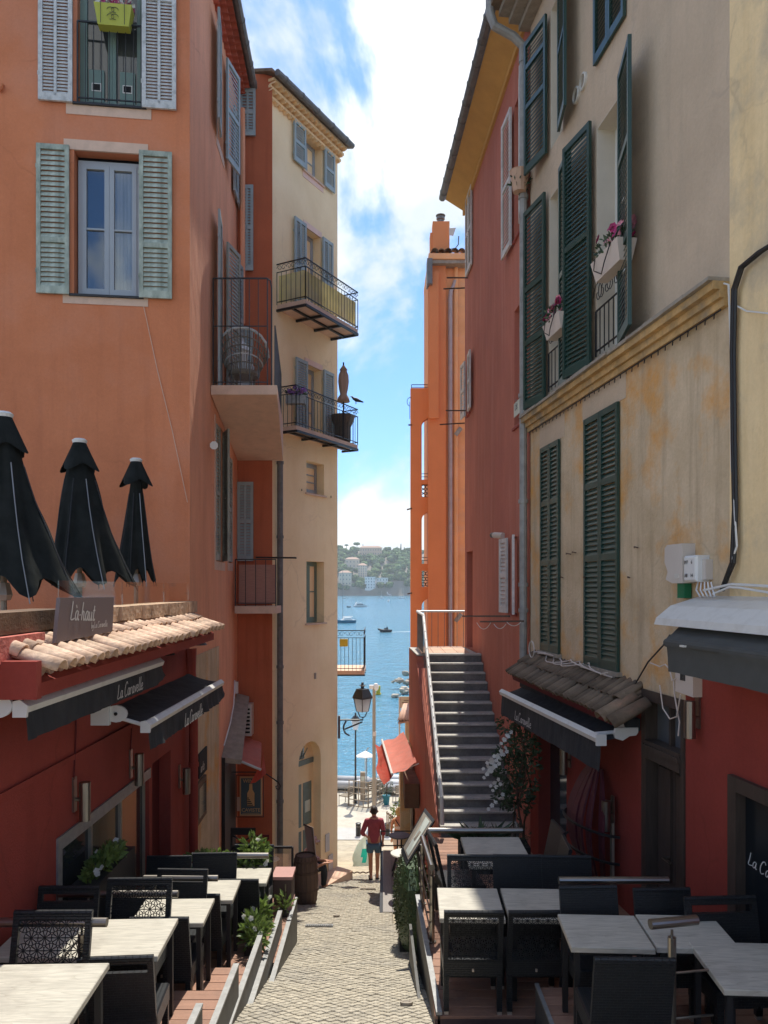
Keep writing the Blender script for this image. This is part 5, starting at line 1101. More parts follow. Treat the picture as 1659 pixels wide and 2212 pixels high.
def parasol(u, Y, vt, vb, lb, flare, seed, wid=1.0):
    x = X(u, Y); zt, zb = Zv(vt, Y), Zv(vb, Y); t = thing('closed_parasol', lb, 'parasol', (x, Y, -1.0), 'closed black parasols on the roof terrace'); H = zt - zb; rnd = random.Random(seed)
    MB().tube([(x, Y, -.99), (x, Y, zt - .02)], .028, 8).build('pole', M_['taupe'], t); MB().lathe([(.26, 0), (.26, .05), (.06, .08)], (x, Y, -.98), 16).build('base', M_['blk'], t)
    MB().lathe([(.075, 0), (.085, .03), (.06, .05), (.01, .055)], (x, Y, zt - .05), 14).build('finial', M_['plastic'], t)
    N = 8; n = 64; vs = []; rows = 16
    def shape(a, th):
        rib = abs(math.cos(th * N / 2)) ** 2.5; side = max(.5, 1 + flare * math.cos(th - .35) * a ** 1.6)
        r = (.105 + .215 * a ** .9 + .045 * rib * a + .08 * rib * a ** 3) * side * wid
        r *= 1 + (.16 * noise.noise((math.cos(th) * 2.2, math.sin(th) * 2.2, a * 2.5 + seed))) * (1 - rib * .7) + .05 * a * math.sin(th * 13 + a * 3 + seed)
        dz = (-.07 * rib * a ** 4 + .04 * (1 - rib) * a ** 4 - .05 * flare * math.cos(th - .35) * a ** 3) * H
        return Vector((x + r * math.cos(th), Y + r * math.sin(th), zt - .17 * H - a * .75 * H + dz))
    for i in range(rows + 1):
        for k in range(n): vs.append(shape(i / rows, 2 * math.pi * k / n))
    MB().add(vs, [(i * n + k, i * n + (k + 1) % n, (i + 1) * n + (k + 1) % n, (i + 1) * n + k) for i in range(rows) for k in range(n)]).build('canopy_cloth', M_['cloth_bk'], t, smooth=True, fix=False)
    # vent cap: stiff pointed skirt
    vs = []; n = 32
    for i in range(5):
        a = i / 4
        for k in range(n):
            th = 2 * math.pi * k / n; rib = abs(math.cos(th * 2 + .4)) ** 2; r = .07 + .17 * a * (.55 + .45 * rib); vs.append((x + r * math.cos(th), Y + r * math.sin(th), zt - .045 - a * .15 * H * (1 + .35 * rib)))
    MB().add(vs, [(i * n + k, i * n + (k + 1) % n, (i + 1) * n + (k + 1) % n, (i + 1) * n + k) for i in range(4) for k in range(n)]).build('vent_cap', M_['cloth_bk'], t, smooth=False, fix=False)
    ax = Vector((x, Y, 0))
    for k in range(N):
        th = 2 * math.pi * k / N; q = [shape(a, th) for a in (.15, .4, .6, .8, 1.0)]; q = [p + Vector((p.x - x, p.y - Y, 0)).normalized() * .004 for p in q]; q.append(q[-1] + (q[-1] - q[-2]).normalized() * .05)
        MB().tube(q, .0055, 5).build('rib', M_['steel' if k == 7 else 'blk'], t)
    MB().lathe([(.06, 0), (.08, .05), (.05, .16)], (x, Y, zb - .02), 8).build('runner_hub', M_['tip'], t)
parasol(8, 7.0, 890, 1292, 'closed black parasol at the left edge of the picture', .4, 1, 1.15)
parasol(172, 8.8, 948, 1265, 'closed black parasol in the middle of the three, behind the terrace glass', .42, 2, 1.1)
parasol(294, 10.4, 990, 1262, 'smallest closed black parasol, farthest along the terrace', -.05, 3, .62)

# ================================================================ RIGHT SIDE
def beige_house():
    t = thing('beige_house', 'stained beige house with tall dark green shutters on the right', 'house', (2.9, 8.5, zg(8)))
    W = WR; s, z = W.s, W.z; a0, a1 = s(1146), s(1576); sd0, sd1 = s(1389), s(1481)
    u3 = (s(1289), s(1351), 2.80, 5.62); u2 = (s(1187), s(1218), 2.80, 5.62); u4 = (s(1190), s(1216), 6.3, 8.3); u5 = (s(1289), s(1355), 6.38, 8.45)
    wall_mesh(W, a0, a1, 2.62, 8.95, (u3, u2, u4), .3).build('upper_wall', M_['beige_up'], t, fix=False)
    MB().quad(W.pt(a0, -1.07), W.pt(sd1, -1.07), W.pt(sd1, 2.62), W.pt(a0, 2.62)).quad(W.pt(sd1, -.72), W.pt(a1, -.72), W.pt(a1, 2.62), W.pt(sd1, 2.62)).build('lower_wall', M_['beige'], t, fix=False)
    dw = (s(1163), s(1224), zg(11) + .1, -1.9); rw = (sd0, sd1, zg(7.5) - .2, -1.07)
    wall_mesh(W, a0, sd0, zg(12) - .5, -1.07, (dw,), .25).build('red_ground_floor', M_['red'], t, fix=False)
    MB().quad((0, 0, 0), (dw[1] - dw[0], 0, 0), (dw[1] - dw[0], 0, 4), (0, 0, 4)).build('dark_doorway', M_['dark'], t, W.M(dw[0], dw[2], -.24)); MB().box(.05, dw[1] - dw[0] - .05, -.03, 0, 0, dw[3] - dw[2] - .05).build('glass_door', M_['pane'], t, W.M(dw[0], dw[2], -.2))
    # pale painted surrounds of the lower shutters
    p1 = (s(1172), s(1212), -.92, 2.06); p2 = (s(1267), s(1341), -.96, 2.12)
    for p in (p1, p2):
        band(t, W, p[0] - .12, p[1] + .14, p[3] + .01, p[3] + .34, M_['beige_up'], 'lintel_band', .006); MB().box(-.04, p[1] - p[0] + .04, -.07, .02, -.05, 0).build('sill', M_['stone'], t, W.M(p[0], p[2]))
        h = (p[1] - p[0]) / 2
        for k in range(2): shutter(t, W, p[0] + k * h + .004, p[0] + (k + 1) * h - .004, p[2], p[3], M_['green_dk'], .012, True, pitch=.062, rails=(.43, .72), st=.05, t=.035)
    # upper floor: windows, shutters
    for o in (u3, u2, u4):
        wall = MB(); window(t, W, o[0], o[1], o[2], o[3], .28, M_['white'], 2, 3)
        for (x0, x1) in ((o[0] - .001, o[0] + .01), (o[1] - .01, o[1] + .001)): MB().box(0, x1 - x0, 0, .27, 0, o[3] - o[2]).build('reveal_lining', M_['reveal'], t, W.M(x0, o[2], -.001))
        MB().box(0, o[1] - o[0], 0, .27, -.012, 0).build('reveal_lining', M_['reveal'], t, W.M(o[0], o[3] - .001, -.001))
    shutter(t, W, u3[1] + .01, u3[1] + .68, 2.72, 5.72, M_['green_dk'], .06, False, ang=15, hinge='l', rails=(.33, .66))
    shutter(t, W, u3[0] - .66, u3[0] - .01, 2.72, 5.72, M_['green_dk'], .06, False, ang=9, hinge='r', rails=(.55,))
    shutter(t, W, u2[1] + .02, u2[1] + .60, 2.72, 5.72, M_['green_dk'], .05, False, ang=7, hinge='l', rails=(.5,))
    shutter(t, W, u2[0] - .68, u2[0] - .01, 2.72, 5.72, M_['green_dk'], .05, False, ang=8, hinge='r', rails=(.33, .6))
    shutter(t, W, u4[0] - .66, u4[0] - .01, 6.25, 8.25, M_['green_dk'], .05, False, ang=10, hinge='r', rails=(.5, .8)); shutter(t, W, u4[1] + .02, u4[1] + .62, 6.25, 8.35, M_['green_dk'], .05, False, ang=12, hinge='l', rails=(.5,))
    h = (u5[1] - u5[0]) / 2
    for k in range(2): shutter(t, W, u5[0] + k * h + .004, u5[0] + (k + 1) * h - .004, u5[2], u5[3], M_['green_dk'], .012, False, rails=(.5,))
    # iron window guards
    for o in (u2, u3):
        a, b = W.pt(o[0] + .02, 0, .02), W.pt(o[1] - .02, 0, .02); g = railing(t, [(a.x, a.y), (b.x, b.y)], o[2] + .02, .95, M_['iron'], .13, .008, True, .55, 'window_guard')
    # cornice: stepped mouldings, cap stones
    e0, e1 = a0 - .02, a1 + .0
    for (zz, zt, n) in ((2.42, 2.49, .05), (2.49, 2.56, .09), (2.56, 2.63, .15)): MB().box(0, e1 - e0, -n, 0, 0, zt - zz).build('cornice_moulding', M_['cornice'], t, W.M(e0, zz))
    rnd = random.Random(1); x = e0
    while x < e1 - .05:
        l = min(rnd.uniform(.35, .6), e1 - x); MB().box(.003, l - .003, -.19 + rnd.uniform(-.012, .012), 0, 0, .04 + rnd.uniform(-.008, .008)).build('cap_stone', M_['stone'], t, W.M(x, 2.632)); x += l
    mb = MB(); mb.tube([W.pt(e0 + .1, 2.40, .05), W.pt((e0 + e1) / 2, 2.395, .05), W.pt(e1 - .05, 2.40, .05)], .008, 4)
    for i in range(36): q = e0 + .15 + i * (e1 - e0 - .3) / 35; mb.tube([W.pt(q, 2.40, .05), W.pt(q + rnd.uniform(-.01, .01), 2.36 - rnd.uniform(0, .02), .055)], .006, 4)
    mb.build('fairy_light_string', M_['iron'], t)
    for (u, v) in ((1262, 176), (1247, 206)):
        q = W.M(s(u), z(u, v), .0); MB().lathe([(.105, 0), (.105, .03), (.085, .035), (.085, .005), (.001, .004)], (0, 0, 0), 18).build('vent_ring', M_['white'], t, q @ Matrix.Rotation(R(90), 4, 'X')); MB().lathe([(.08, 0), (.08, .01), (.001, .01)], (0, 0, 0), 16).build('vent_mesh', M_['stone'], t, q @ Matrix.Rotation(R(90), 4, 'X'))
    # roof edge: worn stone courses
    mb = MB()
    for i in range(3): mb.box(-.1, a1 - a0 + 2, -.16 * (i + 1), .1, .1 * i, .1 * (i + 1) - .01)
    mb.build('eave_courses', M_['stone'], t, W.M(a0, 8.72)); MB().box(-.12, a1 - a0 + 2, -.62, 2, 0, .12).build('roof', M_['tile_dk'], t, W.M(a0, 9.03))
    # downpipe at the joint with the terracotta house
    p = W.pt(a0 - .05, 0, .10); mb = MB().tube([W.pt(a0 - .1, 9.25, .62), W.pt(a0 - .1, 8.95, .62), W.pt(a0 - .08, 8.75, .55), W.pt(a0 - .06, 8.6, .25), (p.x, p.y, 8.45), (p.x, p.y, 8.2)], .07, 10)
    mb.tube([(p.x, p.y, 8.3), (p.x, p.y, -1.1)], .06, 10)
    for q in (6.1, 3.0, 1.35, .05, -.35): mb.tube([(p.x, p.y, q - .03), (p.x, p.y, q + .03)], .078, 10)
    mb.build('downpipe', M_['pipe'], t)
    mb = MB()
    for (u, v, du) in ((1228, 1197, 5), (1240, 1194, 4), (1374, 1183, 4), (1214, 1248, 2), (1262, 1248, 2), (1358, 1248, 2)): mb.tube([W.at(u - du, v, .02), W.at(u - du, v - 2, .05), W.at(u + du, v, .05)], .008, 4)
    mb.build('shutter_catches', M_['rustiron'], t)
    MB().plan([tuple(W.pt(a0 + .02, 0, -.33))[:2], tuple(W.pt(a1 + 3, 0, -.33))[:2], (9, 3), (9, 14), (4, 13)], zg(12) - .5, 9.1).build('core', M_['beige_up'], t)
    # old door with transom
    dz0 = zg(7.7) + .35; D = W.M(sd0, dz0, 0); w = sd1 - sd0; h = -1.07 - dz0
    fr = MB().box(0, .10, -.02, .2, 0, h).box(w - .06, w, -.02, .2, 0, h).box(.10, w - .06, -.02, .2, h - .11, h).box(.10, w - .06, -.04, .2, h * .73, h * .80).box(.09, w - .05, -.06, .2, h * .765, h * .785).build('door_frame', M_['door'], t, D)
    for k in range(2):
        x0 = .10 + k * (w - .16) / 2; x1 = x0 + (w - .16) / 2; MB().box(x0 + .005, x1 - .005, .12, .17, 0, h * .73).build('door_leaf', M_['door'], fr, D); MB().box(x0 + .06, x1 - .05, .09, .13, .7, h * .70).build('door_panel', M_['door'], fr, D); MB().box(x0 + .06, x1 - .05, .09, .13, .12, .58).build('door_panel', M_['door'], fr, D)
        MB().box(x0 + .005, x1 - .005, .11, .15, h * .80, h * .955).build('transom_pane', M_['far_pane'], fr, D)
    MB().box(.10 + (w - .16) / 2 - .02, .10 + (w - .16) / 2 + .02, .06, .14, h * .8, h * .96).build('transom_bar', M_['door'], fr, D)
    MB().tube([(w * .45, .1, .95), (w * .45, .02, .95), (w * .62, .02, .95)], .014, 6).build('handle', M_['steel'], fr, D)
beige_house()
def yellow_house():
    t = thing('yellow_house', 'flaking yellow house at the right edge above the red wall', 'house', (3.2, 5.5, zg(5)))
    W = WR; s, z = W.s, W.z; a1 = s(1576); sd1 = s(1481); e = a1 + 3.2
    MB().quad(W.pt(a1, -.72), W.pt(e, -.72), W.pt(e, 9.2), W.pt(a1, 9.2)).build('wall', M_['yellow'], t, fix=False)
    bo = (s(1583), s(1583) + 1.5, -3.45, z(1583, 1672))
    wall_mesh(W, sd1, e, zg(8) - .5, -.72, (bo,), .1).build('red_ground_floor', M_['red'], t, fix=False)
    fr = MB().box(0, .12, -.05, .09, 0, bo[3] - bo[2]).box(.12, 1.5, -.05, .09, bo[3] - bo[2] - .12, bo[3] - bo[2]).build('window_frame', M_['door'], t, W.M(bo[0], bo[2])); Mx = W.M(bo[0], bo[2])
    MB().box(.12, 1.5, .04, .06, 0, bo[3] - bo[2] - .12).build('black_pane', M_['board'], fr, Mx); text_mb('La Caravelle', .11, .1).build('lettering', M_['letter_w'], fr, Mx @ Matrix.Translation((s(1608) - bo[0], .034, z(1610, 1868) - bo[2])) @ Matrix.Rotation(R(4), 4, 'Y'), fix=False)
    mb = MB()                                              # bundle of black cables down the joint
    for k, (du, r) in enumerate(((0, .022), (4, .016))):
        mb.tube([W.at(1690, 515, .06), W.at(1640 + du, 545, .05), W.at(1600 + du, 578, .05), W.at(1585 + du, 625, .05), W.at(1582 + du, 760, .04), W.at(1584 + du, 950, .04), W.at(1587 + du, 1100, .04), W.at(1582 + du, 1215, .05), W.at(1560, 1275, .06)], r, 6)
    mb.build('black_cables', M_['iron'], t)
    mb = MB().tube([W.at(1562, 612, .05), W.at(1574, 615, .06), W.at(1578, 720, .05), W.at(1580, 1000, .05), W.at(1592, 1180, .05), W.at(1560, 1270, .07)], .009, 5).tube([W.at(1590, 660, .03), W.at(1612, 672, .03), W.at(1690, 680, .03)], .007, 5).tube([W.at(1520, 1275, .1), W.at(1580, 1262, .1), W.at(1690, 1268, .08)], .012, 5).tube([W.at(1540, 1283, .1), W.at(1575, 1268, .12), W.at(1600, 1270, .12), W.at(1690, 1285, .08)], .01, 5)
    mb.build('pale_cables', M_['plastic'], t)
    # meter boxes
    tb = thing('meter_box', 'long pale grey meter box with a green connector on the beige wall', 'meter box', W.at(1483, 1230)); x0, x1 = s(1463), s(1502); Mx = W.M(x0, z(1483, 1260), .0); w = x1 - x0; h = z(1483, 1176) - z(1483, 1260)
    MB().prism([(0.02, h * .1), (w * .45, 0), (w, 0), (w, h), (w * .15, h), (0, h * .92), (0, h * .55), (w * .18, h * .3)], -.13, 0).build('casing', M_['ac'], tb, Mx); MB().box(w * .45, w * .85, -.08, -.01, -.14, 0).build('green_connector', M_['gpl'], tb, Mx); MB().box(w * .62, w * .82, -.137, -.12, h * .12, h * .24).build('seal', M_['white'], tb, Mx)
    tb = thing('junction_box', 'small white box with numbers beside the long meter box', 'junction box', W.at(1525, 1235)); x0, x1 = s(1504), s(1540); Mx = W.M(x0, z(1520, 1257), .0); w = x1 - x0; h = z(1520, 1200) - z(1520, 1257)
    MB().bbox(0, w * .8, -h, 0, 0, .13, .02).build('casing', M_['plastic'], tb, Mx @ Matrix.Rotation(R(90), 4, 'X') @ Matrix.Scale(-1, 4, (0, 1, 0))); MB().box(w * .8, w, -.07, 0, .02, h - .04).build('side_clip', M_['ac'], tb, Mx)
    for (a, b, tx) in ((.2, .74, '397'), (.55, .74, '6'), (.2, .24, 'A8'), (.55, .24, '14')): font(tx, .045, M_['iron'], tb, Mx @ Matrix.Translation((w * a, -.1335, h * b)), 'numbers')
    mb = MB()
    for i in range(5): mb.tube([W.at(1508 + i * 7, 1258, .07), W.at(1504 + i * 9, 1275, .1), W.at(1512 + i * 8, 1288, .12)], .008, 5)
    mb.build('box_cables', M_['plastic'], tb)
    tb = thing('alarm_siren', 'cream slotted siren box beside the old brown door', 'siren box', W.at(1500, 1470)); x0, x1 = s(1478), s(1517); Mx = W.M(x0, z(1495, 1497), .0); w = x1 - x0; h = z(1495, 1443) - z(1495, 1497)
    MB().prism([(0, 0), (w, -.015), (w, h), (0, h)], -.09, 0).build('casing', M_['potw'], tb, Mx)
    mb = MB(); [mb.box(w * .3 + i * .016, w * .3 + i * .016 + .007, -.094, -.088, h * .5, h * .85) for i in range(6)]; mb.build('slots', M_['dark'], tb, Mx)
    MB().plan([tuple(W.pt(a1 + .0, 0, -.34))[:2], tuple(W.pt(e, 0, -.34))[:2], (9, 2)], zg(8) - .5, 9.1).build('core', M_['dark'], t)
    mb = MB().tube([W.at(1362, 1490, .03), W.at(1372, 1478, .05), W.at(1400, 1430, .05), W.at(1432, 1395, .05), W.at(1447, 1372, .12)], .009, 5); tag(mb.build('wall_cable', M_['iron']), 'black cable slanting up the beige wall to the grey awning', 'cable')
    mb = MB()
    for (pts) in (((1425, 1480), (1432, 1530), (1447, 1553), (1462, 1548), (1470, 1500)), ((1455, 1470), (1457, 1500), (1464, 1540), (1468, 1560), (1465, 1590)), ((1405, 1432), (1425, 1440), (1437, 1435), (1446, 1445), (1452, 1470), (1462, 1465))): mb.tube([W.at(u, v, .05 + .02 * i) for i, (u, v) in enumerate(pts)], .007, 5)
    tag(mb.build('loose_cables', M_['potw']), 'loose pale cables dangling in front of the old door transom', 'cable')
yellow_house()
wall_lamp(WR, WR.s(1512), WR.z(1512, 1550), 'steel cylinder lamp right of the old brown door', .0, .34); wall_lamp(WR, WR.s(1338), WR.z(1338, 1758), 'steel cylinder lamp in front of the plum boat sculpture', .06, .34); wall_lamp(WR, WR.s(1233), WR.z(1233, 1642), 'steel cylinder lamp hanging just below the right-hand black awning', .0, .34)
def right_canopy():
    W = WR; t = thing('mossy_tile_canopy', 'dark mossy tiled canopy over the right-hand restaurant', 'canopy', W.pt(W.s(1240), -1.2, .3))
    sa, sb = -11.9, -8.3; rnd = random.Random(8); tm = barrel_tile(.40, .066, .055).mesh('roof_tile', M_['tile_dk'], smooth=True); n = 29
    MB().hexa([W.pt(sa, -1.40, .33), W.pt(sb, -1.46, .33), W.pt(sb, -1.2, .0), W.pt(sa, -1.15, .0), W.pt(sa, -1.33, .35), W.pt(sb, -1.39, .35), W.pt(sb, -1.06, .0), W.pt(sa, -1.0, .0)]).build('canopy_board', M_['dred'], t)
    for i in range(n):
        a = i / (n - 1); s = sa + .08 + (sb - sa - .1) * a
        for k in range(2): ob('roof_tile', tm, t, W.M(s + rnd.uniform(-.015, .015), -1.30 - .05 * a + k * .15 + rnd.uniform(-.01, .01), .45 - k * .22 + rnd.uniform(-.02, .02)) @ Matrix.Rotation(R(32), 4, 'X') @ Matrix.Rotation(rnd.uniform(-.04, .04), 4, 'Z'))
        ob('roof_tile', tm, t, W.M(s + .06, -1.29 - .05 * a, .38) @ Matrix.Rotation(R(32), 4, 'X') @ Matrix.Rotation(math.pi, 4, 'Y'))
    big = barrel_tile(.45, .12, .10, .02, 9).mesh('verge_tile', M_['tile_dk'], smooth=True)
    ob('verge_tile', big, t, W.M(sb + .02, -1.40, .46) @ Matrix.Rotation(R(30), 4, 'X')); ob('verge_tile', big, t, W.M(sb - .03, -1.24, .24) @ Matrix.Rotation(R(26), 4, 'X') @ Matrix.Rotation(.1, 4, 'Z')); ob('verge_tile', big, t, W.M(sb + .20, -1.43, .42) @ Matrix.Rotation(R(30), 4, 'X') @ Matrix.Rotation(-.12, 4, 'Z'))
    mb = MB(); 
    for k in range(3): mb.tube([W.pt(sa + .5 + 2.6 * a, -.98 + .05 * math.sin(a * 11 + k), .10 + .07 * math.sin(a * 17 + k * 2)) for a in [i / 22 for i in range(23)]], .009, 5)
    mb.tube([W.pt(sa + .5 + .12 * math.cos(a), -.9 + .12 * math.sin(a), .2) for a in [i * .5 for i in range(26)]], .008, 4)
    tag(mb.build('coiled_cables', M_['potw']), 'tangle of pale cables lying along the mossy tiled canopy', 'cable')
right_canopy()
def awning_frame(W, s0, s1, nb, zb, zw, nw, drop, m, barm, lb, txt, dz=0, near_cap=True):
    t = thing('wall_awning', lb, 'awning', W.pt(s1, zb, nb)); L = s1 - s0; Mx = W.M(s0, zb, 0); n, q = 24, 6; vs = []
    for i in range(n + 1):
        for j in range(q + 1):
            a, b = i / n, j / q; vs.append((L * a, -(nw + (nb - nw) * b), (zw - zb) * (1 - b) - .04 * math.sin(math.pi * b) + .008 * noise.noise((a * 12, b * 3, 2))))
    MB().add(vs, [(i * (q + 1) + j, i * (q + 1) + j + 1, (i + 1) * (q + 1) + j + 1, (i + 1) * (q + 1) + j) for i in range(n) for j in range(q)]).build('cloth', m, t, Mx, True, False)
    MB().add([(x, y, z) for x in (-.02, L + .02) for y, z in ((-nb + .03, -.04), (-nb - .04, -.04), (-nb - .055, .01), (-nb - .01, .05), (-nb + .03, .03))], [(0, 1, 2, 3, 4), (9, 8, 7, 6, 5)] + [(k, k + 5, (k + 1) % 5 + 5, (k + 1) % 5) for k in range(5)]).build('front_bar', barm, t, Mx)
    n = 50; vs = []
    for i in range(n + 1):
        for j in range(3):
            a, b = i / n, j / 2; vs.append((L * a, -nb - .01 - b * (.02 + .02 * noise.noise((a * 18, b, 4))), -.04 - drop * b * (1 + .05 * noise.noise((a * 7, 2, 1)))))
    MB().add(vs, [(i * 3 + j, i * 3 + j + 1, i * 3 + j + 4, i * 3 + j + 3) for i in range(n) for j in range(2)]).build('valance', m, t, Mx, True, False)
    if txt: text_mb('La Caravelle', .13, .1).build('lettering', M_['letter_w'], t, Mx @ Matrix.Translation((L * txt, -nb - .06, -.04 - drop * .8)), fix=False)
    if near_cap:
        MB().box(L, L + .03, -nb - .07, -nb + .04, -.06, .06).build('end_cap', M_['plastic'], t, Mx)
        MB().prism([(0, 0), (.10, -.03), (.2, .03), (.30, .04), (.33, .08), (.33, .15), (.0, .15), (-.03, .08)], 0, .05).build('cassette_end', M_['plastic'], t, Mx @ Matrix.Translation((L + .02, -.30, zw - zb - .10)) @ Matrix.Scale(.75, 4) @ Matrix.Rotation(R(90), 4, 'Z'))
        MB().tube([(L - .1, -nw - .02, zw - zb), (L - .1, -nw - .12, zw - zb - .02)], .07, 12).build('roller', M_['potw'], t, Mx); MB().tube([(L - .06, -nw - .1, zw - zb - .04), (L - .3, -nb, 0)], .022, 6).build('arm', M_['plastic'], t, Mx)
    MB().box(0, L, -nw - .08, -.02, zw - zb - .03, zw - zb + .10).build('cassette', M_['awn'] if near_cap else M_['white'], t, Mx)
    return t
awning_frame(WR, WR.s(1086, .45), WR.s(1300, .45), .45, -1.61, -1.50, .10, .30, M_['awn'], M_['white'], 'black awning with a long white bar below the mossy tiled canopy', .22)
def grey_awning():
    W = WR; t = thing('grey_awning', 'charcoal awning rolled under a long white cassette at the right edge', 'awning', W.pt(W.s(1500), -.3, .3)); s0 = W.s(1415, .45); L = 3.0; Mx = W.M(s0, -.33, 0)
    MB().add([(x, y, z) for x in (0, L) for y, z in ((-.46, 0), (-.44, .06), (-.30, .17), (0, .26), (0, .05))], [(0, 1, 2, 3, 4), (9, 8, 7, 6, 5)] + [(k, k + 5, (k + 1) % 5 + 5, (k + 1) % 5) for k in range(5)]).build('cassette', M_['white'], t, Mx)
    n = 16; vs = []
    prof = [(-.36, 0), (-.44, -.06), (-.51, -.10), (-.555, -.12), (-.57, -.145), (-.555, -.17), (-.56, -.26), (-.57, -.375)]; L0 = W.s(1436, .5) - s0
    for i in range(n + 1):
        for (y, z) in prof: vs.append((L0 + .028 * (prof.index((y, z))) + (L - L0 - .3) * i / n, y, z + .01 * noise.noise((i * .8, z * 4, 0))))
    q = len(prof); MB().add(vs, [(i * q + j, i * q + j + 1, (i + 1) * q + j + 1, (i + 1) * q + j) for i in range(n) for j in range(q - 1)]).build('cloth', M_['awn_gy'], t, Mx, True, False)
    MB().tube([(L0 + .1, -.53, -.14), (L - .1, -.53, -.14)], .038, 10).build('front_bar', M_['awn_gy'], t, Mx); MB().box(L0 + .42, L0 + .49, -.59, -.555, -.15, -.135).build('tension_clip', M_['white'], t, Mx)
grey_awning()
def boat_sculpture():
    W = WR; s0, s1 = W.s(1266), W.s(1346); t = thing('boat_sculpture', 'plum slatted boat-hull sculpture hung upright on the red wall', 'sculpture', W.at(1305, 1890)); w = s1 - s0; zb, zt = W.z(1305, 1905), W.z(1305, 1655); h = zt - zb; Mx = W.M(s0, zb, .05)
    for i in range(7):
        a = (i + .5) / 7; n = 10; vs = []
        for k in range(n + 1):
            b = k / n; wid = (math.sin(math.pi * (.08 + .86 * b))) ** .6; x = w * (.5 + (a - .5) * wid); out = .30 * math.sin(math.pi * (.06 + .88 * b)) * (1 - (2 * a - 1) ** 2) ** .5 + .03
            hw = w / 7 * .40 * wid; vs += [(x - hw, -out, b * h), (x + hw, -out, b * h), (x + hw, -out + .025, b * h), (x - hw, -out + .025, b * h)]
        MB().add(vs, [(4 * k + j, 4 * k + (j + 1) % 4, 4 * k + 4 + (j + 1) % 4, 4 * k + 4 + j) for k in range(n) for j in range(4)] + [(0, 1, 2, 3), (4 * n + 3, 4 * n + 2, 4 * n + 1, 4 * n)]).build('slat', M_['plum'], t, Mx)
    for zz in (.30, .52):
        pts = [(w * (.5 - .56 * math.cos(R(a))), -.02 - .36 * math.sin(R(a)), h * zz - .05 * math.cos(R(a)) * 0 + .04 * math.sin(R(a))) for a in range(0, 181, 15)]; MB().tube(pts, .018, 5).build('hoop', M_['iron'], t, Mx)
    MB().box(w * .84, w * .89, -.03, 0, .1, h * .78).build('pale_keel_board', M_['taupe'], t, Mx)
boat_sculpture()
def flower_box_right(W, u0, u1, vb, vt, lb, seed):
    s0, s1 = W.s(u0, .2), W.s(u1, .2); z0, z1 = W.z(u0, vb, .2), W.z(u0, vt, .2); t = thing('window_flower_box', lb, 'flower box', W.pt((s0 + s1) / 2, z0, .15)); Mx = W.M(s0, z0, .02); w = s1 - s0; h = max(.2, z1 - z0)
    MB().add([(.04, -.06, 0), (w - .04, -.06, 0), (w - .04, -.2, 0), (.04, -.2, 0), (0, -.02, h), (w, -.02, h), (w, -.25, h), (0, -.25, h)], [(0, 1, 2, 3), (7, 6, 5, 4), (1, 0, 4, 5), (2, 1, 5, 6), (3, 2, 6, 7), (0, 3, 7, 4)]).build('trough', M_['potw'], t, Mx)
    rnd = random.Random(seed); a, b = MB(), MB()
    for i in range(26): blossom(a if i % 2 else b, Vector((rnd.uniform(0, w), -.13 + rnd.uniform(-.12, .12), h + .06 + rnd.uniform(0, .16))), .055, 6, seed=i + seed)
    stuff(a.build('pink_blooms', M_['petal_p'], t, Mx, fix=False)); stuff(b.build('magenta_blooms', M_['petal_m'], t, Mx, fix=False)); foliage((w / 2, -.13, h + .06), (w * .55, .15, .1), 130, .07, .03, seed).build('foliage', M_['leaf_dk'], t, Mx, fix=False)
    MB().tube([(w * .2, -.26, h), (w * .2, -.27, h * .4), (w * .4, -.24, .0), (w * .6, -.27, h * .3), (w * .8, -.26, h)], .007, 4).build('iron_holder', M_['iron'], t, Mx)
flower_box_right(WR, 1288, 1346, 614, 572, 'white flower box with pink blooms at the larger upper window of the beige house', 3); flower_box_right(WR, 1182, 1217, 738, 708, 'white flower box with pink blooms at the far upper window of the beige house', 9)
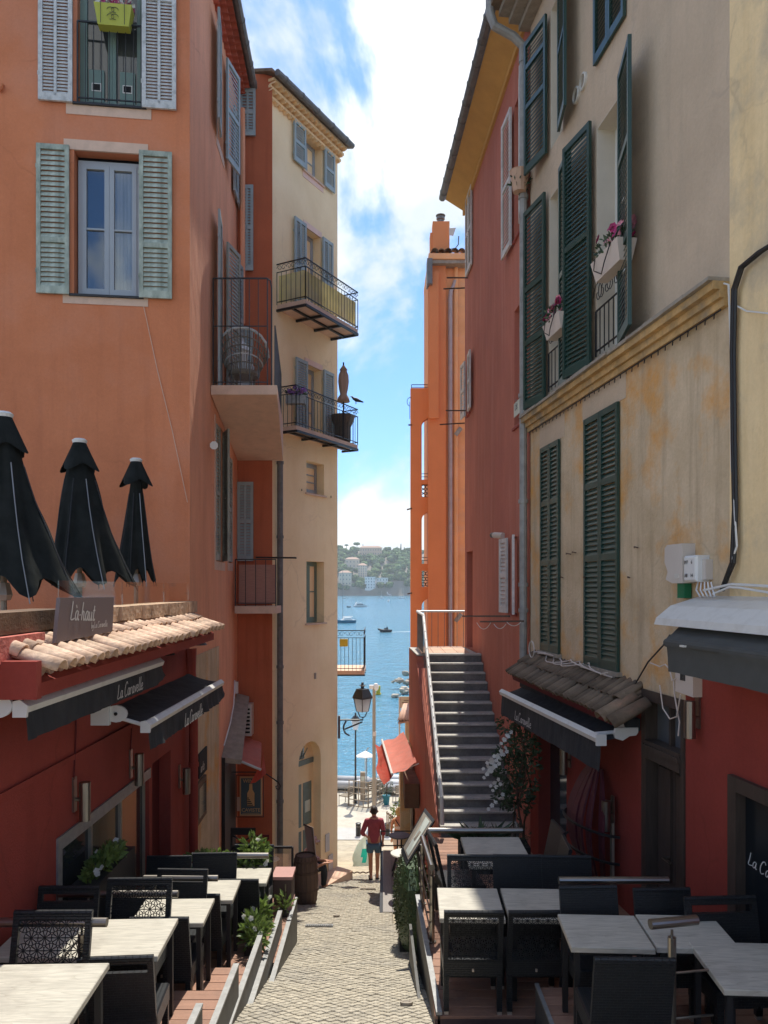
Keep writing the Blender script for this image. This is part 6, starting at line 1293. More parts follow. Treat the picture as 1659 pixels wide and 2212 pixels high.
def terracotta_house():
    t = thing('terracotta_house', 'terracotta red house with an ochre eave behind the outdoor stairs', 'house', (2.2, 15, zg(15)))
    W = WT; s, z = W.s, W.z; a0, a1 = -18.42, -12.02
    r1 = (s(1112), s(1131), z(1121, 505), z(1121, 205)); r3 = (s(1111), s(1133), z(1120, 918), z(1120, 660)); r6 = (s(1008), s(1021), -1.39, z(1010, 1192)); r5 = (s(1104), s(1117), z(1110, 1325), z(1110, 1160)); r4 = (s(1009.5), s(1016), z(1012, 895), z(1012, 775)); r2 = (s(1010), s(1022), z(1015, 588), z(1015, 415))
    wall_mesh(W, a0, a1, zg(18) - .5, 9.3, (r1, r3, r6, r5, r4), .28).build('wall', M_['terra'], t, fix=False)
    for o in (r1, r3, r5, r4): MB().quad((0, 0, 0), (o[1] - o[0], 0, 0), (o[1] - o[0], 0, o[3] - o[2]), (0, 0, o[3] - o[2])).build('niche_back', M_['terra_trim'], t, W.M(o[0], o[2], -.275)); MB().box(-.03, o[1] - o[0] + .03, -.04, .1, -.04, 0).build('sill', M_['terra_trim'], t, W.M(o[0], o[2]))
    window(t, W, r1[0] + .1, r1[1] - .02, r1[2], r1[3], .25, M_['terra_trim'], 1, 3)
    MB().box(0, r6[1] - r6[0], -.04, 0, 0, r6[3] - r6[2]).build('landing_door', M_['dred'], t, W.M(r6[0], r6[2], -.2))
    shutter(t, W, r1[0] - .62, r1[0] - .01, r1[2] - .05, r1[3], M_['shut_wh'], .05, False, ang=2, hinge='r', pitch=.07); shutter(t, W, r1[1] + .02, r1[1] + .40, r1[2], r1[3], M_['shut_wh'], .05, False, ang=12, hinge='l', pitch=.07)
    shutter(t, W, r2[0], (r2[0] + r2[1]) / 2 - .004, r2[2], r2[3], M_['shut_wh'], .02, False, pitch=.07); shutter(t, W, (r2[0] + r2[1]) / 2, r2[1], r2[2], r2[3], M_['shut_wh'], .02, False, pitch=.07)
    shutter(t, W, r4[0] - .45, r4[0] - .01, r4[2], r4[3], M_['shut_wh'], .04, False, ang=3, hinge='r', pitch=.07); shutter(t, W, r4[1] + .01, r4[1] + .45, r4[2], r4[3], M_['shut_wh'], .04, False, ang=3, hinge='l', pitch=.07)
    shutter(t, W, r5[0] - .42, r5[0] - .01, r5[2], r5[3], M_['shut_wh'], .05, False, ang=6, hinge='r', pitch=.07); shutter(t, W, r5[1] + .01, r5[1] + .36, r5[2], r5[3], M_['shut_wh'], .05, False, ang=12, hinge='l', pitch=.07)
    # ochre cove and gutter
    MB().add([W.pt(a0 - .05, 9.02, .0), W.pt(a1, 9.02, .0), W.pt(a1, 9.3, .46), W.pt(a0 - .05, 9.3, .46)], [(0, 1, 2, 3)]).add([W.pt(a0 - .05, 9.02, .0), W.pt(a0 - .05, 9.3, .46), W.pt(a0 - .05, 9.3, 0)], [(0, 1, 2)]).build('eave_cove', M_['ochre'], t, fix=False)
    MB().box(-.04, a1 - a0, -.05, 0, 0, .12).build('ochre_moulding', M_['ochre'], t, W.M(a0, 8.92))
    gutter(t, [W.pt(a0 - .1, 9.36, .53), W.pt(a1 + .2, 9.36, .53)], .085)
    MB().add([W.pt(a0 - .1, 9.36, .46), W.pt(a1 + .1, 9.36, .46), W.pt(a1 + .1, 10, -3), W.pt(a0 - .1, 10, -3), W.pt(a0 - .1, 9.45, .46), W.pt(a1 + .1, 9.45, .46), W.pt(a1 + .1, 10.1, -3), W.pt(a0 - .1, 10.1, -3)], [(3, 2, 1, 0), (4, 5, 6, 7), (0, 1, 5, 4), (1, 2, 6, 5), (2, 3, 7, 6), (3, 0, 4, 7)]).build('roof', M_['tile_dk'], t)
    MB().plan([(2.28, 18.4), (2.6, 12.1), (7, 12.1), (7, 18.4)], zg(18) - 1, 9.3).build('core', M_['terra'], t)
    mb = MB()                                              # drying rods on brackets
    for (ua, va, ub, vb, n) in ((965, 600, 1011, 600, .5), (958, 624, 1004, 622, .5), (963, 887, 1007, 887, .5), (950, 917, 1004, 914, .5)):
        Y = 17.6; MB().tube([P(ua, va, Y), P(ub, vb, Y - .1)], .018, 4).build('drying_rod', M_['rustiron'], t)
    MB().tube([W.at(1000, 1331, .5), W.at(1100, 1331, .5)], .02, 4).build('drying_rod', M_['rustiron'], t); MB().tube([W.at(1038, 1343, .28), W.at(1130, 1342, .28)], .02, 4).build('drying_rod', M_['rustiron'], t)
    mb = MB()
    for (u, v, w, d) in ((1045, 1345, 30, 14), (1080, 1348, 26, 10), (1110, 1344, 30, 8)): mb.tube([W.at(u + w * (k / 8 - .5), v + d * (1 - (2 * k / 8 - 1) ** 2), .3) for k in range(9)], .006, 4)
    mb.build('washing_line', M_['plastic'], t)
    MB().tube([W.at(1131, 600, .03), W.at(1131, 850, .03), W.at(1127, 880, .05)], .02, 6).build('cable_run', M_['terra_trim'], t)
    q = thing('security_camera', 'white tube security camera on the terracotta wall', 'camera', W.at(1085, 1157)); MB().tube([W.at(1087, 1157, .03), W.at(1068, 1156, .12)], .055, 10).build('body', M_['potw'], q); MB().tube([W.at(1068, 1156, .12), W.at(1063, 1156, .14)], .05, 10).build('lens_hood', M_['iron'], q)
    q = thing('window_notice', 'small white notice with dark letters in the terracotta wall niche', 'notice', W.at(1125, 905)); Mx = W.M(s(1115), z(1116, 902), .03); MB().box(0, s(1127) - s(1115), -.01, 0, 0, z(1120, 872) - z(1120, 902)).build('card', M_['paper'], q, Mx); text_mb('Gé', .17, .14).build('lettering', M_['iron'], q, Mx @ Matrix.Translation((.08, -.014, .1)), fix=False)
    q = thing('window_pot', 'terracotta pot in a wire holder at the high terracotta window', 'flower pot', W.at(1122, 415)); MB().lathe([(.10, 0), (.15, .3), (.16, .32), (.001, .32)], W.at(1122, 415, .18), 12).build('pot', M_['ceram'], q); foliage(W.at(1122, 395, .18), (.15, .12, .14), 70, .08, .03, 3).build('foliage', M_['leaf_dk'], q, fix=False)
terracotta_house()
def tower():
    t = thing('orange_tower_house', 'bright orange house with an arcaded wing and chimney beyond the stairs', 'house', (1.9, 25.2, zg(25)))
    Y = 25.0; x0, x1, x2 = X(925, Y), X(963, Y), X(1006, Y); zb = zg(26) - .5
    MB().box(x0, x1, Y, Y + 2.6, zb, Zv(566, Y)).build('main_wall', M_['tower'], t); MB().box(x1, x2 + .6, Y + .22, Y + 3, zb, Zv(572, Y)).build('lit_tone_wall', M_['tower_lit'], t)  # right-hand wall wears the painted-lit tone of the same orange
    xa = X(947, Y); MB().box(x0 + .02, xa, Y - .14, Y - .002, Zv(905, Y), Zv(590, Y)).build('pier', M_['tower'], t)
    MB().box(x0 - .05, x0 + .12, Y - .3, Y + .2, Zv(620, Y), Zv(566, Y)).build('rain_head', M_['gutter'], t)
    # tiled verge
    tm = barrel_tile(.5, .115, .10).mesh('roof_tile', M_['tile_dk'], smooth=True); rnd = random.Random(2)
    for i in range(6): ob('roof_tile', tm, t, TR(x0 + .2 + i * .215, Y - .28, Zv(552, Y) + rnd.uniform(0, .02), rnd.uniform(-.05, .05), R(16)))
    for i in range(6): ob('roof_tile', tm, t, TR(x0 + .2 + i * .215, Y + .1, Zv(544, Y) + rnd.uniform(0, .02), rnd.uniform(-.05, .05), R(16)))
    MB().box(x0, x2 + .3, Y - .25, Y + 2.8, Zv(566, Y), Zv(554, Y)).build('roof_board', M_['tower_lit'], t); MB().box(x0 + .1, x2 + .3, Y - .2, Y + .2, Zv(574, Y), Zv(566.5, Y)).build('eave_stones', M_['stone'], t)
    # chimney
    c0, c1 = X(934, Y + .6), X(970, Y + .6); ch = MB().box(c0, c1, Y + .4, Y + .9, Zv(560, Y), Zv(484, Y + .6)).build('chimney', M_['tower'], t); MB().box(c0 - .08, c0 + .02, Y + .45, Y + .85, Zv(555, Y), Zv(507, Y + .6)).build('chimney_shoulder', M_['tower'], ch)
    MB().lathe([(.1, 0), (.1, .16), (.14, .17), (.14, .25), (.11, .27), (.16, .29), (.16, .31), (.02, .34)], (X(952, Y + .6), Y + .65, Zv(484, Y + .6)), 12).build('chimney_cowl', M_['gutter'], ch)
    MB().quad(P(970, 493, Y + .3), P(985, 492, Y + .3), P(979, 510, Y + .3), P(970, 508, Y + .3)).build('aerial_panel', M_['potw'], t, fix=False); MB().tube([P(970, 539, Y + .3), P(984, 536, Y + .3), P(990, 528, Y + .3), P(991, 510, Y + .3)], .02, 5).build('aerial_hook', M_['gutter'], t)
    # pipes
    for (u, r, m, va, vb) in ((972.5, .075, 'pvc', 640, 1420), (985, .065, 'tower_lit', 572, 1420)):
        p = X(u, Y + .15); MB().tube([(p, Y + .15, Zv(vb, Y)), (p, Y + .15, Zv(va, Y))], r, 8).build('downpipe', M_[m], t)
    MB().tube([P(972.5, 645, Y + .15), P(974, 628, Y + .15), P(980, 618, Y + .15), P(984, 606, Y + .15)], .07, 8).build('pipe_elbow', M_['pvc'], t)
    for (u, v) in ((988, 928), (988, 1330)): MB().tube([P(u - 4, v + 12, Y + .1), P(u + 8, v - 4, Y + .05)], .07, 8).build('pipe_branch', M_['pipe'], t)
    # arcaded wing: wall with arches and pierced panels
    Wn = Wall((0, 25.2), (1, 0)); f = lambda u: X(u, 25.2); g = lambda v: Zv(v, 25.2); a0, a1 = f(911), f(946)
    ops = [(a0, a1, g(1036), g(903), .3, True), (a0, a1, g(1218), g(1106), .3, True), (a0, a1, g(1420), g(1293), .3, True)]
    sq = [(a0, a1, g(1074), g(1046)), (a0, a1, g(1268), g(1233))]
    wall_mesh(Wn, f(887), f(960), zb - 2, g(838), ops + sq, .3).build('arcade_wall', M_['tower'], t, fix=False)
    mb = MB(); mb.quad(Wn.pt(f(887), zb - 2, 0), Wn.pt(f(887), g(838), 0), Wn.pt(f(887), g(838), -.3), Wn.pt(f(887), zb - 2, -.3)).quad(Wn.pt(f(887), g(838), 0), Wn.pt(f(960), g(838), 0), Wn.pt(f(960), g(838), -.3), Wn.pt(f(887), g(838), -.3)).build('arcade_edge', M_['tower'], t, fix=False)
    for o in sq:
        mb = MB(); w, h = o[1] - o[0], o[3] - o[2]
        for i in range(4):
            for j in range(3): mb.tube([(o[0] + w * (i + .5) / 4 + .07 * math.cos(a), 25.35, o[2] + h * (j + .5) / 3 + .06 * math.sin(a)) for a in [k * .7 for k in range(10)]], .018, 4)
        mb.build('pierced_panel', M_['claustra'], t)
    for o in ops:
        mb = MB(); [mb.tube([(o[0], 25.4, o[2] + q), (o[1], 25.4, o[2] + q)], .012, 4) for q in (.12, .22)]; mb.build('arch_rail', M_['iron'], t)
    railing(t, [(f(889), 25.3), (f(925), 25.3)], g(838), .13, M_['iron'], .4, .008, name='roof_rail', bottom=.05)
    MB().tube([P(882, 918, 25.2), P(890, 918, 25.2)], .03, 4).tube([P(879, 1101, 25.2), P(890, 1098, 25.2)], .03, 4).tube([P(880, 1283, 25.2), P(890, 1281, 25.2)], .03, 4).build('beam_stubs', M_['rustiron'], t)
    MB().tube([P(886, 868, 25.2) + Vector((.1 * math.cos(a), 0, .14 * math.sin(a))) for a in [1.2 + k * .3 for k in range(12)]], .012, 4).tube([P(885, 868, 25.2), P(885, 905, 25.2)], .01, 4).build('iron_crest', M_['iron'], t)
tower()
def stairs():
    t = thing('outdoor_staircase', 'stone stairs with a white handrail climbing beside the terracotta house', 'staircase', (1.5, 12.7, -4.1)); n = 16; xl = .95
    M_s = M_
    for i in range(n):
        y = 12.7 + .23125 * i; z = -4.1 + .1694 * (i + 1); xr = 2.928 - .054 * y - .005
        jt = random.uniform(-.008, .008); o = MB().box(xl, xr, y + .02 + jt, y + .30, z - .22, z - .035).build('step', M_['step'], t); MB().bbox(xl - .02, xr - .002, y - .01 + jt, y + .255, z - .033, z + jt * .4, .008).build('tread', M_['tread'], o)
    MB().plan([(.93, 12.62), (.70, 16.4), (2.05, 16.4), (2.2, 12.62)], zg(17) - .6, [-4.28, -1.60, -1.60, -4.28]).plan([(.70, 16.4), (.60, 18.45), (2.0, 18.45), (2.05, 16.4)], zg(17) - .6, -1.46).build('stair_mass', M_['terra'], t)
    MB().plan([(.70, 16.41), (.60, 18.45), (1.93, 18.45), (2.04, 16.41)], -1.45, -1.42).build('landing', M_['tread'], t)
    tm = MB().box(0, .255, 0, .30, 0, .03).mesh('floor_tile', M_['ceram'])
    for i in range(4):
        for j in range(6): ob('floor_tile', tm, t, TR(.80 + .262 * i, 16.45 + j * .308, -1.418))
    rl = MB().tube([(.80, 18.4, -.56), (1.93, 18.4, -.56)], .025, 6).tube([(.80, 18.4, -.56), (.84, 16.4, -.58), (.93, 12.85, -3.2), (.95, 12.7, -3.45), (.96, 12.66, -3.9)], .035, 8); rl.build('handrail', M_['paint_wh'], t)
    mb = MB()
    for i in range(8): x = .84 + (1.9 - .84) * i / 7; mb.tube([(x, 18.4, -1.42), (x, 18.4, -.56)], .008, 4)
    for i in range(12): y = 16.45 + 1.9 * i / 11; mb.tube([(.83 - .016 * (y - 16.4), y, -1.42), (.83 - .016 * (y - 16.4), y, -.58)], .01, 4)
    for i in range(17): y = 12.85 + 3.5 * i / 16; zz = -4.1 + .7325 * (y - 12.7); mb.tube([(.93 - .026 * (y - 12.85), y, zz - .1), (.93 - .026 * (y - 12.85), y, zz + .86)], .008, 4)
    mb.build('balusters', M_['gutter'], t)
    # shop under the stairs
    MB().box(.38, .66, 17.7, 18.4, zg(18) - .3, -3.65).build('shop_pier', M_['beige'], t); MB().box(.60, .64, 16.9, 17.7, zg(17) - .2, -3.8).build('shop_shutter', M_['shut_gy'], t); MB().box(.42, .72, 15.7, 17.0, -4.5, -4.0).build('sign_box', M_['wood_beam'], t)
    for i in range(6): MB().box(.74 - .02 * i, .95, 14.4 - .12 * i, 14.52 - .12 * i, -4.55 - .09 * i, -4.47 - .09 * i).build('corbel', M_['terra'], t)
stairs()
def red_shop_awning():
    t = thing('red_shop_awning', 'bright red shop awning with a torn frill above the walking man', 'awning', (.3, 16.2, -3.5)); Y0, Y1 = 15.0, 17.5
    a, b, c, d = P(900, 1646, Y0), P(872, 1581, Y1), P(827, 1600, Y1), P(849, 1671, Y0); n = 10; vs = []
    for i in range(n + 1):
        for j in range(n + 1):
            p = a.lerp(b, j / n).lerp(d.lerp(c, j / n), i / n); p.z += -.05 * math.sin(math.pi * i / n) + .015 * math.sin(j * 1.9 + i); vs.append(p)
    MB().add(vs, [(i * (n + 1) + j, i * (n + 1) + j + 1, (i + 1) * (n + 1) + j + 1, (i + 1) * (n + 1) + j) for i in range(n) for j in range(n)]).build('canopy_cloth', M_['red_fd'], t, smooth=True, fix=False)
    vs = []
    for i in range(n + 1):
        q = i / n; p = d.lerp(c, q); w = .14 * math.sin(q * 5) * (1 - q) + .03; vs += [p + Vector((.01, 0, -.02)), p + Vector((-.06 - w * .4, 0, -.14)), p + Vector((-.15 - w, .05 * math.sin(q * 9), -.22 + .1 * q + .06 * math.sin(q * 7)))]
    MB().add(vs, [(i * 3 + j, i * 3 + j + 1, i * 3 + j + 4, i * 3 + j + 3) for i in range(n) for j in range(2)]).build('frill', M_['red_cl'], t, smooth=True, fix=False)
    MB().tube([d + Vector((-.02, -.05, 0)), c + Vector((-.02, .1, 0))], .025, 6).build('front_bar', M_['white'], t); MB().tube([a + Vector((.05, .1, -.05)), a.lerp(d, .9) + Vector((0, .1, -.04))], .015, 5).build('arm', M_['white'], t)
    Wp = Wall((d.x - .17, 0), (-.09, 1)); text_mb('Call', .24, .14).build('lettering', M_['sand'], t, Matrix.Translation(d.lerp(c, .3) + Vector((-.16, 0, -.2))) @ Matrix.Rotation(R(95), 4, 'Z'), fix=False)
red_shop_awning()
# ================================================================ TERRACES AND FURNITURE
def deck(name, x0, x1, y0, y1, z, along='x', m='deck', pw=.14, label=None, xr=None):
    d = MB().box(x0, x1, y0, y1, min(zg(y1), z - .2) - .15, z - .026).build(name, M_['box_br'] if m == 'deck' else M_['gutter']); struct(d)
    if along == 'x':
        n = max(1, round((y1 - y0) / pw)); w = (y1 - y0) / n
        me = MB().bbox(0, x1 - x0, 0, w - .007, 0, .025, .003).mesh('plank', M_[m])
        for i in range(n): ob('plank', me, d, Matrix.Translation((x0, y0 + i * w, z - .025 + random.uniform(-.0015, .0015))))
    else:
        n = max(1, round((x1 - x0) / pw)); w = (x1 - x0) / n; me = MB().bbox(0, w - .008, 0, y1 - y0, 0, .025, .003).mesh('plank', M_[m])
        for i in range(n): ob('plank', me, d, Matrix.Translation((x0 + i * w, y0, z - .025 + random.uniform(-.0015, .0015))))
    return d
LV = [(-3.1, 3.2, 5.18, -1.364, 5.72), (-3.4, 5.18, 6.5, -1.325, 6.94), (-3.7, 6.5, 7.5, -1.31, 8.17), (-3.95, 7.5, 8.62, -1.26, 9.39), (-4.2, 8.62, 10.42, -1.19, 10.42)]
for i, (z, y0, y1, xr, ye) in enumerate(LV):
    d = deck('terrace_deck', -2.885, xr, y0, y1, z)
    MB().box(xr + .001, xr + .014, y0 - .45, ye, zg(ye) - .1, z - .012).build('edge_plate', M_['plate'], d); MB().box(xr - .035, xr + .018, y0 - .45, ye, z - .010, z + .012).build('edge_trim', M_['galv'], d)
dr1 = deck('terrace_deck', 1.29, 3.1, 3.2, 6.46, -3.35); MB().box(1.268, 1.30, 3.2, 6.47, -3.345, -3.325).build('edge_trim', M_['galv'], dr1); MB().box(1.272, 1.286, 3.2, 6.46, -4.2, -3.346).build('edge_plate', M_['plate'], dr1)
dr2 = deck('terrace_deck', .43, 2.9, 6.5, 8.95, -3.62)
MB().hexa([(.455, 6.5, -4.6), (.475, 6.5, -4.6), (.40, 8.95, -4.6), (.38, 8.95, -4.6), (.455, 6.5, -3.60), (.475, 6.5, -3.60), (.40, 8.95, -3.60), (.38, 8.95, -3.60)]).build('edge_plate', M_['plate'], dr2)
MB().hexa([(.44, 6.48, -3.60), (.49, 6.48, -3.60), (.415, 8.97, -3.60), (.365, 8.97, -3.60), (.44, 6.48, -3.575), (.49, 6.48, -3.575), (.415, 8.97, -3.575), (.365, 8.97, -3.575)]).build('edge_trim', M_['galv'], dr2)
MB().hexa([(.33, 7.3, -4.5), (.36, 7.3, -4.5), (.33, 9.2, -4.6), (.30, 9.2, -4.6), (.33, 7.3, -3.98), (.36, 7.3, -3.98), (.33, 9.2, -4.02), (.30, 9.2, -4.02)]).build('lower_edge_plate', M_['plate'], dr2)
dr3 = deck('terrace_deck', .72, 2.45, 8.97, 12.64, -4.1)
dg = deck('plank_terrace', -.02, .66, 13.2, 16.3, -5.56, 'y', 'deck_gy', .17); MB().box(-.075, -.022, 13.2, 16.3, -6.5, -5.57).build('edge_plate', M_['blk'], dg)
tag(MB().box(-.24, .24, -.2, .2, 0, .012).build('door_mat', mat('dark_mat', (.03, .026, .022), .95, var=.5, vs=60), None, TR(.95, 6.24, zg(6.24) + .02, 0, math.atan(-.277))), 'dark patterned doormat on the setts below the right-hand terrace', 'mat')
# ---- tables
def table(x0, x1, y0, y1, zt, zd, lb, rot=0, grp='pale wood restaurant tables'):
    t = thing('restaurant_table', lb, 'table', ((x0 + x1) / 2, (y0 + y1) / 2, zd), grp); w, d = x1 - x0, y1 - y0
    Mx = TR((x0 + x1) / 2, (y0 + y1) / 2, 0, rot)
    MB().bbox(-w / 2, w / 2, -d / 2, d / 2, zt - .038, zt, .005).build('table_top', M_['table'], t, Mx)
    for sx in (-1, 1):
        for sy in (-1, 1): MB().box(sx * (w / 2 - .05) - .02, sx * (w / 2 - .05) + .02, sy * (d / 2 - .05) - .02, sy * (d / 2 - .05) + .02, zd, zt - .04).build('leg', M_['blk'], t, Mx)
    MB().box(-w / 2 + .06, w / 2 - .06, -d / 2 + .05, d / 2 - .05, zt - .075, zt - .04).build('apron', M_['blk'], t, Mx)
# ---- chairs
def flower_panel(w, h, r=.043):
    mb = MB(); p = r * 2.02; nx = int(w / p); ny = int(h / (p * .9)); x0 = (w - nx * p) / 2 + p / 2; t = .006
    for j in range(ny):
        for i in range(nx - (j % 2)):
            cx = x0 + i * p + (p / 2 if j % 2 else 0); cz = r + j * p * .9; k = 10
            c = [(cx + .3 * r * math.cos(a), cz + .3 * r * math.sin(a)) for a in [2 * math.pi * q / 6 for q in range(6)]]; mb.poly([(x, 0, z) for x, z in c])
            for q in range(k):
                a = 2 * math.pi * q / k; ca, sa = math.cos(a), math.sin(a); hw = .0032
                mb.quad((cx + .28 * r * ca - hw * sa, 0, cz + .28 * r * sa + hw * ca), (cx + .28 * r * ca + hw * sa, 0, cz + .28 * r * sa - hw * ca), (cx + r * ca + hw * 1.2 * sa, 0, cz + r * sa - hw * 1.2 * ca), (cx + r * ca - hw * 1.2 * sa, 0, cz + r * sa + hw * 1.2 * ca))
            o = [(cx + r * math.cos(a), cz + r * math.sin(a)) for a in [2 * math.pi * q / 16 for q in range(17)]]; oo = [(cx + r * 1.12 * math.cos(a), cz + r * 1.12 * math.sin(a)) for a in [2 * math.pi * q / 16 for q in range(17)]]
            for q in range(16): mb.quad(*[(x, .0006 * ((i + j) % 3), z) for x, z in (o[q], o[q + 1], oo[q + 1], oo[q])])
    return mb
CH = {}
def chair_meshes(kind):
    if kind in CH: return CH[kind]
    w = .50; r = {}
    r['seat'] = MB().bbox(-w / 2, w / 2, -.20, .26, .33, .46, .012).mesh('seat', M_['wicker'])
    lean = lambda z: -.20 - .10 * (z - .44) / .46
    b = MB()
    def slab(x0, x1, z0, z1, t=.035): b.hexa([(x0, lean(z0), z0), (x1, lean(z0), z0), (x1, lean(z0) + t, z0), (x0, lean(z0) + t, z0), (x0, lean(z1), z1), (x1, lean(z1), z1), (x1, lean(z1) + t, z1), (x0, lean(z1) + t, z1)])
    slab(-w / 2, -w / 2 + .04, .30, .90); slab(w / 2 - .04, w / 2, .30, .90); slab(-w / 2 + .04, w / 2 - .04, .862, .90); slab(-w / 2 + .04, w / 2 - .04, .30, .47)
    if kind == 'slot': slab(-w / 2 + .04, w / 2 - .04, .47, .80)
    if kind == 'solid': slab(-w / 2 + .04, w / 2 - .04, .47, .862)
    if kind == 'flower':
        f = flower_panel(w - .06, .40)
        b.add([(x - w / 2 + .03, lean(.47 + z) + .018 + y, .47 + z) for x, y, z in f.v], f.f)
    r['backrest'] = b.mesh('backrest', M_['wicker'], fix=False)
    # woven roll along the top
    tr = MB().tube([(-w / 2, lean(.9) + .017, .902), (w / 2, lean(.9) + .017, .902)], .022, 7); r['top_roll'] = tr.mesh('top_roll', M_['wicker'])
    r['leg'] = MB().box(-.022, .022, -.022, .022, .03, .335).mesh('leg', M_['wicker']); r['tip'] = MB().box(-.019, .019, -.019, .019, 0, .03).mesh('foot_cap', M_['tip']); r['knob'] = MB().box(-.008, .008, -.006, .006, -.012, .012).mesh('stud', M_['tip'])
    CH[kind] = r; return r
def chair(x, y, z, rot, kind, lb, sc=1.0, sx=1.0, grp=None):
    rot += random.uniform(-3, 3); m = chair_meshes(kind); Mx = TR(x, y, z, R(rot)) @ Matrix.Diagonal((sx * sc, sc, sc, 1)); t = thing('wicker_chair', lb, 'chair', M=TR(x, y, z, R(rot)), group=grp or 'black wicker terrace chairs')
    for k in ('seat', 'backrest'): o = ob(k, m[k], t, Mx)
    ob('top_roll', m['top_roll'], o, Mx)
    if kind != 'slot': ob('stud', m['knob'], o, Mx @ Matrix.Translation((0, -.205, .38)))
    for a in (-.225, .225):
        for b in (-.185, .235):
            l = ob('leg', m['leg'], t, Mx @ Matrix.Translation((a, b, 0))); ob('foot_cap', m['tip'], l, Mx @ Matrix.Translation((a, b, 0)))
table(.885, 1.56, 7.97, 8.89, -2.88, -3.62, 'shaded pale table on its own below the outdoor stairs'); table(.497, 1.07, 6.69, 7.38, -2.88, -3.62, 'pale table half in sunlight behind the openwork chair on the right', R(-2)); table(1.105, 1.69, 6.69, 7.38, -2.885, -3.62, 'pale shaded table touching the half-sunlit one on the right', R(-2))
table(1.37, 1.97, 5.55, 6.12, -2.6, -3.35, 'pale table on the raised right terrace behind the big plain chair', R(-3)); table(1.99, 2.59, 5.55, 6.12, -2.603, -3.35, 'pale table on the raised right terrace half hidden by the steel post', R(-3)); table(2.22, 2.92, 4.96, 5.64, -2.6, -3.35, 'large pale table cut off by the right edge of the picture', R(-3))
LG = 'pale wood restaurant tables'
table(-2.47, -1.71, 4.1, 4.81, -2.35, -3.1, 'sunlit pale table nearest the camera at the lower left corner', R(2)); table(-2.30, -1.64, 5.52, 6.16, -2.65, -3.4, 'sunlit pale table second from the camera on the left terrace', R(2)); table(-2.84, -2.32, 5.52, 6.16, -2.652, -3.4, 'pale table squeezed against the left red wall behind the openwork chair', R(0))
table(-2.25, -1.6, 6.76, 7.30, -2.95, -3.7, 'sunlit pale table third from the camera on the left terrace', R(2)); table(-2.2, -1.56, 7.87, 8.42, -3.2, -3.95, 'sunlit pale table fourth from the camera on the left terrace', R(2)); table(-1.98, -1.38, 8.98, 9.47, -3.45, -4.2, 'sunlit pale table farthest down the left terrace', R(1))
chair(.757, 6.72, -3.62, 0, 'flower', 'openwork flower-back chair seen from behind, alone at the front of the right terrace')
chair(1.29, 6.72, -3.62, 2, 'flower', 'openwork chair in shade beside the front one on the right terrace')
chair(1.63, 5.27, -3.35, 0, 'solid', 'big plain-back chair seen from behind beside the steel post', 1.04)
chair(.88, 7.50, -3.62, 180, 'flower', 'openwork chair on the far side of the half-sunlit right table'); chair(1.345, 7.50, -3.62, 180, 'solid', 'plain chair right of the openwork one behind the half-sunlit table'); chair(1.83, 7.48, -3.62, 178, 'solid', 'plain chair below the boat sculpture, left of the long steel tube')
chair(1.70, 6.10, -3.35, 180, 'solid', 'plain chair under the long steel tube on the raised right terrace', .96); chair(2.30, 6.08, -3.35, 180, 'solid', 'plain chair in front of the old brown door on the raised right terrace', .95); chair(2.66, 5.78, -3.35, 183, 'slot', 'chair with a hand slot behind the large table at the right edge', 1, 1.15)
chair(.80, 8.38, -3.62, -84, 'flower', 'chair seen edge-on left of the table below the stairs'); chair(1.66, 8.2, -3.62, 84, 'solid', 'nearer of two chairs right of the table below the stairs'); chair(1.70, 8.72, -3.62, 96, 'solid', 'farther of two chairs right of the table below the stairs')
chair(-2.23, 4.92, -3.1, 180, 'flower', 'openwork flower-back chair facing the camera at the left edge', 1, 1.05); chair(-1.83, 5.46, -3.4, 2, 'slot', 'hand-slot chair between the two nearest left tables, seen from behind'); chair(-2.61, 6.12, -3.4, 180, 'slot', 'hand-slot chair against the left red wall'); chair(-2.08, 6.30, -3.4, 180, 'flower', 'openwork chair facing the camera behind the second left table', 1, 1.1)
chair(-1.90, 6.78, -3.7, 0, 'solid', 'plain chair tucked under the near side of the third left table'); chair(-2.0, 7.33, -3.7, 180, 'slot', 'hand-slot chair behind the third left table, facing the camera'); chair(-2.5, 7.2, -3.7, 180, 'slot', 'hand-slot chair by the pale-framed window on the left', .95)
chair(-1.87, 7.9, -3.95, 0, 'solid', 'plain chair at the near side of the fourth left table'); chair(-2.42, 8.42, -3.95, 180, 'solid', 'plain chair behind the fourth left table beside the window'); chair(-1.92, 8.52, -3.95, 180, 'solid', 'plain chair behind the fourth left table near the white flowers'); chair(-1.66, 8.95, -4.2, 0, 'solid', 'plain chair at the near side of the farthest left table'); chair(-1.66, 9.55, -4.2, 180, 'solid', 'plain chair behind the farthest left table')
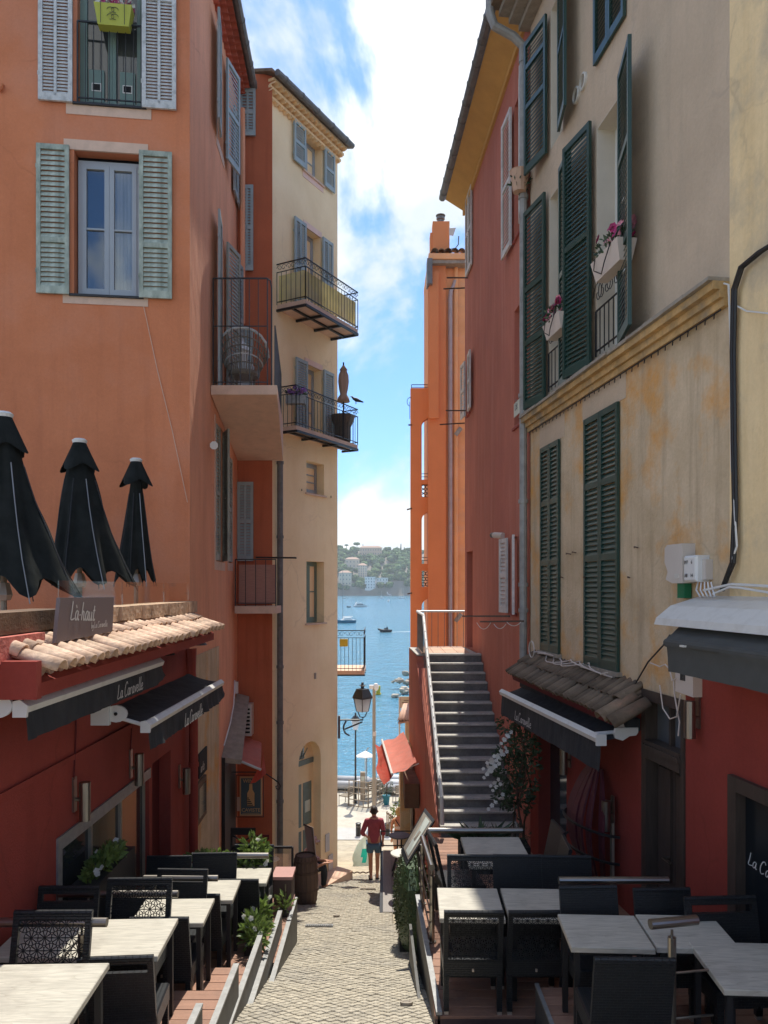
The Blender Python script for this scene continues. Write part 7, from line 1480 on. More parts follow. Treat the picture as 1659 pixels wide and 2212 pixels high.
# ---- steel rails
def rail(pts, posts, lb, low=(), r=.031):
    t = thing('steel_handrail', lb, 'handrail', posts[0][0] if posts else pts[0], 'steel handrails between the terrace levels')
    MB().tube(pts, r, 14).build('tube', M_['steel'], t)
    for (b, h) in posts: b = Vector(b); MB().tube([b, b + Vector((0, 0, h - .05))], .028, 10).tube([b + Vector((0, 0, h - .06)), b + Vector((0, 0, h))], .009, 6).lathe([(.045, 0), (.045, .012), (.022, .015)], b, 12).build('post', M_['steel'], t)
    for (a, b) in low: MB().tube([a, b], .009, 8).build('cross_bar', M_['steel'], t)
rail([(-2.86, 5.22, -2.27), (-1.88, 5.22, -2.27)], [((-2.05, 5.22, -3.1), .80)], 'steel tube handrail behind the left-edge openwork chair'); rail([(-2.86, 6.76, -2.69), (-1.81, 6.76, -2.69)], [((-2.6, 6.76, -3.4), .68)], 'steel tube handrail behind the second openwork chair on the left'); rail([(-2.4, 7.68, -2.90), (-1.66, 7.68, -2.90)], [((-2.3, 7.68, -3.7), .80)], 'steel tube handrail between the third and fourth left tables'); rail([(-1.95, 8.85, -3.08), (-1.33, 8.85, -3.08)], [((-1.9, 8.8, -4.2), 1.09)], 'steel tube handrail at the farthest left table')
rail([(.52, 9.0, -2.84), (1.62, 9.0, -2.84)], [((1.5, 9.0, -3.62), .75)], 'bright steel tube handrail across the foot of the stairs')
rail([(.49, 7.86, -2.86), (.44, 8.81, -2.86)], [((.49, 7.86, -3.62), .73), ((.44, 8.81, -3.62), .73)], 'short sloping steel handrail along the lane edge of the right terrace', [((.46, 7.75, -3.62 + q), (.41, 8.9, -3.62 + q)) for q in (.2, .38, .56)])
rail([(1.50, 6.6, -2.51), (2.44, 6.6, -2.51)], [((2.36, 6.44, -3.35), .78)], 'long steel tube handrail in front of the old brown door')
rail([(1.80, 5.2, -2.275), (2.14, 5.26, -2.27)], [((1.955, 5.22, -3.35), 1.03)], 'steel handrail end with a tall post and three short bars at right', [((1.80, 5.2, -2.62 - q), (2.25, 5.26, -2.61 - q)) for q in (0, .31, .61)], .034)
# ---- plants
def planter(x0, x1, y0, y1, z0, z1, lb, fr, n, lm='leaf', seed=0, fl=10, pm='blk', ll=.078, lw=.038, up=.25):
    t = thing('planter', lb, 'planter', ((x0 + x1) / 2, (y0 + y1) / 2, z0)); MB().box(x0, x1, y0, y1, z0, z1).build('trough', M_[pm], t); c = ((x0 + x1) / 2, (y0 + y1) / 2, z1 + fr[2] * .55)
    stuff(foliage(c, fr, int(n * 1.6), ll, lw, seed, up, .05).build('foliage', M_[lm], t, fix=False)); rnd = random.Random(seed); mb = MB()
    for i in range(fl): blossom(mb, Vector(c) + Vector((rnd.uniform(-fr[0], fr[0]), rnd.uniform(-fr[1], fr[1]), rnd.uniform(-fr[2] * .4, fr[2]))), .032, seed=i + seed)
    if fl: stuff(mb.build('white_blooms', M_['petal_w'], t, fix=False))
    st = MB()
    for i in range(8): a = rnd.uniform(0, 6.3); st.tube([(c[0], c[1], z1 - .02), (c[0] + fr[0] * .7 * math.cos(a), c[1] + fr[1] * .7 * math.sin(a), z1 + fr[2] * rnd.uniform(.6, 1.3))], .006, 4)
    stuff(st.build('stems', M_['leaf'], t))
planter(-2.55, -1.85, 9.65, 9.9, -4.2, -3.55, 'black trough of bright green leaves and white flowers on the left terrace', (.36, .16, .13), 330, seed=21, fl=12); planter(-1.78, -1.5, 9.62, 9.85, -4.2, -3.5, 'tall bright shrub at the right end of the left flower trough', (.17, .15, .24), 200, seed=22, fl=6, ll=.09)
planter(-1.52, -1.36, 8.72, 8.9, -4.2, -3.95, 'leafy white-flowered plant spilling over beside the farthest left table', (.13, .13, .26), 150, seed=23, fl=7, ll=.1); planter(-1.50, -1.34, 8.25, 8.45, -3.95, -3.85, 'low white-flowered plant at the deck edge by the fourth left table', (.14, .12, .20), 140, seed=25, fl=9, ll=.1)
planter(-2.86, -2.62, 6.95, 8.1, -3.7, -2.72, 'tall black trough of white flowers in front of the pale-framed window', (.09, .5, .085), 260, seed=24, fl=9); planter(-1.33, -1.24, 9.8, 9.88, -4.2, -4.1, 'small leafy seedling pot beside the brown lidded chest', (.1, .08, .1), 30, seed=26, fl=0, ll=.1)
def hedge():
    t = thing('hedge_planter', 'clipped small-leaved hedge beside the lane under the menu stand', 'hedge', (.36, 10.2, zg(10.2))); c = (.36, 10.2, -4.10)
    stuff(foliage(c, (.23, .68, .64), 4200, .034, .024, 5, .2, .80).build('foliage', M_['hedge'], t, fix=False)); MB().lathe([(.15, -.58), (.19, -.3), (.19, .3), (.12, .5)], (0, 0, 0), 10).build('twig_core', M_['leaf_dk'], t, TR(*c) @ Matrix.Scale(3.1, 4, (0, 1, 0))); MB().box(.2, .52, 9.6, 10.8, zg(10.8) - .1, -4.62).build('trough', M_['blk'], t)
    stuff(foliage((.80, 9.25, -3.75), (.2, .2, .18), 260, .045, .03, 6, .3, .3).build('side_foliage', M_['leaf'], t, fix=False))
hedge()
def climber():
    W = WR; t = thing('climbing_plant', 'dark climbing plant with white trumpet flowers at the foot of the stairs', 'plant', (2.05, 11.6, -4.1)); rnd = random.Random(4)
    for i in range(4):
        x0, y0 = 2.05 + rnd.uniform(-.08, .12), 11.5 + rnd.uniform(-.15, .15); MB().tube([(x0 + .05 * math.sin(k * 1.3 + i), y0 + .05 * math.cos(k * 1.7 + i), -4.1 + k * .28) for k in range(9)], .014, 5).build('stem', M_['bark'], t)
    mb = MB()
    for (u, v, ru, rv, n, y) in ((1128, 1600, 32, 50, 420, 11.4), (1098, 1655, 34, 46, 420, 11.5), (1118, 1720, 28, 46, 300, 11.5), (1085, 1715, 18, 30, 150, 11.4), (1095, 1562, 22, 20, 90, 11.7), (1145, 1660, 18, 70, 200, 11.3)):
        c = P(u, v, y); f = foliage(c, (ru / F * y, .22, rv / F * y), n, .085, .034, u, .1, .1); mb.add(f.v, f.f)
    stuff(mb.build('foliage', M_['leaf_dk'], t, fix=False)); fl = MB()
    for i, (u, v) in enumerate(((1060, 1640), (1064, 1650), (1052, 1653), (1058, 1664), (1075, 1636), (1083, 1622), (1068, 1690), (1072, 1700), (1078, 1722), (1063, 1740), (1090, 1598), (1096, 1588), (1053, 1672), (1070, 1656), (1087, 1630), (1062, 1660))):
        c = P(u, v, 11.25 + .05 * (i % 3)); blossom(fl, c, .038, 5, seed=i); blossom(fl, c + Vector((.05, -.03, .05)), .034, 5, seed=i + 50); blossom(fl, c + Vector((-.05, .02, -.06)), .03, 5, seed=i + 90)
    stuff(fl.build('white_blooms', M_['petal_w'], t, fix=False))
    t = thing('foliage_planter', 'planter of long dark leaves at the foot of the stairs', 'planter', (1.55, 11.3, -4.1)); MB().box(1.1, 2.1, 11.0, 11.45, -4.1, -3.72).build('trough', M_['dark'], t); mb = MB(); rnd = random.Random(12)
    for i in range(70):
        a = rnd.uniform(0, 6.3); p = Vector((1.45 + rnd.uniform(-.25, .25), 11.2, -3.7)); leaf(mb, p, Vector((math.cos(a), math.sin(a) * .6, rnd.uniform(.25, .9))), rnd.uniform(.25, .45), .07, rnd.uniform(0, 6.3))
    stuff(mb.build('foliage', M_['leaf_dk'], t, fix=False)); stuff(foliage((1.95, 11.2, -3.6), (.16, .15, .16), 160, .07, .012, 3, .8).build('lavender', M_['leaf_dk'], t, fix=False))
climber()
# ---- menu stand, windscreen, chest, barrel, board, bistro sets
def menu_stand():
    t = thing('menu_stand', 'tilted black-framed menu board beside the right terrace', 'menu board', (.45, 9.45, -4.1)); a, b, c, d = P(918, 1745, 9.75), P(939, 1771, 9.6), P(878, 1868, 9.2), P(866, 1836, 9.3)
    n = (b - a).cross(d - a).normalized(); n = n if n.x < 0 or n.z > 0 else -n
    def pane(k, o, th, m, nm):
        ctr = (a + b + c + d) / 4; q = [ctr + (p - ctr) * k + n * o for p in (a, b, c, d)]; r = [p - n * th for p in q]
        MB().add(r + q, [(3, 2, 1, 0), (4, 5, 6, 7), (0, 1, 5, 4), (1, 2, 6, 5), (2, 3, 7, 6), (3, 0, 4, 7)]).build(nm, m, t)
    pane(1, 0, .05, M_['blk'], 'frame'); pane(.84, .004, .01, M_['taupe'], 'mount'); 
    ctr = (a + b + c + d) / 4; q = [ctr + (a.lerp(b, .35) - ctr) * .78, ctr + (a.lerp(b, .85) - ctr) * .78, ctr + (d.lerp(c, .85) - ctr) * .78, ctr + (d.lerp(c, .35) - ctr) * .78]; MB().add([p + n * .008 for p in q], [(0, 1, 2, 3)]).build('menu_sheet', M_['paper'], t, fix=False)
    MB().tube([ctr - n * .05, Vector((.50, 9.55, -4.0)), Vector((.50, 9.5, -4.35))], .03, 6).build('stand', M_['blk'], t)
menu_stand()
def left_far_props():
    t = thing('glass_windscreen', 'black-framed glass windscreen at the end of the left terrace', 'windscreen', (-1.6, 11, zg(11))); x0, x1, z0, z1 = -1.9, -1.31, -4.12, -3.71; mb = MB()
    for (p, q) in (((x0, z1), (x1, z1)), ((x1, z1), (x1, z0 - .1)), ((x0, z0), (x1, z0))): mb.tube([(p[0], 11, p[1]), (q[0], 11 , q[1])], .022, 4)
    mb.tube([(x1 - .02, 11, z0 - .1), (x1 - .06, 11, zg(11) - .05)], .022, 4).build('frame', M_['blk'], t); MB().box(x0, x1 - .02, 10.995, 11.005, z0, z1).build('glass_pane', M_['glass'], t); MB().box(-2.2, -1.32, 11.05, 11.12, zg(11) - .1, z0).build('base_panel', M_['blk'], t)
    t = thing('brown_chest', 'brown lidded chest at the lane end of the left terrace', 'chest', (-1.3, 10.1, -4.75)); MB().box(-1.44, -1.205, 10.02, 10.35, -4.13, -3.80).build('body', M_['box_br'], t); MB().box(-1.46, -1.19, 10.0, 10.37, -3.80, -3.76).build('lid', M_['box_tp'], t); MB().box(-1.29, -1.275, 10.005, 10.02, -3.95, -3.86).build('catch', M_['steel'], t); MB().box(-1.45, -1.2, 10.0, 10.36, -4.2, -4.13).build('plinth', M_['box_tp'], t)
    Y = 14.4; x = X(660, Y); zb = zg(Y) - .03; t = thing('wine_barrel', 'old upright wine barrel in front of the arched green door', 'barrel', (x, Y, zb)); H = .93
    n = 18; me = None; prof = [(.19, 0), (.225, .18), (.24, .46), (.225, .76), (.19, .93)]
    for k in range(n):
        a0, a1 = 2 * math.pi * (k + .03) / n, 2 * math.pi * (k + .97) / n; 
        if me is None: mb = MB(); mb.add([p for r, z in prof for p in ((r * math.cos(a0), r * math.sin(a0), z), (r * math.cos(a1), r * math.sin(a1), z), ((r - .02) * math.cos(a1), (r - .02) * math.sin(a1), z), ((r - .02) * math.cos(a0), (r - .02) * math.sin(a0), z))], [(4 * i + j, 4 * i + (j + 1) % 4, 4 * i + 4 + (j + 1) % 4, 4 * i + 4 + j) for i in range(4) for j in range(4)]); me = mb.mesh('stave', M_['barrel'])
        ob('stave', me, t, TR(x, Y, zb, 2 * math.pi * k / n))
    for z, r in ((.1, .212), (.3, .24), (.64, .24), (.84, .212)): MB().lathe([(r - .01, -.02), (r + .004, -.02), (r + .004, .02), (r - .01, .02)], (x, Y, zb + z), 18).build('hoop', M_['rustiron'], t)
    MB().lathe([(.18, 0), (.18, .02), (.001, .02)], (x, Y, zb + .88), 18).build('head', M_['barrel'], t)
    Y = 15.3; t = thing('leaning_board', 'tall thin board leaning before the arched green door', 'board', P(676, 1890, Y)); a, b, c, d = P(657, 1781, Y + .3), P(674, 1788, Y - .1), P(684, 1888, Y - .35), P(667, 1870, Y)
    n = (b - a).cross(d - a).normalized() * .03; MB().add([a, b, c, d, a + n, b + n, c + n, d + n], [(0, 1, 2, 3), (7, 6, 5, 4), (0, 4, 5, 1), (1, 5, 6, 2), (2, 6, 7, 3), (3, 7, 4, 0)]).build('panel', M_['potw'], t); MB().tube([b, c], .022, 4).tube([a, b], .018, 4).build('edge_frame', M_['barrel'], t)
    # bistro tables and folding chairs
    for (u, v, Y, r, m, lb) in ((567, 1832, 13.2, .17, 'pipe', 'grey round bistro table beside the dark folding chair'), (588, 1855, 12.2, .11, 'table', 'small sunlit round table behind the glass windscreen')):
        q = P(u, v, Y); t = thing('bistro_table', lb, 'table', (q.x, q.y, zg(Y)), 'round bistro tables'); MB().lathe([(r, -.02), (r + .01, -.01), (r, 0), (.001, 0)], q, 20).build('table_top', M_[m], t); MB().tube([q, (q.x, q.y, zg(Y))], .025, 8).build('stem', M_['blk'], t); MB().lathe([(.18, 0), (.18, .02), (.03, .05)], (q.x, q.y, zg(Y) - .02), 12).build('base', M_['blk'], t)
    q = P(524, 1790, 13.4); zf = q.z - .85; t = thing('folding_chair', 'black wooden cross-back folding chair under the wine shop sign', 'chair', (q.x, q.y, zf)); w = .2
    for sx in (-1, 1): MB().tube([(q.x + sx * w, q.y, zf), (q.x + sx * w, q.y + .05, q.z)], .02, 5).build('back_post', M_['blk'], t); MB().tube([(q.x + sx * w, q.y + .38, zf), (q.x + sx * w, q.y + .1, zf + .48)], .018, 5).build('leg', M_['blk'], t)
    MB().box(q.x - w, q.x + w, q.y + .03, q.y + .06, q.z - .12, q.z).build('top_rail', M_['blk'], t); MB().box(q.x - w, q.x + w, q.y, q.y + .4, zf + .44, zf + .47).build('seat', M_['blk'], t); MB().tube([(q.x - w, q.y + .03, q.z - .12), (q.x + w, q.y + .03, zf + .5)], .016, 5).build('cross_bar', M_['blk'], t); MB().tube([(q.x + w, q.y + .035, q.z - .12), (q.x - w, q.y + .035, zf + .5)], .016, 5).build('cross_bar', M_['blk'], t)
    q = P(562, 1808, 13.9); t = thing('red_stool', 'dark red wooden chair top behind the grey bistro table', 'chair', (q.x, q.y, zg(13.9))); MB().box(q.x - .14, q.x + .16, q.y, q.y + .04, q.z - .05, q.z + .03).build('backrest', M_['dred'], t)
    for sx in (-.1, .12): MB().tube([(q.x + sx, q.y + .02, zg(13.9)), (q.x + sx, q.y + .02, q.z)], .015, 5).build('leg', M_['dred'], t)
    MB().box(q.x - .14, q.x + .16, q.y, q.y + .34, zg(13.9) + .44, zg(13.9) + .47).build('seat', M_['dred'], t)
left_far_props()
def lane_terrace():
    z = -5.56
    for (u, Y, r, m, lb) in ((863, 14.95, .21, 'gutter', 'dark round bistro table behind the thin black rail'), (871, 13.95, .23, 'petal_w', 'cream round bistro table on black splayed legs beside the menu stand')):
        x = X(u, Y); t = thing('lane_bistro_table', lb, 'table', (x, Y, z), 'bistro tables on the grey plank terrace'); MB().lathe([(r - .01, -.03), (r, -.02), (r, -.005), (r - .01, 0), (.001, 0)], (x, Y, z + .76), 24).build('table_top', M_[m], t)
        for k in range(4): a = math.pi / 4 + k * math.pi / 2; MB().tube([(x + .06 * math.cos(a), Y + .06 * math.sin(a), z + .73), (x + .05 * math.cos(a), Y + .05 * math.sin(a), z + .4), (x + .2 * math.cos(a), Y + .2 * math.sin(a), z)], .014, 5).build('leg', M_['blk'], t)
    t = thing('thin_black_rail', 'thin black railing across the grey plank terrace', 'railing', (-.06, 14.86, z)); x0, x1 = -.06, .6
    for x in (x0, x1): MB().tube([(x, 14.86, z), (x, 14.86, -4.70)], .014, 6).build('post', M_['blk'], t)
    for zz in (-4.7, -4.98): MB().tube([(x0, 14.86, zz), (x1, 14.86, zz)], .012, 6).build('rail_bar', M_['blk'], t)
lane_terrace()
# ================================================================ QUAY AND PEOPLE
def quay_things():
    zq = -9.8
    x, Y = X(768, 35), 35; t = thing('quay_lamp_post', 'slim black lamp post standing on the quay behind the wall lantern', 'street lamp', (x, Y, zq)); zt = Zv(1576, Y)
    MB().tube([(x, Y, zq), (x, Y, zq + .6), (x, Y, zt)], [.07, .05, .035], 8).build('post', M_['iron'], t); MB().lathe([(.10, 0), (.20, .42)], (x, Y, zt), 6).build('lamp_glass', M_['lampglass'], t); MB().lathe([(.23, .42), (.22, .46), (.1, .62), (.03, .66), (.05, .72), (.01, .78)], (x, Y, zt), 6).build('lamp_hood', M_['iron'], t)
    x, Y = X(808, 32.6), 32.6; t = thing('camera_mast', 'pale mast with white cameras at its top on the quay', 'mast', (x, Y, zq)); zt = Zv(1487, Y); MB().tube([(x, Y, zq), (x, Y, zt)], [.085, .07], 10).build('post', M_['taupe'], t)
    MB().box(x - .2, x - .03, Y - .1, Y + .1, zt - .02, zt + .14).build('camera_housing', M_['plastic'], t); MB().lathe([(.05, -.1), (.11, -.02), (.12, .1), (.08, .2), (.02, .22)], (x + .08, Y, zt), 12).build('camera_dome', M_['plastic'], t); MB().box(x - .05, x + .09, Y - .1, Y, Zv(1584, Y) - .1, Zv(1584, Y) + .08).build('junction_box', M_['potw'], t)
    x, Y = X(792, 36.5), 36.5; t = thing('thin_quay_pole', 'thin pole with a bent tip between the lamp post and the mast', 'pole', (x, Y, zq)); MB().tube([(x, Y, zq), (x, Y, Zv(1622, Y)), (x + .06, Y, Zv(1615, Y)), (x + .1, Y, Zv(1617, Y))], .03, 6).build('post', M_['pipe'], t)
    x, Y = X(784, 35.4), 35.4; t = thing('quay_totem', 'taupe post with a notice among the lattice screens', 'post', (x, Y, zq)); MB().box(x - .12, x + .12, Y - .1, Y + .1, zq, zq + 1.33).build('post', M_['taupe'], t); MB().box(x - .08, x + .08, Y - .108, Y - .1, zq + .95, zq + 1.15).build('notice', M_['paper'], t)
    for (ua, Ya, ub, Yb, nx, lb) in ((754, 34.6, 795, 34.2, 4, 'left taupe lattice screen on the quay'), (796, 34.2, 829, 35.4, 4, 'right taupe lattice screen angled behind the blue pot')):
        a, b = Vector((X(ua, Ya), Ya, zq)), Vector((X(ub, Yb), Yb, zq)); t = thing('lattice_screen', lb, 'screen', a, 'lattice screens of the quay cafe'); mb = MB(); H = 1.17
        for i in range(nx + 1): p = a.lerp(b, i / nx); MB().tube([p, p + Vector((0, 0, H))], .028, 4).build('upright', M_['taupe'], t)
        for j in range(5): q = Vector((0, 0, .03 + (H - .06) * j / 4)); MB().tube([a + q, b + q], .024, 4).build('slat', M_['taupe'], t)
    for (u, Y, rot, lb) in ((749, 34.9, 60, 'taupe armchair left of the lattice screens'), (864, 35.3, 15, 'taupe slatted armchair right of the blue pot'), (803, 35.9, 10, 'taupe armchair behind the lattice screens beside the mast'), (819, 36.2, -20, 'taupe armchair behind the right lattice screen')):
        x = X(u, Y); Mx = TR(x, Y, zq, R(rot)); t = thing('quay_armchair', lb, 'chair', M=Mx, group='armchairs of the quay cafe'); MB().box(-.27, .27, -.25, .25, .38, .42).build('seat', M_['chair_t'], t, Mx)
        for i in range(4): MB().box(-.27, .27, -.27, -.24, .48 + i * .09, .54 + i * .09).build('slat', M_['chair_t'], t, Mx)
        for sx in (-.27, .27): MB().tube([(sx, .24, 0), (sx, .24, .62), (sx, -.22, .64), (sx, -.26, .82)], .018, 5).tube([(sx, -.25, 0), (sx, -.25, .64)], .018, 5).build('side_frame', M_['chair_t'], t, Mx)
    x, Y = X(834.5, 34.8), 34.8; t = thing('blue_plant_pot', 'teal plant pot with a dark shrub on the quay', 'plant pot', (x, Y, zq)); MB().lathe([(.12, 0), (.16, .36), (.18, .37), (.18, .42), (.14, .42)], (x, Y, zq), 16).build('pot', M_['potblue'], t); stuff(foliage((x + .05, Y, zq + .85), (.2, .2, .5), 200, .1, .04, 3).build('foliage', M_['leaf_dk'], t, fix=False)); MB().tube([(x, Y, zq + .4), (x + .04, Y, zq + .9)], .025, 5).build('stem', M_['bark'], t)
    x, Y = X(789, 36.2), 36.2; t = thing('white_parasol', 'open white parasol on the quay against the water', 'parasol', (x, Y, zq)); zt = Zv(1622, Y); MB().lathe([(.46, -.25), (.44, -.22), (.02, 0), (.01, .06)], (x, Y, zt), 8).build('canopy', M_['cloth_wh'], t); MB().tube([(x, Y, zq), (x, Y, zt)], .02, 6).build('pole', M_['white'], t)
    for (u, lb) in ((774, 'black bollard left of the walking man'), (837, 'black bollard right of the walking man')):
        x, Y = X(u, 30.4), 30.4; t = thing('bollard', lb, 'bollard', (x, Y, zq), 'black bollards by the quay road'); MB().lathe([(.1, 0), (.1, .46), (.11, .47), (.11, .5), (.06, .52)], (x, Y, zq), 14).build('shaft', M_['iron'], t)
        MB().lathe([(.102, .36), (.106, .365), (.106, .40), (.102, .405)], (x, Y, zq), 14).build('collar', M_['gutter'], t)
    for (u, Y, L, rot, lb, m) in ((741, 37.6, 2.6, 80, 'grey inflatable dinghy pulled up at the left of the quay', 'inflat'), (861, 37.8, 2.4, 75, 'white and grey dinghy on the quay beyond the blue pot', 'hull_w'), (863, 36.9, 2.2, 85, 'lower grey dinghy behind the slatted quay armchair', 'inflat')):
        Mx = TR(X(u, Y), Y, zq + .18, R(rot - 90)); t = thing('quay_dinghy', lb, 'dinghy', M=Mx, group='dinghies pulled up on the quay'); MB().tube([(-L / 2, -.5, .1), (L * .2, -.5, .12), (L * .42, -.25, .2), (L * .48, 0, .24), (L * .42, .25, .2), (L * .2, .5, .12), (-L / 2, .5, .1)], .2, 8).build('tube', M_[m], t, Mx, True); MB().plan([(-L / 2, -.45), (L * .35, -.3), (L * .35, .3), (-L / 2, .45)], -.1, .02).build('floor', M_['gutter'], t, Mx)
    # kiosk lean-to and info sign
    t = thing('kiosk', 'small tiled lean-to kiosk beyond the red shop awning', 'kiosk', (.7, 23.5, zg(23.5))); Y = 23.2; MB().hexa([P(860, 1564, Y), P(888, 1560, Y), P(892, 1525, Y + 1.3), P(872, 1525, Y + 1.3), P(860, 1561, Y), P(888, 1557, Y), P(892, 1522, Y + 1.3), P(872, 1522, Y + 1.3)]).build('roof_board', M_['tile_far'], t)
    tm = barrel_tile(1.3, .07, .06).mesh('roof_tile', M_['tile_far'], smooth=True)
    for i in range(4):
        a, b = P(863 + i * 6.5, 1558, Y), P(875 + i * 5, 1521, Y + 1.3); d = (b - a); ob('roof_tile', tm, t, Matrix.Translation(a) @ Vector((0, 1, 0)).rotation_difference(d).to_matrix().to_4x4())
    MB().box(X(877, Y), X(893, Y), Y + .1, Y + 1.2, zg(24) - .3, Zv(1562, Y)).build('wall', M_['beige'], t)
    t = thing('info_sign', 'white information sign on a pole behind the kiosk roof', 'sign', P(862, 1640, 25)); Y = 25.5; MB().box(X(862, Y), X(888, Y), Y, Y + .04, Zv(1530, Y), Zv(1505, Y)).build('panel', M_['paper'], t); MB().tube([(X(863, Y), Y, zg(Y)), (X(863, Y), Y, Zv(1505, Y))], .03, 6).build('pole', M_['white'], t); mb = MB()
    for i, (a, b) in enumerate(((872, 883), (868, 880), (873, 882))): mb.box(X(a, Y), X(b, Y), Y - .006, Y - .002, Zv(1514 + i * 4.2, Y), Zv(1512.4 + i * 4.2, Y))
    mb.build('printed_lines', M_['gutter'], t)
    t = thing('picket_panel', 'short wooden picket panel beside the blond woman', 'fence', P(842, 1792, 23)); Y = 23.0
    for i in range(4): MB().tube([P(836 + i * 4, 1790, Y + i * .2), P(836 + i * 4, 1752 + i * 3, Y + i * .2)], .025, 4).build('picket', M_['taupe'], t)
    MB().tube([P(835, 1756, Y), P(850, 1766, Y + .7)], .02, 4).tube([P(835, 1782, Y), P(850, 1770, Y + .7)], .02, 4).build('rails', M_['taupe'], t)
    t = thing('yellow_green_shrub', 'sunlit yellow-green shrub behind the blond woman', 'shrub', P(868, 1790, 24.5)); c = P(866, 1762, 24.5); stuff(foliage(c, (.32, .3, .5), 260, .14, .05, 2).build('foliage', M_['leaf'], t, fix=False)); MB().tube([(c.x, c.y, zg(24.5)), (c.x, c.y, c.z)], .03, 5).build('stem', M_['bark'], t)
    Y = 19.35; ch = [P(736 + (800 - 736) * k / 24, 1886 + 1.2 * math.sin(k * 1.3), Y) + Vector((0, 0, .015)) for k in range(25)]; tag(MB().tube(ch, .018, 4).build('ground_chain', M_['rustiron']), 'rusty chain lying across the lane beyond the doorstep', 'chain')
quay_things()
def skin_mesh(name, vs, es, m, sub=2, root=0):
    me = bpy.data.meshes.new(name); me.from_pydata([v[:3] for v in vs], es, []); o = bpy.data.objects.new(name, me); C.objects.link(o)
    o.modifiers.new('skin', 'SKIN').use_smooth_shade = True; sd = o.modifiers.new('sub', 'SUBSURF'); sd.levels = sd.render_levels = sub
    sk = me.skin_vertices[0].data
    for i, v in enumerate(vs):
        r = v[3]; sk[i].radius = r if isinstance(r, tuple) else (r, r); sk[i].use_root = i == root
    bpy.context.view_layer.update(); me2 = bpy.data.meshes.new_from_object(o.evaluated_get(bpy.context.evaluated_depsgraph_get())); bpy.data.objects.remove(o); me2.materials.clear(); me2.materials.append(m); me2.name = name
    me2.polygons.foreach_set('use_smooth', [True] * len(me2.polygons)); return me2
def hand(vs, es, i, p, d, side):                          # palm, four bent fingers, a thumb off the side of the palm
    p, d = Vector(p), Vector(d).normalized(); a = d.cross(Vector((0, 1, 0))).normalized() if abs(d.y) < .9 else Vector((1, 0, 0)); vs.append((*(p + d * .07), (.036, .018))); k = len(vs) - 1; es.append((i, k))
    for q, l in ((-.028, .075), (-.009, .088), (.009, .082), (.028, .062)):
        vs.append((*(p + d * .10 + a * q), .0095)); vs.append((*(p + d * (.10 + l * .6) + a * q + Vector((0, .012, 0))), .0085)); vs.append((*(p + d * (.10 + l) + a * q + Vector((0, .035, 0))), .0075)); n = len(vs); es += [(k, n - 3), (n - 3, n - 2), (n - 2, n - 1)]
    vs.append((*(p + d * .05 + a * .045 * side), .011)); vs.append((*(p + d * .10 + a * .062 * side), .009)); n = len(vs); es += [(k, n - 2), (n - 2, n - 1)]
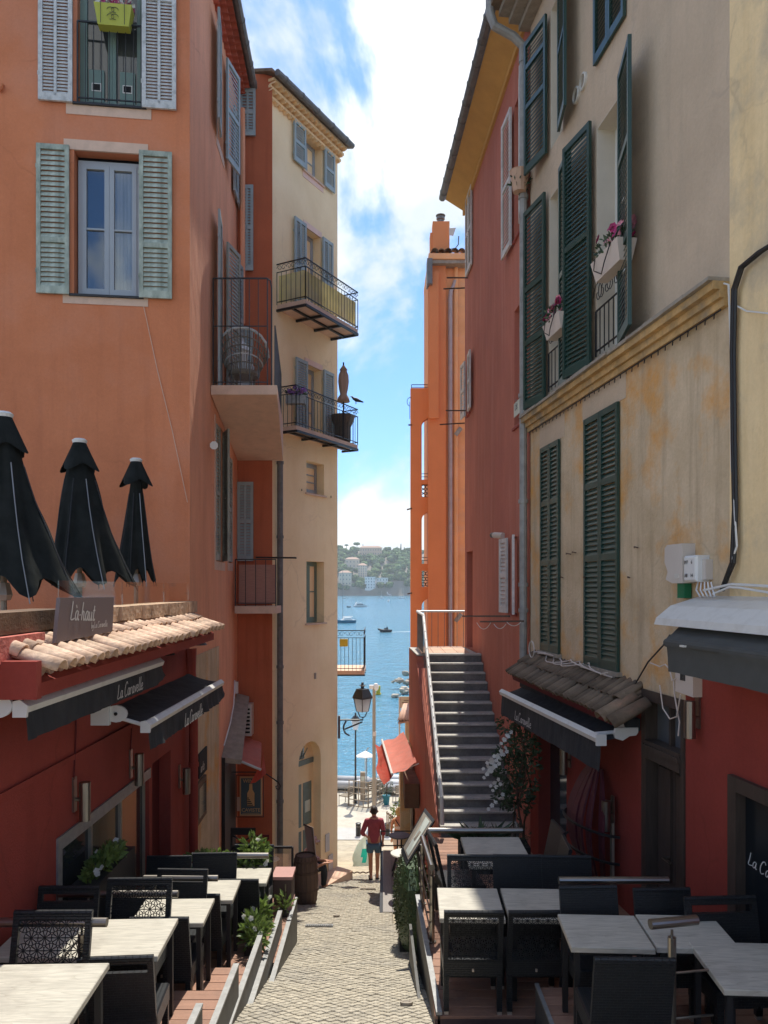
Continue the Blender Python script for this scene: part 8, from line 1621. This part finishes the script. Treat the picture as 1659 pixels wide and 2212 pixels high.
def man():
    Y = 18.75; Mx = TR(X(808, Y), Y, zg(Y) + .015, R(4)); t = thing('person', 'man in a burgundy shirt and blue shorts walking away with a big plastic bag', 'person', M=Mx)
    vs = [(0, 0, .95, (.15, .11)), (0, .0, 1.12, (.14, .105)), (0, 0, 1.32, (.165, .11)), (0, -.01, 1.44, (.11, .085)), (0, .0, 1.51, .056), (0, .02, 1.565, .062), (0, .03, 1.63, (.078, .092)), (0, .03, 1.70, (.062, .075))]
    es = [(i, i + 1) for i in range(7)]
    def limb(par, pts):
        k = par
        for p in pts: vs.append(p); es.append((k, len(vs) - 1)); k = len(vs) - 1
        return k
    wl = limb(3, [(-.17, -.01, 1.41, .062), (-.235, -.05, 1.26, .05), (-.29, -.06, 1.13, .045), (-.22, .08, 1.03, .036), (-.17, .17, .99, .028)]); wr = limb(3, [(.17, -.01, 1.41, .062), (.205, -.02, 1.26, .05), (.225, -.01, 1.12, .044), (.225, .05, .97, .034), (.22, .09, .88, .027)])
    for s, (kx, ky, ax, ay, az) in ((-1, (.085, .02, .08, -.10, .10)), (1, (.085, .05, .08, .04, .07))):
        limb(0, [(s * .09, 0, .86, .098), (s * .09, .02, .68, .078), (s * kx, ky, .48, .056), (s * kx, ky - .05, .32, .056), (s * ax, ay, az, .036), (s * ax, ay - .03, az - .045, .034), (s * (ax + .01), ay + .10, az - .06, (.042, .022)), (s * (ax + .015), ay + .17, az - .065, (.038, .014))])
    hand(vs, es, wl, (-.17, .17, .99), (.2, .6, -.8), 1); hand(vs, es, wr, (.22, .09, .88), (0, .25, -1), -1)
    ob('body', skin_mesh('body', vs, es, M_['skin']), t, Mx)
    sv = [(0, 0, .86, (.172, .13)), (0, 0, .98, (.168, .128)), (0, 0, 1.14, (.158, .122)), (0, 0, 1.32, (.182, .128)), (0, -.01, 1.43, (.13, .10)), (0, -.005, 1.475, (.07, .068))]; se = [(i, i + 1) for i in range(5)]
    for s, pts in ((-1, [(-.175, -.01, 1.41, .078), (-.24, -.05, 1.26, .068), (-.292, -.06, 1.135, .06), (-.245, .03, 1.065, .056)]), (1, [(.175, -.01, 1.41, .078), (.208, -.02, 1.26, .068), (.228, -.01, 1.12, .06), (.228, .03, 1.03, .054)])):
        k = 4
        for p in pts: sv.append(p); se.append((k, len(sv) - 1)); k = len(sv) - 1
    ob('shirt', skin_mesh('shirt', sv, se, M_['shirt']), t, Mx); MB().tube([(-.055, .0, 1.50), (-.03, -.05, 1.515), (.03, -.05, 1.515), (.055, .0, 1.50)], .018, 6).build('collar', M_['shirt'], t, Mx, True)
    hv = [(0, 0, .90, (.165, .125)), (-.092, 0, .82, .112), (-.096, .015, .70, .102), (-.097, .02, .615, .10), (.092, 0, .82, .112), (.096, .02, .70, .102), (.097, .03, .615, .10)]; ob('shorts', skin_mesh('shorts', hv, [(0, 1), (1, 2), (2, 3), (0, 4), (4, 5), (5, 6)], M_['shorts']), t, Mx)
    rnd = random.Random(3); import bmesh; bm = bmesh.new(); bmesh.ops.create_icosphere(bm, subdivisions=3, radius=1)
    for v in bm.verts: f = 1 + .05 * noise.noise(v.co * 6); v.co = Vector((v.co.x * .092 * f, v.co.y * .108 * f + .02, v.co.z * .115 * f + 1.655)); v.co.z = max(v.co.z, 1.575 + (.0 if v.co.y < .02 else .05 + (v.co.y) * .3))
    me = bpy.data.meshes.new('hair'); bm.to_mesh(me); bm.free(); me.materials.append(M_['hair']); ob('hair', me, t, Mx)
    for s in (-1, 1): MB().tube([(s * .083, .03, 1.60), (s * .098, .02, 1.625), (s * .09, .025, 1.655)], [.012, .016, .01], 6).build('ear', M_['skin'], t, Mx, True)
    MB().tube([(0, .10, 1.66), (0, .135, 1.63), (0, .125, 1.612)], [.01, .016, .012], 6).build('nose', M_['skin'], t, Mx, True)
    for s, (x, y, z) in ((-1, (-.085, -.03, .035)), (1, (.085, .11, .0))): MB().bbox(x - .05, x + .05, y - .12, y + .15, z - .012, z + .012, .006).build('sandal', M_['sole'], t, Mx)
    # carrier bag in the left hand
    b = thing('carrier_bag', 'large white plastic bag with a teal print carried by the walking man', 'bag', (Mx @ Vector((-.3, .2, .4)))); vs = []; n = 28; rows = 11
    for i in range(rows + 1):
        a = i / rows; w = .05 + .185 * math.sin(min(1, a * 1.15) * math.pi * .60) ** .8 * (1 if a < .9 else .86); cx = -.20 - .115 * a; cz = .96 - .72 * a
        for k in range(n):
            th = 2 * math.pi * k / n; f = 1 + .10 * noise.noise((math.cos(th) * 2, math.sin(th) * 2, a * 4)); vs.append((cx + w * f * math.cos(th), .2 + w * .55 * f * math.sin(th), cz - .05 * math.sin(th * 1) * (a > .9)))
    fs = [(i * n + k, i * n + (k + 1) % n, (i + 1) * n + (k + 1) % n, (i + 1) * n + k) for i in range(rows) for k in range(n)] + [tuple(range(rows * n, rows * n + n))]
    bagm = MB().add(vs, fs).mesh('bag_body', [M_['bag'], M_['teal']], True)
    for p in bagm.polygons:
        c = p.center
        if c.y < .2 and -.30 < c.x + .0 * c.z < -.17 and .36 < c.z < .70: p.material_index = 1
    ob('bag_body', bagm, b, Mx); MB().tube([(-.23, .2, .95), (-.20, .19, 1.02), (-.17, .2, .95)], .012, 5).build('handle', M_['bag'], b, Mx)
man()
def woman():
    Y = 21.5; Mx = TR(X(861, Y), Y, zg(Y), R(5)); t = thing('person', 'blond tanned woman with a bare back and shoulder strap beyond the plank terrace', 'person', M=Mx)
    vs = [(0, 0, .90, (.15, .12)), (0, 0, 1.05, (.115, .09)), (0, 0, 1.24, (.14, .095)), (0, 0, 1.34, (.10, .075)), (0, 0, 1.41, .045), (0, .02, 1.46, .05), (0, .03, 1.52, (.07, .085)), (0, .03, 1.585, (.058, .07))]; es = [(i, i + 1) for i in range(7)]
    def limb(par, pts):
        k = par
        for p in pts: vs.append(p); es.append((k, len(vs) - 1)); k = len(vs) - 1
        return k
    for s in (-1, 1):
        w = limb(3, [(s * .15, 0, 1.31, .05), (s * .19, -.01, 1.17, .04), (s * .205, 0, 1.03, .036), (s * .19, .05, .90, .028), (s * .18, .08, .82, .024)]); hand(vs, es, w, (s * .18, .08, .82), (0, .2, -1), -s)
        limb(0, [(s * .085, 0, .80, .09), (s * .085, .01, .62, .07), (s * .08, .03, .44, .052), (s * .08, 0, .28, .048), (s * .075, -.02, .09, .034), (s * .08, .10, .03, (.04, .02))])
    ob('body', skin_mesh('body', vs, es, M_['skin2']), t, Mx); ob('strap_top', skin_mesh('strap_top', [(0, 0, 1.02, (.125, .10)), (0, 0, 1.12, (.13, .10)), (0, 0, 1.19, (.14, .10))], [(0, 1), (1, 2)], M_['topw']), t, Mx); ob('skirt', skin_mesh('skirt', [(0, 0, .98, (.14, .11)), (0, 0, .85, (.175, .14)), (0, 0, .55, (.2, .17))], [(0, 1), (1, 2)], M_['topw']), t, Mx)
    MB().tube([(-.10, -.08, 1.35), (.0, -.115, 1.2), (.13, -.115, 1.02)], .014, 5).build('bag_strap', M_['trous'], t, Mx)
    import bmesh; bm = bmesh.new(); bmesh.ops.create_icosphere(bm, subdivisions=3, radius=1)
    for v in bm.verts: f = 1 + .07 * noise.noise(v.co * 6); v.co = Vector((v.co.x * .088 * f, v.co.y * .105 * f + .005, v.co.z * .125 * f + 1.535)); v.co.z = max(v.co.z, 1.43 if v.co.y < 0 else 1.53)
    me = bpy.data.meshes.new('hair'); bm.to_mesh(me); bm.free(); me.materials.append(M_['hair_b']); ob('hair', me, t, Mx); MB().lathe([(.01, -.04), (.04, -.02), (.045, .01), (.02, .04)], (0, -.06, 1.65), 10).build('hair_bun', M_['hair_b'], t, Mx, True)
    MB().tube([(0, .10, 1.55), (0, .13, 1.525), (0, .12, 1.51)], [.009, .014, .01], 6).build('nose', M_['skin2'], t, Mx, True)
woman()
def sitter():
    Y = 17.3; zs = zg(17.4) + .36; Mx = TR(-1.80, 17.15, zs - .02, R(-90)); t = thing('person', 'person in a red checked cap and sleeve sitting on the doorstep behind the board', 'person', M=Mx)   # faces +x of the lane
    vs = [(0, 0, .10, (.15, .13)), (0, .03, .26, (.14, .11)), (0, .08, .42, (.15, .11)), (0, .12, .52, (.09, .08)), (0, .15, .58, .05), (0, .18, .63, .055), (0, .21, .69, (.075, .09)), (0, .21, .755, (.06, .075))]; es = [(i, i + 1) for i in range(7)]
    def limb(par, pts):
        k = par
        for p in pts: vs.append(p); es.append((k, len(vs) - 1)); k = len(vs) - 1
        return k
    for s in (-1, 1):
        w = limb(3, [(s * .16, .11, .48, .055), (s * .19, .22, .33, .045), (s * .17, .34, .24, .038), (s * .10, .46, .27, .028)]); hand(vs, es, w, (s * .10, .46, .27), (-s * .3, .8, .1), -s)
        limb(0, [(s * .10, .08, .10, .09), (s * .11, .28, .16, .075), (s * .11, .44, .18, .058), (s * .11, .46, -.05, .05), (s * .11, .45, -.25, .04), (s * .11, .56, -.33, (.04, .03))])
    ob('body', skin_mesh('body', vs, es, M_['skin']), t, Mx); ob('shirt', skin_mesh('shirt', [(0, 0, .08, (.17, .14)), (0, .03, .26, (.16, .13)), (0, .08, .42, (.17, .125)), (0, .12, .53, (.10, .09)), (-.165, .11, .48, .07), (-.195, .22, .33, .06), (-.17, .35, .245, .052), (.165, .11, .48, .07), (.195, .22, .33, .06), (.17, .35, .245, .052)], [(0, 1), (1, 2), (2, 3), (3, 4), (4, 5), (5, 6), (3, 7), (7, 8), (8, 9)], M_['plaid']), t, Mx)
    tv = [(0, 0, .09, (.165, .14))]; te = []
    for s in (-1, 1):
        k = 0
        for p in [(s * .10, .08, .10, .105), (s * .11, .28, .16, .09), (s * .11, .45, .18, .075), (s * .11, .47, -.05, .07), (s * .11, .455, -.22, .062)]: tv.append(p); te.append((k, len(tv) - 1)); k = len(tv) - 1
    ob('trousers', skin_mesh('trousers', tv, te, M_['trous']), t, Mx)
    for s in (-1, 1): MB().bbox(s * .11 - .045, s * .11 + .045, .40, .66, -.37, -.29, .025).build('shoe', M_['trous'], t, Mx)
    MB().lathe([(.10, -.02), (.105, .04), (.09, .09), (.03, .115)], (0, .205, .74), 16).build('cap', M_['plaid'], t, Mx, True); MB().plan([(-.07, .28), (.07, .28), (.055, .38), (-.055, .38)], .735, .748).build('cap_peak', M_['plaid'], t, Mx)
    MB().tube([(0, .29, .70), (0, .32, .675), (0, .31, .66)], [.01, .015, .011], 6).build('nose', M_['skin'], t, Mx, True)
sitter()
# ---------------------------------------------------------------- air over the bay
def haze():
    m = bpy.data.materials.new('sea_haze'); m.use_nodes = True; n = m.node_tree.nodes; L = m.node_tree.links; n.remove(n['Principled BSDF']); v = n.new('ShaderNodeVolumePrincipled'); v.inputs['Color'].default_value = (.86, .94, 1, 1); v.inputs['Density'].default_value = HAZE; v.inputs['Anisotropy'].default_value = .3
    L.new(v.outputs[0], n['Material Output'].inputs['Volume']); o = stuff(MB().box(-1450, 1450, -60, 1500, -16, 110).build('haze', m)); o['label'] = 'pale sea haze over the bay'; o['category'] = 'haze'
HAZE = .00020
haze()
